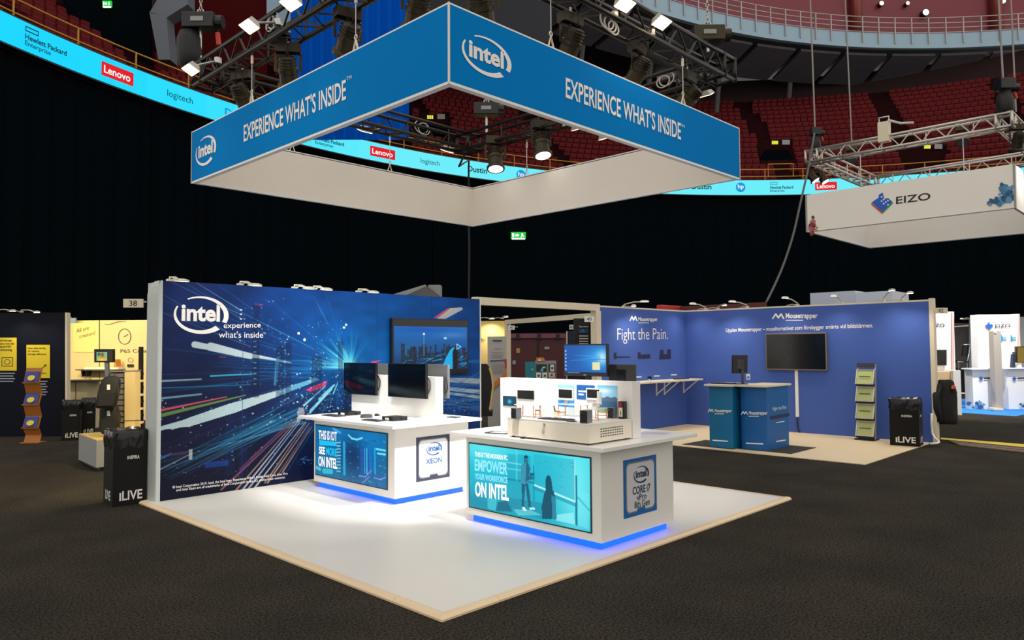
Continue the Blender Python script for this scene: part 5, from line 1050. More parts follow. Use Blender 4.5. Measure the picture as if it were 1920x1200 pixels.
txtp(bw, 'slogan_letters', 'Upplev Mousetrapper – musalternativet som förebygger smärta vid bildskärmen.', (1361, 625), (1637, 616.5), (1361, 615.5), m_whiteprint, .008, **P2)
m_pad = mat('product_print_dark', rgb(44, 40, 70), .5)
for pts in ([(1151, 673), (1156, 673), (1156, 671), (1182, 670), (1182, 668.5), (1156, 668), (1156, 661), (1151, 661)], [(1196, 673), (1219, 672), (1219, 664), (1201, 665), (1201, 660), (1196, 661)], [(1236, 674), (1258, 673), (1258, 655), (1251, 655), (1251, 664), (1244, 664), (1244, 656), (1238, 656)]): decalp(bw, 'product_print', pts, m_pad, **P1)
for u, v in ((1192, 708), (1226, 706), (1258, 704)): decalp(bw, 'caption_bar', [(u, v), (u+11, v-.3), (u+11, v-2.3), (u, v-2)], m_whiteprint, **P1)
# television
t = thing('wall_television', 'large switched-off television with pale frame on the blue booth wall', 'television', (14.45, 6.25, 1.25))
MB().box((14.43, 5.645, 1.245), (14.495, 6.872, 1.98)).build('frame', mat('tv_frame_bronze', rgb(150, 132, 104), .35, metal=.6), t, bevel=.006); MB().box((14.426, 5.665, 1.268), (14.431, 6.852, 1.96)).build('glass', m_gloss, t)
p = on(1496, 790, x=MX); t = thing('cable_duct', 'white cable duct running down from the television to the floor', 'cable duct', (MX-.02, p.y, .1)); MB().box((MX-.025, p.y-.03, .32), (MX-.002, p.y+.03, 1.24)).build('duct', m_white, t); MB().tube([(MX-.012, p.y, .32), (MX-.02, p.y+.01, .2), (MX-.03, p.y-.02, .06), (MX-.05, p.y-.06, .02)], .012, 6).build('cable', m_cable, t, smooth=True)
# shelf with brackets
t = thing('wall_shelf', 'long pale wall shelf on white brackets along the blue side panel', 'shelf', (12.8, 8.6, .98)); MB().box((11.5, 8.30, 1.0), (14.42, MY1-.002, 1.03)).build('board', m_cream, t)
for u in (1230, 1245, 1281):
    q = on(u, 735, y=MY1); b = MB(); b.box((q.x-.012, MY1-.025, .70), (q.x+.012, MY1-.002, 1.0)); b.box((q.x-.012, 8.40, .98), (q.x+.012, MY1-.002, 1.0)); b.bar((q.x, 8.42, .985), (q.x, MY1-.01, .72), .02, .02); b.build('bracket', m_white, t)
p = on(1218, 716, z=1.03); t = thing('small_camera', 'small white and black gadget on the pale shelf', 'gadget'); MB().cyl((0, 0, .001), (0, 0, .06), .03, 12, .02).build('base', m_white, t); MB().cyl((0, -.03, .08), (0, .03, .08), .03, 12).build('head', m_black, t); place(t, (p.x, min(p.y, 8.7), 1.03))
p = on(1290, 711, z=1.03); tag(MB().box((13.7, 8.45, 1.031), (14.1, 8.6, 1.055)).build('mouse_pad_device', m_dev), 'dark slim device at the corner end of the pale shelf', 'device')
# two promo counters
m_cb1 = mat('promo_blue_teal', rgb(0, 112, 160), .5, var=.02); m_cb2 = mat('promo_blue', rgb(8, 94, 164), .5, var=.02)
def promo(label, x0, x1, y0, y1, h, mtf, mts, tx, bulge):
    t = thing('promo_counter', label, 'counter', ((x0+x1)/2, (y0+y1)/2, .012)); n = 10; ring = []
    for i in range(n+1): a = i/n; ring.append((x0-bulge*math.sin(a*PI), y1+(y0-y1)*a))
    ring += [(x1, y0), (x1, y1)]
    MB().prism([(x, y, .013) for x, y in ring], (0, 0, h-.013)).build('body', mtf, t)
    rt = [(x0-.10-bulge*.8*math.sin(i/n*PI), (y1+.035)+((y0-.035)-(y1+.035))*i/n) for i in range(n+1)]+[(x1+.06, y0-.035), (x1+.06, y1+.035)]
    MB().prism([(x, y, h) for x, y in rt], (0, 0, .03)).build('counter_top', m_cream, t); return t
c1 = promo('teal-blue promo counter with monitor, standing behind the other promo counter', 11.47, 12.1, 6.06, 6.50, 1.05, m_cb1, m_cb1, None, .03)
c2_ = promo('blue promo counter with slogan on its side, standing on a black mat', 11.60, 12.42, 5.53, 5.98, 1.05, m_cb2, m_cb2, None, .05)
Pa = dict(x=11.47-.035); Pb = dict(x=11.60-.055); Pc = dict(y=5.53-.004)
mouse_mark(c1, Pa, ((1326.5, 773, 1338.5, 766.5), (1340, 775, 1372, 767))); mouse_mark(c2_, Pb, ((1389, 777.5, 1402.5, 771), (1404, 779.5, 1439, 771)))
txtp(c2_, 'slogan_letters', 'Fight the Pain.', (1449, 772), (1475, 768), (1449, 763.5), m_whiteprint, -0.008, **Pc)
decalp(c2_, 'product_print', [(1445, 787), (1481, 780), (1480, 774.5), (1444, 780.5)], m_pad, **Pc)
decalp(c2_, 'address_bar', [(1398.5, 832), (1431, 833.5), (1431, 831), (1398.5, 829.8)], m_whiteprint, **Pb); decalp(c2_, 'address_bar', [(1455.5, 829), (1473, 826), (1473, 824), (1455.5, 826.8)], m_whiteprint, **Pc); decalp(c2_, 'address_bar', [(1455.5, 793), (1471, 790.5), (1471, 789.3), (1455.5, 791.6)], m_whiteprint, **Pc); decalp(c1, 'address_bar', [(1336, 826.5), (1365, 828.5), (1365, 826.3), (1336, 824.3)], m_whiteprint, **Pa)
for (lab, x0, x1, y0, y1) in (('black floor mat under the slogan promo counter', 11.52, 12.5, 5.10, 6.02), ('black floor mat under the teal promo counter', 11.40, 12.2, 6.04, 7.0)):
    tag(MB().box((x0, y0, .0122), (x1, y1, .018)).build('floor_mat', mat('black_mat', rgb(46, 42, 36), .9)), lab, 'mat')
t = thing('desktop_monitor', 'black monitor on a stand seen from behind on the teal promo counter', 'monitor', (11.75, 6.0, 1.08))
pa, pb = on(1372, 666, x=11.75), on(1402, 700, x=11.75); yc = on(1394, 690, x=11.75).y
cc = (pa+pb)/2; ux = SIDE*.14+HEAD*.05; MB().obox(cc, ux, ux.cross(V((0, 0, 1))).normalized()*.02, V((.01, .0, .155))).build('case', m_black, t, bevel=.006); MB().obox(cc-HEAD*.03+V((0, 0, 0)), SIDE*.05, HEAD*.012, V((0, 0, .08))).build('rear_plate', m_dev, t)
ps = on(1396, 716, z=1.08); MB().bar(V((cc.x, cc.y, cc.z+.06))-HEAD*.05+SIDE*.03, V((cc.x, cc.y, 1.09))-HEAD*.05+SIDE*.03, .035, .02).build('stand', m_dev, t); MB().obox(V((cc.x, cc.y, 1.087))-HEAD*.03, SIDE*.1, HEAD*.09, V((0, 0, .006))).build('foot', m_black, t)
p = on(1403, 712, z=1.08); t = thing('small_box', 'small white and light blue box beside the booth monitor', 'box'); MB().box((-.025, -.035, .001), (.025, .035, .11)).build('carton', m_white, t); MB().box((-.027, -.02, .02), (-.025, .02, .07)).build('blue_print', mat('sky_print', rgb(60, 150, 220), .5), t); place(t, (p.x, p.y, 1.08), .5)
p = on(1345, 715, z=1.08); t = thing('keyboard', 'dark slim keyboard on the teal promo counter', 'keyboard'); MB().box((-.07, -.2, .001), (.07, .2, .018)).build('case', m_black, t); MB().box((-.06, -.19, .018), (.05, .19, .021)).build('keys', m_dev, t); place(t, (11.62, 6.3, 1.08), .1)
# brochure rack
m_rk = mat('rack_alu', rgb(214, 208, 196), .35, metal=.5); m_pl = mat('rack_plastic', rgb(178, 186, 120), .25, var=.1, vscale=8)
t = thing('brochure_rack', 'tall zigzag brochure rack with four tinted trays against the blue wall', 'rack', (14.16, 4.86, .012)); rx, ry = 14.16, 4.857
for s_ in (-1, 1): MB().bar((rx, ry+s_*.15, .013), (rx+.10, ry+s_*.15, 1.39), .02, .03).build('upright', m_rk, t)
MB().box((rx-.14, ry-.17, .0125), (rx+.16, ry+.17, .035)).build('base', m_blackm, t); MB().box((rx+.03, ry-.15, 1.32), (rx+.12, ry+.15, 1.40)).build('header', m_dev, t)
for k in range(4):
    z0 = .10+.31*k; xo = rx-.05+.018*k
    tr = MB().prism([(xo-.06, ry-.145, z0), (xo-.06, ry+.145, z0), (xo+.04, ry+.145, z0+.25), (xo+.04, ry-.145, z0+.25)], (.012, 0, 0)).build('tray', m_pl, t)
    b = MB()
    for s_ in (-1, 1): b.bar((xo-.065, ry+s_*.15, z0-.005), (xo+.035, ry+s_*.15, z0+.255), .014, .02)
    b.bar((xo-.065, ry-.16, z0), (xo-.065, ry+.16, z0), .02, .02); b.bar((xo+.035, ry-.16, z0+.25), (xo+.035, ry+.16, z0+.25), .02, .014); b.build('tray_frame', m_rk, t)
    MB().bar((xo-.025, ry-.10, z0+.13), (xo-.025, ry+.10, z0+.13), .008, .012).build('slot_line', m_dev, t); MB().box((xo-.05, ry-.15, z0-.045), (xo+.06, ry+.15, z0-.01)).build('tray_bottom', m_black, t)
# waste bins of black card with bag
m_card = mat('black_card', rgb(19, 17, 15), .6, var=.1, vscale=6, spec=.2); m_bag = mat('black_bag', rgb(8, 8, 9), .25, spec=.5)
def bin_(label, loc, rz, w_, d_, h_, group=None):
    t = thing('waste_bin', label, 'waste bin', (0, 0, 0), group)
    MB().box((-w_/2, -d_/2, .002), (w_/2, d_/2, h_)).build('carton', m_card, t); rb_ = random.Random(len(label)); rings = []
    for z, k in ((h_*.80, 1.012), (h_*.90, 1.02), (h_+.012, 1.03), (h_+.03, .96), (h_-.02, .88)):
        ring = []
        for i in range(40):
            a = 2*PI*i/40; m_ = max(abs(math.cos(a)), abs(math.sin(a))); x, y = math.cos(a)/m_, math.sin(a)/m_
            j = .006*math.sin(i*2.3+z*40)+.005*rb_.uniform(-1, 1); ring.append((x*w_/2*k+j*x, y*d_/2*k+j*y, z+(.02*math.sin(i*1.1)+.012*rb_.uniform(-1, 1) if z < h_*.95 else .008*rb_.uniform(-1, 1))))
        rings.append(ring)
    MB().loft(rings, cap=False).build('bag', m_bag, t, smooth=True)
    yf = -d_/2-.003; wt = mat('bin_white_print', rgb(226, 222, 216), .6)
    txt(t, 'bin_letters', 'LIVE', (-w_*.22, yf, h_*.07), (w_*.60, 0, 0), (0, 0, h_*.13), wt, .02); MB().quad((-w_*.30, yf, h_*.07), (-w_*.25, yf, h_*.07), (-w_*.25, yf, h_*.18), (-w_*.30, yf, h_*.18)).build('print_bar', wt, t)
    txt(t, 'bin_letters', 'INSPIRA', (-w_*.08, yf, h_*.63), (w_*.36, 0, 0), (0, 0, h_*.05), wt, .02)
    xf = -w_/2-.003; txt(t, 'bin_letters', 'LIVE', (xf, d_*.25, h_*.07), (0, -d_*.55, 0), (0, 0, h_*.13), wt, .02)
    xf = w_/2+.003; txt(t, 'bin_letters', 'LIVE', (xf, -d_*.25, h_*.07), (0, d_*.55, 0), (0, 0, h_*.13), wt, .02); txt(t, 'bin_letters', 'INSPIRA', (xf, -d_*.2, h_*.63), (0, d_*.4, 0), (0, 0, h_*.05), wt, .02)
    return place(t, loc, rz)
FR = YAW-PI/2   # facing the photographer
pb = on(1712, 838, z=0)+HEAD*.20; bin_('black card waste bin with white lettering at the end of the blue booth wall', (pb.x, pb.y, .012), FR-.64, .45, .40, .775)
# clamp lamps on top of the walls
e_clamp = mat('clamp_lamp_glow', rgb(255, 245, 220), .4, emit=rgb(255, 238, 200), es=6.0)
def clamp_lamp(p_base, p_head, label, group, power=0, aim=None, col=(1, .88, .70)):
    a, b = V(p_base), V(p_head); t = thing('clamp_lamp', label, 'lamp', tuple(a), group); d = (b-a); dh = V((d.x, d.y, 0)); dh = dh.normalized() if dh.length > .01 else SIDE
    MB().tube([a, a+V((0, 0, .05)), a.lerp(b, .5)+V((0, 0, .05)), b], .012, 6).build('arm', m_rk, t, smooth=True); MB().box(a-V((.03, .03, -.001)), a+V((.03, .03, .03))).build('clamp', m_rk, t)
    sd = dh.cross(V((0, 0, 1))); rings = []
    MB().loft([[b+dh*.10*math.cos(q)*k+sd*.055*math.sin(q)*k+V((0, 0, z)) for q in np.linspace(0, 2*PI, 12, endpoint=False)] for z, k in ((0, 1), (.02, .95), (.035, .5))]).build('head', m_rk, t, smooth=True)
    MB().add([b+dh*.09*math.cos(q)+sd*.047*math.sin(q)-V((0, 0, .003)) for q in np.linspace(0, 2*PI, 12, endpoint=False)], [tuple(range(12))]).build('lens', e_clamp, t)
    MB().tube([a, a+dh*.04+V((0, 0, .012)), a+sd*.12+V((0, 0, .03)), a+sd*.25+V((0, 0, .012))], .008, 5).build('lead', m_wcable, t, smooth=True)
    if power:
        ld = bpy.data.lights.new('lamp_light', 'SPOT'); ld.energy = power; ld.color = col; ld.spot_size = 2.4; ld.spot_blend = .9; ld.shadow_soft_size = .06
        lo = bpy.data.objects.new('lamp_light', ld); C.objects.link(lo); lo.parent = t; lo.location = (b-a)-V((0, 0, .02)); nr = (V(aim)-b).normalized() if aim else V((0, 0, -1)); lo.rotation_euler = nr.to_track_quat('-Z', 'Y').to_euler()
    return t
G1 = 'clamp lamps on the blue booth walls'; LB = 'slim clamp lamp on a bent arm along the top of the blue booth wall'
for (ub, uh, vh) in ((1172, 1208, 566), (1190, 1188, 574)): p = on(ub, 578, y=MY1); h_ = on(uh, vh, y=MY1-.30); clamp_lamp((p.x, MY1+.03, MZ+.03), h_, LB, G1, 32, (h_.x, MY1-.6, 0))
for (ub, uh, vh) in ((1322, 1299, 570), (1345, 1358, 573), (1400, 1373, 566), (1494, 1472, 559), (1578, 1563, 555), (1655, 1672, 545), (1690, 1706, 550)):
    p = on(ub, 575, x=MX); h_ = on(uh, vh, x=MX-.35); clamp_lamp((MX+.03, p.y, MZ+.03), h_, LB, G1, 30, (MX-.8, h_.y, 0))
p = on(1352, 574, x=MX+.8); tag(MB().box((MX+.5, p.y-1.2, 2.40), (MX+.56, p.y+1.5, 2.66)).build('maroon_board', mat('maroon_board', rgb(96, 46, 42), .7)), 'maroon board edge showing behind the top of the blue booth wall', 'board')
a, b = on(1241, 580, y=9.2), on(1281, 574, y=9.2); tag(MB().box((a.x, 9.2, 2.45), (b.x, 9.35, b.z)).build('red_bag', m_red, bevel=.02), 'bright red bag lying behind the top of the blue side panel', 'bag')
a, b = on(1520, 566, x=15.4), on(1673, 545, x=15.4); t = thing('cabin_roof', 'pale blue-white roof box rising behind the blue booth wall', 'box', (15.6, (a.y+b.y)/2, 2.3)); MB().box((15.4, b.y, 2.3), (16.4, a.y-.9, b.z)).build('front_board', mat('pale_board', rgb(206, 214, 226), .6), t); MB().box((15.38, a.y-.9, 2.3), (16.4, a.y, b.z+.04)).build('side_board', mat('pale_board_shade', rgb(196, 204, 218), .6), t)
# ================================================================== THINGS ON TOP OF THE PRINTED WALL
G2 = 'clamp lamps on the printed wall'; LT = ['unlit clamp lamp on the printed wall top above the oval logo', 'unlit clamp lamp on the printed wall top right of the logo', 'unlit clamp lamp of the close pair on the printed wall top, nearer the logo', 'unlit clamp lamp of the close pair on the printed wall top, nearer the television', 'unlit clamp lamp on the printed wall top beside the grey cover plates']
for (ub, uh) in ((318, 340), (450, 478), (552, 580), (588, 612), (672, 700)):
    p = on(ub, 530, y=8.85); h_ = on(uh, 530, y=8.85); z = WZ+.0
    clamp_lamp((p.x, 8.85, z+.012), (h_.x, 8.85, z+.02), LT.pop(0), G2)
t = thing('roof_lantern', 'grey tilted cover plates and a pale box rising behind the printed wall', 'cover', tuple(on(780, 555, d=11.5)))
slab_d('cover_plate', [(733, 553), (797, 533.5), (800, 536), (758, 555)], 11.5, .05, m_grey, t); slab_d('dark_plate', [(758, 555), (800, 536), (827, 556)], 11.45, .05, mat('dark_plate', rgb(84, 80, 78), .6), t); slab_d('pale_box', [(803, 556), (825.5, 556), (825.5, 534), (803, 534)], 11.7, .3, m_grey, t)
# ================================================================== PORTAL BETWEEN THE BOOTHS AND WHAT LIES BEYOND
por = thing('portal_frame', 'pale beam and post bridging the printed wall and the blue booth', 'portal', (10, 8.78, 0))
MB().box((8.106, 8.72, 2.42), (11.34, 8.84, 2.545)).build('beam', m_cream, por); MB().box((11.20, 8.70, 0.002), (11.345, 8.84, 2.42)).build('post', m_cream, por)
a, b = on(950, 600, z=2.5), on(1106, 587.5, z=2.5); por2 = thing('portal_frame', 'pale beam and post framing the aisle farther back', 'portal', tuple(V((a.x, a.y, 0))))
MB().bar(V((a.x, a.y, 2.44)), V((b.x, b.y, 2.44)), .12, .12).build('beam', m_cream, por2); MB().box((a.x-.08, a.y-.08, .002), (a.x+.08, a.y+.08, 2.38)).build('post', m_cream, por2)
def upright_d(name, label, cat, px4, d, th, mt, part='board', base=True):
    """board parallel to the picture, standing on the floor at depth d"""
    pts = [on(u, v, d=d) for u, v in px4]; z0 = .002 if base else min(p.z for p in pts); us = [p[0] for p in px4]; z1 = max(p.z for p in pts)
    vm = px4[0][1]; a = on(min(us), vm, d=d); b = on(max(us), vm, d=d); t = thing(name, label, cat, ((a.x+b.x)/2, (a.y+b.y)/2, z0)); MB().prism([V((a.x, a.y, z0)), V((b.x, b.y, z0)), V((b.x, b.y, z1)), V((a.x, a.y, z1))], HEAD*th).build(part, mt, t); return t
m_yw = mat('warm_yellow_wall', rgb(226, 196, 120), .7, var=.04, vscale=1)
t = upright_d('booth_wall', 'warm yellow booth wall seen through the portal', 'booth wall', [(880, 602), (946, 720)], 18.9, .08, m_yw); txtp(t, 'wall_letters', 'Mar', (899, 640), (911, 639), (899, 634), m_dev, 0.0, d=18.88)
clamp_lamp(on(898, 600, d=18.95), on(922, 598, d=18.6), 'lit clamp lamp on the yellow wall seen through the portal', 'portal lamps', 60, on(918, 680, d=18.8)); clamp_lamp(on(942, 598, d=18.95), on(949, 594.5, d=18.7), 'small lit clamp lamp at the corner of the yellow wall', 'portal lamps')
t = upright_d('roll_up_banner', 'grey roll-up banner with orange and blue stripe beside the aisle post', 'banner', [(914, 631), (949, 710)], 16.4, .03, mat('banner_grey', rgb(186, 180, 176), .6)); PD = dict(d=16.38)
slab_d('stripe', [(919, 678), (948, 676), (948, 674), (919, 676)], 16.37, .005, mat('stripe_navy', rgb(40, 56, 120), .5), t); slab_d('stripe', [(912, 742), (950, 706), (950, 690), (946, 694), (946, 700), (912, 730)], 16.36, .005, mat('stripe_orange', rgb(224, 120, 40), .5), t); slab_d('stripe', [(946, 676), (950, 672), (950, 690), (947, 692)], 16.36, .005, m_red, t)
for i, (a_, b_) in enumerate(((924, 941), (926, 940), (921, 943), (921, 943), (921, 943))): v = (640, 654, 661, 666, 670)[i]; slab_d('text_bar', [(a_, v), (b_, v), (b_, v-(2.5 if i == 0 else 1.2)), (a_, v-(2.5 if i == 0 else 1.2))], 16.37, .004, m_dev if i == 0 else m_grey, t)
for r in range(5):
    for c_ in range(5): slab_d('product_cell', [(922+c_*4.6, 684+r*4), (925+c_*4.6, 684+r*4), (925+c_*4.6, 682+r*4), (922+c_*4.6, 682+r*4)], 16.37, .004, m_grey, t)
# gaming chair
p = on(905, 770, d=15.2); t = thing('gaming_chair', 'black gaming chair with pale yellow trim seen past the wall end', 'chair', (p.x, p.y, 0)); c_ = on(900, 715, d=15.2)
c0 = V((c_.x, c_.y, 0)); lx = SIDE
MB().loft([[c0+lx*w_*a_+HEAD*(.05*b_)+V((0, 0, z)) for a_, b_ in ((-1, -1), (1, -1), (1, 1), (-1, 1))] for z, w_ in ((.45, .2), (.7, .24), (.95, .27), (1.15, .25), (1.32, .2), (1.40, .14))]).build('backrest', m_black, t, smooth=False)
MB().tube([c0+lx*w_+HEAD*-.05+V((0, 0, z)) for z, w_ in ((.45, .2), (.7, .24), (.95, .27), (1.15, .25), (1.32, .2))], .025, 6).build('trim', m_yw, t); MB().obox(c0-HEAD*.2+V((0, 0, .42)), lx*.26, HEAD*.26, V((0, 0, .05))).build('seat', m_black, t); MB().cyl(c0-HEAD*.2+V((0, 0, .06)), c0-HEAD*.2+V((0, 0, .38)), .03, 8).build('column', m_dev, t)
for k in range(5): q = 2*PI*k/5; MB().bar(c0-HEAD*.2+V((0, 0, .08)), c0-HEAD*.2+V((.3*math.cos(q), .3*math.sin(q), .04)), .04, .04).build('leg', m_dev, t)
# dark red doors at the end of the aisle
t = upright_d('dark_door_wall', 'dark maroon double doors at the end of the aisle', 'doors', [(955, 625), (1062, 760)], 26, .2, mat('maroon_door', rgb(78, 30, 34), .5, var=.1)); slab_d('lintel', [(957, 634), (1060, 634), (1060, 626), (957, 626)], 25.9, .1, mat('lintel_plum', rgb(120, 60, 84), .5), t)
slab_d('door_gap', [(1008, 755), (1009.5, 755), (1009.5, 634), (1008, 634)], 25.95, .03, m_black, t); slab_d('notice', [(968, 662), (975, 662), (975, 653), (968, 653)], 25.95, .02, mat('yellow_notice', rgb(170, 140, 60), .6), t); slab_d('notice', [(961, 683), (967, 683), (967, 676), (961, 676)], 25.95, .02, m_grey, t); slab_d('notice', [(1021, 655), (1030, 655), (1030, 650), (1021, 650)], 25.95, .02, m_grey, t)
for u in (971, 1011, 1046): slab_d('bracket', [(u-3, 636), (u+3, 636), (u+3, 626), (u-3, 626)], 25.85, .1, m_black, t)
# shelf of boxes
D_ = 15.6
t = upright_d('box_shelf', 'white cube shelf with a teal end panel behind the front counter', 'shelf', [(1004, 677), (1043, 711)], D_, .35, m_grey, 'carcass'); slab_d('end_panel', [(985.5, 790), (1004, 790), (1004, 679), (985.5, 679)], D_-.02, .36, mat('teal_panel', rgb(24, 128, 146), .5), t); slab_d('sun_print', [(996, 693), (999, 695), (1000, 692), (998, 690.5)], D_-.03, .005, mat('lime_print', rgb(196, 214, 60), .5), t)
for (u0, v0, u1, v1) in ((1005.5, 683, 1025, 697), (1028, 682, 1041, 697)): slab_d('dark_cell', [(u0, v1), (u1, v1), (u1, v0), (u0, v0)], D_-.01, .012, m_black if u0 < 1020 else m_dev, t)
for (lab, u0, v0, u1, v1, mt_) in (('small white carton at the left of the cube shelf', 1005.5, 699, 1014, 709.5, m_white), ('small white carton with black square on the cube shelf', 1017, 699, 1026, 710, m_white), ('small printed carton at the right of the cube shelf', 1029, 699, 1040, 708, m_cream), ('white device box with dark print in the upper right cell of the cube shelf', 1032, 684, 1039, 696.5, m_white)):
    b = thing('carton', lab, 'carton', tuple(on((u0+u1)/2, v1, d=D_-.1))); slab_d('case', [(u0, v1), (u1, v1), (u1, v0), (u0, v0)], D_-.12, .1, mt_, b); um, vm = (u0+u1)/2, (v0+v1)/2; slab_d('print', [(um-2, vm+2), (um+2, vm+2), (um+2, vm-2), (um-2, vm-2)], D_-.125, .004, m_dev, b)
b = thing('orange_frame', 'small orange framed box lying on top of the cube shelf', 'box', tuple(on(1012, 677, d=D_))); slab_d('frame', [(1006, 677), (1023, 677), (1019, 670.5), (1006, 670.5)], D_-.02, .1, mat('orange_card', rgb(226, 132, 40), .5), b); slab_d('window', [(1009, 677), (1015, 677), (1013.5, 673.5), (1010, 673.5)], D_-.025, .01, m_white, b)
b = thing('cyan_gadget', 'small cyan gadget in the dark cell of the cube shelf', 'gadget', tuple(on(1018, 696, d=D_))); slab_d('body', [(1013, 696), (1019, 696), (1018, 691), (1015, 691)], D_-.06, .05, mat('cyan_gloss', rgb(40, 200, 210), .3), b); slab_d('knob', [(1017, 691), (1023, 690), (1022, 687), (1017, 688)], D_-.06, .04, mat('pale_cyan', rgb(150, 235, 235), .3), b)
t = upright_d('sign_tower', 'black sign tower with white and blue headings behind the aisle post', 'sign', [(1076, 597), (1105, 760)], 15.0, .1, mat('black_board', rgb(26, 24, 24), .6)); PD = dict(d=14.98)
txtp(t, 'sign_letters', 'Experience', (1086, 614.5), (1103, 614.5), (1086, 610.5), m_cream, .02, **PD); txtp(t, 'sign_letters', 'USB-C', (1086, 623.5), (1102, 623.5), (1086, 617.5), mat('sky_ink', rgb(20, 150, 220), .5), .02, **PD)
for v in (631, 636, 641, 645.5): slab_d('text_bar', [(1086, v), (1103, v), (1103, v-2), (1086, v-2)], 14.98, .004, m_cream, t)
t = upright_d('dark_blue_board', 'dark navy board edge behind the black sign tower', 'board', [(1063, 621), (1076, 760)], 16.5, .05, mat('navy_board', rgb(26, 36, 66), .6)); slab_d('edge', [(1062, 740), (1064, 740), (1064, 621), (1062, 621)], 16.45, .06, m_cream, t)
def number_sign(label, body, u0, v0, u1, v1, d, mt=None, sd=1):
    t = thing('number_sign', label, 'sign', tuple(on((u0+u1)/2, v1, d=d))); slab_d('plate', [(u0, v1), (u1, v1), (u1, v0), (u0, v0)], d, .02, mt or m_white, t); h = v1-v0; um = (u0+u1)/2; w_ = h*.42
    txtp(t, 'number', body, (um-w_*1.1, v1-h*.18), (um+w_*1.1, v1-h*.18), (um-w_*1.1, v0+h*.18), m_ink, 0.0, d=d-.004); ue = u1 if sd > 0 else u0-4; slab_d('bracket', [(ue-2, v0+h*.4), (ue+6, v0+h*.4), (ue+6, v0+h*.25), (ue-2, v0+h*.25)], d+.02, .02, m_steel, t)
number_sign('white number plate 38 at the left end of the printed wall', '38', 231, 560.5, 268, 576.5, 8.52, m_cream); number_sign('white number plate 40 on the aisle post', '40', 1096, 593, 1113, 603.5, 12.9); number_sign('small number plate 40 on the far aisle post', '40', 953, 610.5, 965, 618, 17.2); number_sign('small white number plate beside the black sign tower', '40', 1067.5, 609, 1076, 617.5, 16.2)
number_sign('cream number plate 42 behind the end of the blue booth wall', '42', 1751, 577, 1777, 587.5, 13.08, m_cream, -1)
# ================================================================== LEFT BOOTHS
m_dkb = mat('dark_navy_wall', rgb(9, 14, 30), .6, var=.05, vscale=1, spec=.15)
DL = 15.0
nb = upright_d('booth_wall', 'dark navy booth wall with yellow poster sheets', 'booth wall', [(-70, 587), (122.5, 825)], DL, .08, m_dkb); slab_d('edge_post', [(122, 820), (125.5, 820), (125.5, 586), (122, 586)], DL-.03, .12, m_cream, nb)
m_post = mat('poster_yellow', rgb(222, 196, 30), .5)
def poster(label, u0, v0, u1, v1, lines, extra):
    t = thing('yellow_poster', label, 'poster', tuple(on((u0+u1)/2, v1, d=DL))); slab_d('sheet', [(u0, v1), (u1, v1), (u1, v0), (u0, v0)], DL-.012, .008, m_post, t); PD = dict(d=DL-.016)
    for i, (body, a_, b_, va, vb) in enumerate(lines): txtp(t, 'poster_letters', body, (a_, vb), (b_, vb), (a_, va), m_ink, .015, **PD)
    extra(t)
def ex1(t):
    for r, mt_ in ((0, m_ink), (1.2, m_post)): slab_d('icon_frame', [(3+r, 687-r), (24-r, 687-r), (24-r, 670+r), (3+r, 670+r)], DL-.014-.003*r, .002, mt_, t)
    slab_d('icon_ring', [(13.5+6*math.cos(q), 678.5+5*math.sin(q)) for q in np.linspace(0, 2*PI, 14, endpoint=False)], DL-.02, .002, m_ink, t); slab_d('icon_fill', [(13.5+4.8*math.cos(q), 678.5+4*math.sin(q)) for q in np.linspace(0, 2*PI, 14, endpoint=False)], DL-.023, .002, m_post, t)
def ex2(t):
    for (a_, b_, c_, d_) in ((74, 696, 80, 689), (80, 689, 86, 685), (82, 684.5, 87, 684), (86.5, 689, 87, 684)): slab_d('chart_line', [(a_, b_+.6), (c_, d_+.6), (c_, d_-.6), (a_, b_-.6)], DL-.016, .003, m_ink, t)
    slab_d('chart_axis', [(72, 700), (87, 700), (87, 699), (72, 699)], DL-.016, .003, m_ink, t)
poster('yellow poster with a framed ring icon on the navy wall', -12, 633, 31, 695, [('Reduce storage', -9, 22, 636.5, 641), ('frequency with SSD', -9, 27, 642.5, 647), ('caching and SSD', -9, 21, 648, 652.5), ('provisioning', -9, 22.5, 654, 659)], ex1)
poster('yellow poster with a small rising chart on the navy wall', 49.5, 646.5, 93.5, 709, [('Auto data tiering', 52, 85, 651, 655), ('for optimal', 52, 73, 656.5, 660.5), ('storage efficiency', 52, 87, 662, 666.5)], ex2)
for (u, n_, v0, w_) in ((-8, 4, 701, 36), (74, 6, 716, 15)):
    for i in range(n_): slab_d('caption_bar', [(u, v0+5*i), (u+w_-3*(i % 2), v0+5*i), (u+w_-3*(i % 2), v0+2+5*i-4), (u, v0+2+5*i-4)], DL-.006, .004, mat('grey_caption', rgb(150, 156, 170), .6), nb)
clamp_lamp(on(-6, 586, d=DL+.04), on(24, 583.5, d=DL-.35), 'lit slim clamp lamp on the navy booth wall', 'navy wall lamps', 30, on(24, 700, d=DL-.3)); clamp_lamp(on(40, 586, d=DL+.04), on(69, 586, d=DL-.35), 'lit slim clamp lamp on the navy booth wall', 'navy wall lamps', 14, on(66, 700, d=DL-.3))
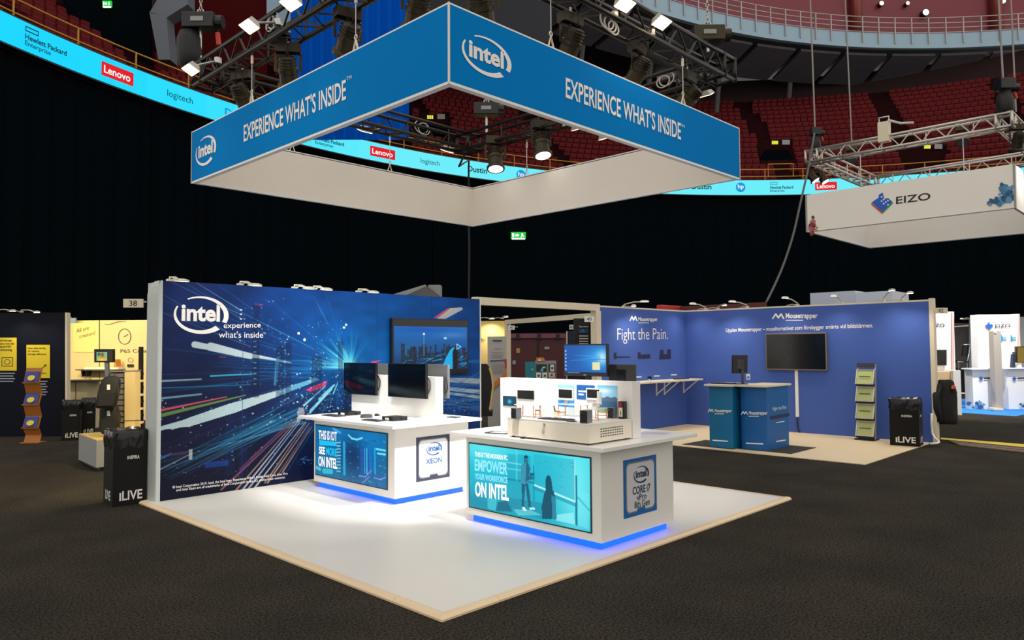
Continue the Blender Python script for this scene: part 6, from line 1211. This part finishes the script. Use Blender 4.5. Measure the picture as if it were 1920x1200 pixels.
# zigzag wooden brochure stand
m_wd = mat('orange_plywood', rgb(170, 104, 40), .5, var=.1, vscale=8); p = on(60.5, 830, z=0)
t = thing('brochure_stand', 'zigzag plywood brochure stand with blue leaflets by the navy wall', 'rack'); prof = [(-.02, .0), (.03, .14), (-.06, .29), (.02, .50), (-.06, .72), (.02, .92), (-.06, 1.13), (.02, 1.40)]
for i in range(len(prof)-1):
    (y0, z0), (y1, z1) = prof[i], prof[i+1]; MB().prism([(-.15, y0, z0+.004), (.15, y0, z0+.004), (.15, y1, z1), (-.15, y1, z1)], (0, .012, 0)).build('plywood_panel', m_wd, t)
for z in (.29, .72, 1.13):
    ye = -.06; MB().box((-.155, ye-.04, z-.015), (.155, ye+.01, z)).build('ledge', m_wd, t)
MB().box((-.17, -.12, .0015), (.17, .16, .012)).build('foot', m_wd, t)
m_lf = mat('leaflet_blue', rgb(44, 62, 150), .45)
for k, z in enumerate((.30, .73, 1.14)):
    lf = thing('leaflet', 'blue leaflet with yellow emblem on the zigzag plywood stand', 'leaflet', (0, 0, 0), 'leaflets on the plywood stand'); mm = .36 if k < 2 else .28
    MB().prism([(-.125, -.075, 0), (.125, -.075, 0), (.125, -.01, .19), (-.125, -.01, .19)], (0, -.006, 0)).build('sheet', m_lf, lf); MB().prism([(.07*math.cos(q), -.062+.022*math.sin(q), .075+.05*math.sin(q)) for q in np.linspace(0, 2*PI, 10, endpoint=False)], (0, -.010, 0)).build('emblem', mat('emblem_yellow', rgb(226, 206, 60), .5), lf)
    q = V((p.x, p.y, z+.002))+Matrix.Rotation(FR, 3, 'Z') @ V((0, -.005, 0)); place(lf, q, FR)
place(t, (p.x, p.y, 0), FR)
pq = on(124, 826, z=0)+HEAD*.16; bin_('black card waste bin by the navy wall, next to the plywood brochure stand', (pq.x, pq.y, 0), FR+.5, .31, .30, .73)
pq = on(149, 820, z=0)+HEAD*.30; bin_('black card waste bin by the navy wall, next to the low cabinet', (pq.x, pq.y, 0), FR+.5, .25, .30, .73)
# yellow-lit booth behind
DY = 18.4; m_yl = mat('cream_yellow_wall', rgb(222, 200, 140), .6, var=.04, vscale=.8)
yw = upright_d('booth_wall', 'cream-yellow booth wall with a drawn clock and note', 'booth wall', [(116, 601), (300, 800)], DY, .08, m_yl); slab_d('panel_joint', [(186, 800), (187, 800), (187, 600), (186, 600)], DY-.006, .008, m_dev, yw); PD = dict(d=DY-.02)
txtp(yw, 'wall_letters', 'P65 Creator', (225.6, 661.5), (291, 660.5), (225.6, 655), m_dev, 0.0, **PD)
def ring_d(parent, name, u, v, ru, rv, wd, d, mt):
    mb = MB(); n = 28; pts = []
    for i in range(n): q = 2*PI*i/n; pts += [on(u+ru*math.cos(q), v+rv*math.sin(q), d=d), on(u+(ru-wd)*math.cos(q), v+(rv-wd)*math.sin(q), d=d)]
    mb.add(pts, [(2*i, 2*i+1, (2*i+3) % (2*n), (2*i+2) % (2*n)) for i in range(n)]); return mb.build(name, mt, parent)
ring_d(yw, 'clock_ring', 233.4, 631, 12.2, 15, 1.3, DY-.02, m_dev); slab_d('clock_hand', [(232.5, 632.5), (240.5, 627), (240, 626), (232, 631)], DY-.02, .004, m_dev, yw); ring_d(yw, 'icon_ring', 244.5, 675, 5, 4.5, .7, DY-.02, m_dev); slab_d('icon_pill', [(239, 688.5), (250, 688.5), (251, 685.5), (250, 683), (239, 683), (238, 685.5)], DY-.02, .004, m_ink, yw)
slab_d('scribble', [(196, 607.5), (205, 608), (213, 605), (222, 602.5), (235, 602), (237, 601), (235, 603), (222, 604), (213, 606.5), (205, 609), (196, 608.5)], DY-.02, .004, m_dev, yw)
nt_ = thing('wall_note', 'large cream sheet with handwritten words on the yellow wall', 'note', tuple(on(162, 660, d=DY))); slab_d('sheet', [(138, 660), (185, 660), (185, 601.5), (138, 602)], DY-.025, .012, mat('note_cream', rgb(240, 214, 130), .6), nt_); PD = dict(d=DY-.03)
txtp(nt_, 'handwriting', 'All are', (143, 624.5), (166.5, 618), (143, 617), m_ink, 0.0, **PD); txtp(nt_, 'handwriting', 'creators!', (148.7, 634.4), (179, 627), (148.7, 627.5), m_ink, 0.0, **PD)
slab_d('name_sign', [(126, 605.5), (141.5, 604.5), (141.5, 596), (126, 597)], DY-.5, .05, mat('sign_blue_grey', rgb(110, 140, 160), .5), yw)
lab = upright_d('sideboard', 'cream sideboard standing below the yellow wall note', 'cabinet', [(120, 713.5), (163, 800)], 16.2, .5, mat('cream_cabinet', rgb(204, 192, 158), .5)); slab_d('worktop', [(119, 715), (192, 715.5), (192, 712.8), (119, 712.8)], 16.1, .6, m_dev, lab); slab_d('door_gap', [(141.3, 800), (142, 800), (142, 716), (141.3, 716)], 16.19, .01, m_dev, lab)
sh = thing('wall_shelf', 'dark-edged wall shelf on black brackets against the yellow wall', 'shelf', tuple(on(170, 700, d=DY-.1))); slab_d('board', [(141, 694.5), (215, 696), (215, 693.5), (141, 692.5)], DY-.4, .4, m_dev, sh)
for u in (153, 161): slab_d('bracket', [(u-1.5, 694), (u+2.2, 694), (u+1.2, 706), (u+.2, 706)], DY-.25, .2, m_black, sh)
for (lab_, a_, b_, v0, v1, mt_) in (('stack of cream paper boards on the dark-edged shelf', 157, 222, 688, 692.5, m_cream), ('small orange carton on the dark-edged shelf', 213, 218, 674, 689, mat('orange_card', (1, 1, 1)))): slab = slab_d('paper_stack' if a_ < 200 else 'carton', [(a_, v1), (b_, v1), (b_-2, v0), (a_+2, v0)], DY-.35, .25, mt_); tag(slab, lab_, 'paper' if a_ < 200 else 'carton')
# unseen warm lamps added behind the navy wall to light the yellow wall
for (u, pw, ua) in ((108, 300, 150), (60, 330, 215)): clamp_lamp(on(u, 596, d=15.15), on(u, 597, d=15.55), 'unseen warm lamp added on the back of the navy wall to light the yellow wall', 'unseen lamps added for the yellow booth', pw, on(ua, 640, d=18.4), (1, .80, .46))
clamp_lamp((3.9, 9.02, 2.45), (3.9, 9.4, 2.5), 'unseen warm lamp added on the back of the printed wall to light the low cabinet', 'unseen lamps added for the yellow booth', 420, (3.9, 11.2, .5), (1, .78, .42))  # unseen lamp, added to throw warm light on the cabinet's right face
# low cabinet with display tower and bags
A_, B_ = on(180, 885, z=0), on(147, 869, z=0); e1 = (B_-A_); L1 = e1.length; e1.normalize(); e2 = V((0, 0, 1)).cross(e1); e2 = -e2 if e2.dot(SIDE) < 0 else e2
cab = thing('low_cabinet', 'low grey cabinet with its top tinted as lit by warm lamps, beside the big waste bin', 'cabinet', tuple(A_)); L2 = 1.0; c_ = A_+e1*L1/2+e2*L2/2
MB().obox(c_+V((0, 0, .25)), e1*(L1/2), e2*(L2/2), V((0, 0, .19))).build('body', m_grey, cab); MB().obox(c_+V((0, 0, .031)), e1*(L1/2-.06), e2*(L2/2-.06), V((0, 0, .03))).build('plinth', m_dev, cab); MB().obox(c_+V((0, 0, .447)), e1*(L1/2), e2*(L2/2), V((0, 0, .006))).build('top', mat('warm_lit_top', rgb(232, 198, 110), .5), cab)  # top colour carries the warm lamp light falling on the grey cabinet
DT = 11.15; tw = thing('display_tower', 'grey slatted display panel with cream column standing on the low cabinet', 'display stand', tuple(on(228, 815, d=DT)))
slab_d('back_panel', [(206, 813), (234, 813), (234, 697), (206, 697)], DT, .05, m_dev, tw)
for i in range(11): v = 812-10.5*i; slab_d('slat', [(206, v), (233, v), (233, v-8), (206, v-8)], DT-.02, .02, mat('slat_grey', rgb(128, 124, 116), .5, var=.1), tw)
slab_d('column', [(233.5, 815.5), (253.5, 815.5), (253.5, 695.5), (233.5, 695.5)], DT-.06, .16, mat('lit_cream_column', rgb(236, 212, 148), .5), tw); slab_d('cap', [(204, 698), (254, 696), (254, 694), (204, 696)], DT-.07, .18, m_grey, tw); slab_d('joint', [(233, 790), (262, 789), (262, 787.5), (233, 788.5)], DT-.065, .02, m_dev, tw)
slab_d('hook_strip', [(258, 815), (266, 815), (266, 650), (260, 650)], DT+.2, .05, m_blackm, tw)
for i in range(9): slab_d('hook', [(255, 700+13*i), (266, 699+13*i), (266, 703+13*i), (257, 705+13*i)], DT+.1, .06, m_cream if i % 2 else m_black, tw)
st = thing('screen_stand', 'slim grey post carrying a small screen above the backpacks', 'stand', tuple(on(205, 815, d=11.0))); slab_d('post', [(203, 815), (208, 815), (202, 679), (195.5, 679)], 11.0, .05, mat('post_steel', rgb(120, 128, 130), .35, metal=.5), st); slab_d('case', [(176.5, 679.5), (212.5, 679.5), (212.5, 654.5), (176.5, 654.5)], 10.98, .05, m_black, st)
c5 = Canvas(1, .8, 26, 20); c5.a[:] = (120, 190, 160); c5.glow(.5, .2, .35, .35, (226, 170, 30), 1); c5.glow(.55, .55, .14, .2, (120, 50, 24), .9); c5.glow(.22, .6, .12, .15, (24, 34, 30), .9); c5.glow(.5, .08, .4, .12, (250, 214, 80), .9)
o5 = on(181, 676.5, d=10.97); c5.grid('picture', o5, on(201, 676.5, d=10.97)-o5, on(181, 660, d=10.97)-o5, print_mat('screen_picture', True), st); slab_d('side_bar', [(203, 677), (211, 677), (211, 657), (203, 657)], 10.975, .004, mat('bar_brown', rgb(54, 42, 30), .5), st)
m_bp = mat('backpack_black', rgb(26, 26, 24), .7, var=.15, vscale=12); m_bp2 = mat('backpack_olive', rgb(70, 62, 36), .6, var=.1)
def backpack(label, u, v, d, w_, h_, dep, lean, rz):
    t = thing('backpack', label, 'backpack'); rings = []
    for k, s_ in ((0, .80), (.06, .95), (.3, 1.0), (.7, .98), (.88, .86), (.97, .62), (1.0, .3)):
        ring = []
        for i in range(16):
            q = 2*PI*i/16; c_, s2 = math.cos(q), math.sin(q); m_ = (abs(c_)**4+abs(s2)**4)**.25; ring.append((c_/m_*w_/2*s_+lean*k*h_, s2/m_*dep/2*s_, k*h_))
        rings.append(ring)
    MB().loft(rings).build('bag_body', m_bp, t, smooth=True)
    MB().loft([[(x*w_/2*.8*s_+lean*z, -dep/2*y, z) for x, y in ((-1, .8), (1, .8), (.95, 1.25), (-.95, 1.25))] for z, s_ in ((h_*.08, .9), (h_*.3, 1), (h_*.48, .95))]).build('front_pocket', m_bp, t, smooth=False)
    MB().box((lean*h_*.62-.02, -dep*.53, h_*.58), (lean*h_*.62+.02, -dep*.5, h_*.74)).build('label_patch', m_white, t)
    for s_ in (-1, 1): MB().tube([(s_*w_*.32+lean*h_*.9, dep*.45, h_*.9), (s_*w_*.42+lean*h_*.5, dep*.75, h_*.55), (s_*w_*.36, dep*.5, h_*.1)], .018, 6).build('shoulder_strap', m_bp2, t, smooth=True)
    MB().tube([(-.04+lean*h_, 0, h_*.97), (-.03+lean*h_, 0, h_*1.08), (.03+lean*h_, 0, h_*1.08), (.04+lean*h_, 0, h_*.97)], .009, 6).build('grab_handle', m_bp2, t, smooth=True)
    MB().tube([(w_*.47*math.cos(a_)+lean*h_*(.5+.45*math.sin(a_)), -dep*.30, h_*(.5+.44*math.sin(a_))) for a_ in np.linspace(-.5, PI+.5, 14)], .008, 5).build('zip', m_bp2, t, smooth=True)
    p = on(u, v, d=d); return place(t, p, rz)
backpack('black backpack with white label hanging above the other bag on the slim post', 198, 765, 10.75, .28, .46, .16, .16, FR+.35); backpack('dark olive backpack hanging lowest on the slim post', 207, 813, 10.95, .26, .46, .15, -.05, FR+.3)
# the big waste bin beside the printed wall
a = on(210.5, 951, z=0); wv_ = .345; an = -.06; b = a+V((math.cos(an), math.sin(an), 0))*wv_; nrm = V((-math.sin(an), math.cos(an), 0)); c_ = (a+b)/2+nrm*.19; bin_('black card waste bin with crumpled bag right beside the end of the printed wall', (c_.x, c_.y, 0), an, wv_, .38, .80)
# ================================================================== RIGHT SIDE BOOTHS
DE = 18.8; m_ew = mat('booth_white', rgb(240, 240, 240), .5)
t = upright_d('booth_wall', 'white wall strip with blue-black letters behind the blue booth end', 'booth wall', [(1735, 584.5), (1788, 697)], DE, .25, m_ew); txtp(t, 'logo_letters', 'ZO', (1753.5, 613), (1771, 613), (1753.5, 606.5), m_ink, .01, d=DE-.01); slab_d('side_edge', [(1784.5, 697), (1789, 697), (1789, 584.5), (1784.5, 584.5)], DE-.02, .05, mat('rose_edge', rgb(226, 190, 186), .5), t)
t = thing('wall_screen', 'dark square screen on the white wall strip', 'screen', tuple(on(1764, 685, d=DE))); slab_d('case', [(1755.5, 685), (1775, 685), (1775, 656), (1755.5, 656)], DE-.06, .05, m_black, t); slab_d('glass', [(1756.5, 684), (1774, 684), (1774, 657), (1756.5, 657)], DE-.065, .004, m_gloss, t)
upright_d('display_desk', 'cream desk front below the dark square screen', 'desk', [(1754, 697), (1785, 760)], DE-.4, .35, mat('cream_desk', rgb(226, 196, 152), .5)); t = upright_d('promo_counter', 'pale white cabinet end beside the cream desk', 'counter', [(1787, 694.5), (1801, 772)], 18.3, .35, m_ew); slab_d('blue_print', [(1787, 772), (1795, 772), (1794, 760), (1790, 757), (1787, 762)], 18.38, .004, cb_[0], t)
cpt = MB(); cpt.add([on(1798, 773.5, z=.004), on(1905, 780.5, z=.004), on(1990, 762, z=.004), on(1990, 742, z=.004), on(1798, 748, z=.004)], [(0, 1, 2, 3, 4)]); tag(cpt.build('blue_carpet', mat('blue_carpet', rgb(20, 116, 200), .9, var=.08, vscale=4)), 'bright blue carpet of the white booth at the right', 'carpet')
DT2 = 20.3
ew = upright_d('booth_tower', 'tall white tower wall with cube logo on the blue carpet', 'booth wall', [(1831.5, 590), (1911, 768)], DT2, .3, m_ew); slab_d('edge', [(1908, 768), (1912, 768), (1912, 588.5), (1908, 588.5)], DT2-.02, .3, mat('rose_edge', (1, 1, 1)), ew); PD = dict(d=DT2-.03); cube_mark(ew, 1854.5, 611, 8, PD, False); txtp(ew, 'logo_letters', 'EIZO', (1866, 614.5), (1894.5, 613.5), (1866, 608), m_ink, .01, **PD)
for u in (1878, 1896): slab_d('arrow_print', [(u-1, 641), (u+2, 637), (u+9, 637), (u+9, 635), (u+3, 635), (u+3, 633), (u+9, 633), (u+9, 631.5), (u+2, 632), (u-1, 626)], DT2-.03, .004, mat('sky_ink', (1, 1, 1)), ew)
lc = upright_d('promo_counter', 'white counter with cube logo and blue splash on the blue carpet', 'counter', [(1823, 692), (1867, 767)], 19.9, .35, m_ew); cube_mark(lc, 1839.5, 709, 4.5, dict(d=19.87), False); slab_d('logo_bar', [(1845, 710.5), (1860, 710), (1860, 707.5), (1845, 708)], 19.87, .004, m_ink, lc); splat(lc, 1838, 760, 16, 6, cb_, dict(d=19.86), 1.3, .6); slab_d('worktop', [(1821, 693), (1868, 692.5), (1868, 690.5), (1821, 691)], 19.8, .45, m_ew, lc)
rc = upright_d('promo_counter', 'white counter with cube logo next to the painted pink glow and the grey column', 'counter', [(1889, 691), (1945, 768)], 19.9, .35, m_ew); cube_mark(rc, 1902, 709.5, 4.5, dict(d=19.87), False); slab_d('logo_bar', [(1908, 710.5), (1924, 710), (1924, 707.5), (1908, 708)], 19.87, .004, m_ink, rc); splat(rc, 1919, 758, 8, 4, cb_, dict(d=19.86)); slab_d('worktop', [(1884, 692), (1948, 691.5), (1948, 689.5), (1884, 690)], 19.8, .45, m_ew, rc)
m_pk = [mat('glow_pink', rgb(226, 60, 176), .6), mat('glow_violet', rgb(150, 90, 220), .6), mat('glow_magenta', rgb(240, 110, 200), .6)]; splat(ew, 1884, 752, 20, 4.5, m_pk, dict(d=DT2-.06), .6, 2)  # pink glow between the counters, put into coloured blots on the tower
gc = upright_d('leaning_column', 'slim grey column standing before the white tower', 'column', [(1862.5, 621), (1876.5, 768)], 19.5, .2, mat('column_grey', rgb(176, 168, 158), .6)); slab_d('foot', [(1864, 769.5), (1882, 769.5), (1881, 765.5), (1864, 765.5)], 19.4, .3, m_cream, gc); slab_d('cap_light', [(1864.5, 624.5), (1868, 624.5), (1868, 622), (1864.5, 622)], 19.48, .02, m_white, gc)
t = thing('desktop_monitor', 'olive-gold tinted monitor on the right white counter', 'monitor', tuple(on(1914, 690, d=19.9))); slab_d('case', [(1906, 680), (1935, 680), (1935, 649.5), (1906, 649.5)], 19.95, .08, m_black, t); slab_d('glass', [(1908, 679), (1934, 679), (1934, 651), (1908, 651)], 19.94, .01, mat('gold_glass', rgb(120, 100, 30), .3), t); slab_d('stand', [(1908, 691), (1916, 691), (1915, 679), (1909, 679)], 19.98, .05, m_white, t)
t = thing('paper_bag', 'dark slim bottle-like case beside the gold monitor', 'case', tuple(on(1901, 690, d=19.9))); slab_d('body', [(1898, 690.5), (1904, 690.5), (1903, 664), (1900, 664)], 19.95, .1, mat('navy_board', (1, 1, 1)), t); slab_d('cap', [(1900.5, 664), (1902.5, 664), (1902.5, 660), (1900.5, 660)], 19.97, .05, m_dev, t)
t = upright_d('dark_back_wall', 'dark grey back wall between the white booth walls', 'wall panel', [(1788, 606), (1834, 748)], 26, .1, mat('dark_back_grey', rgb(72, 66, 64), .6)); slab_d('base_band', [(1788, 742), (1834, 742), (1834, 690), (1788, 690)], 25.9, .1, m_black, t); slab_d('white_band', [(1788, 738.5), (1834, 738.5), (1834, 736), (1788, 736)], 25.85, .05, m_white, t)
slab_d('light_rail', [(1789, 613.5), (1816, 611.5), (1816, 609.5), (1789, 611.5)], 25.7, .1, m_cream, t); slab_d('print_panel', [(1820, 690), (1832, 690), (1832, 600), (1820, 600)], 25.7, .1, mat('panel_blue_grey', rgb(150, 164, 182), .5, var=.15, vscale=1), t); slab_d('orange_print', [(1823, 664), (1832, 664), (1832, 650), (1823, 652)], 25.6, .05, mat('terracotta_print', rgb(176, 104, 74), .6), t)
upright_d('grey_back_board', 'grey board behind the white tower at the far right', 'board', [(1908, 594), (1990, 700)], 24, .1, m_grey)
clamp_lamp(on(1822, 600, d=25.8), on(1803, 598, d=25.0), 'lit slim lamp on the dark wall beside the white tower', 'dark wall lamps')
p = on(1808, 742, d=24); t = thing('conference_chair', 'black chair with bright steel frame before the dark grey wall', 'chair', (p.x, p.y, 0)); slab_d('backrest', [(1804, 668), (1815, 668), (1816.5, 648), (1807, 648)], 24, .05, m_black, t); slab_d('seat', [(1797, 680), (1813, 680), (1813, 676), (1797, 676)], 23.8, .45, m_black, t)
MB().tube([on(1806, 646.5, d=23.95), on(1818, 646, d=23.95), on(1817, 662, d=23.95), on(1814, 676, d=23.95), on(1806, 679, d=23.8), on(1795, 678.5, d=23.6)], .02, 6).build('steel_frame', m_steel, t, smooth=True)
for (u, dd_) in ((1797, 23.8), (1813, 23.8), (1797, 24.2), (1813, 24.2)): q = on(u, 680, d=dd_); MB().cyl(q, V((q.x, q.y, .002)), .015, 6).build('leg', m_steel, t)
# jacket hanging on the end post
t = thing('jacket', 'black jacket with small orange patch hanging on the end post', 'jacket', tuple(on(1771, 795, d=13.2))); DJ = 13.15; rj = random.Random(4)
outline = [(712, 1762, 1772), (716, 1757, 1782), (724, 1754, 1789), (736, 1751, 1793), (748, 1748, 1793), (760, 1747, 1793), (772, 1750, 1793), (784, 1754, 1794), (793, 1757, 1794)]
rings = []
for v, ua, ub in outline:
    um, hw = (ua+ub)/2, (ub-ua)/2; ring = []
    for i in range(28):
        q = 2*PI*i/28; fold = 1+.10*math.sin(i*2.1+v*.25)+.05*rj.uniform(-1, 1); c_ = on(um+hw*math.cos(q)*(1+.05*math.sin(i*3+v)), v+(2*math.sin(i*1.9) if v > 785 else 0), d=DJ); ring.append(c_+HEAD*(.14*math.sin(q)*fold*min(1, hw/16)))
    rings.append(ring)
MB().loft(rings).build('coat_body', mat('jacket_black', rgb(18, 17, 17), .8, var=.2, vscale=10), t, smooth=True)
slab_d('orange_patch', [(1784, 729), (1791, 729), (1790, 722), (1785, 722)], DJ-.16, .01, mat('patch_orange', rgb(236, 90, 40), .5), t); MB().tube([on(1762, 790, d=DJ-.12), on(1757, 765, d=DJ-.14), on(1755, 740, d=DJ-.12), on(1762, 722, d=DJ-.06)], [.05, .06, .06, .05], 10).build('sleeve', mat('jacket_black', (1, 1, 1)), t, smooth=True)
MB().loft([[on(1779+9*math.cos(q)*k, v, d=DJ-.05)+HEAD*.10*math.sin(q)*k for q in np.linspace(0, 2*PI, 14, endpoint=False)] for v, k in ((736, .9), (724, 1.05), (716, .9), (712, .5))]).build('hood', mat('jacket_black', (1, 1, 1)), t, smooth=True)
t = thing('cable_stand', 'white cable and angled foot at the bottom of the end post', 'cable', tuple(on(1752, 830, z=0))); MB().tube([on(1747, 775, d=12.95), on(1746.5, 795, d=12.95), on(1748, 812, d=12.95), on(1752, 820, d=12.9), on(1761, 829, d=12.7), on(1757, 831, d=12.65), on(1744, 832, d=12.6)], .018, 6).build('cable', m_white, t, smooth=True)
# yellow tape and cable ramp on the floor
tp = MB(); tp.add([on(1764, 823.5, z=.006), on(2300, 874.5, z=.006), on(2300, 862.5, z=.006), on(1764, 820.5, z=.006)], [(0, 1, 2, 3)]); tag(tp.build('floor_tape', mat('yellow_tape', rgb(236, 206, 40), .5)), 'yellow floor tape running past the blue booth end', 'tape')
t = thing('cable_ramp', 'low brown cable ramp along the yellow floor tape', 'cable ramp', tuple(on(1850, 838, z=0))); a0, a1, b0_, b1_ = on(1778, 828, z=.004), on(1990, 849, z=.004), on(1990, 858, z=.004), on(1800, 836, z=.004)
MB().prism([a0, b1_, b0_, a1], (0, 0, .02)).build('ramp', mat('ramp_brown', rgb(112, 92, 76), .8, var=.2, vscale=10), t)
for i in range(10): k = (i+.5)/10; c_ = a0.lerp(a1, k).lerp(b1_.lerp(b0_, k), .5); MB().obox(c_+V((0, 0, .022)), SIDE*.05, HEAD*.03, V((0, 0, .003))).build('grip_pad', m_dev, t)
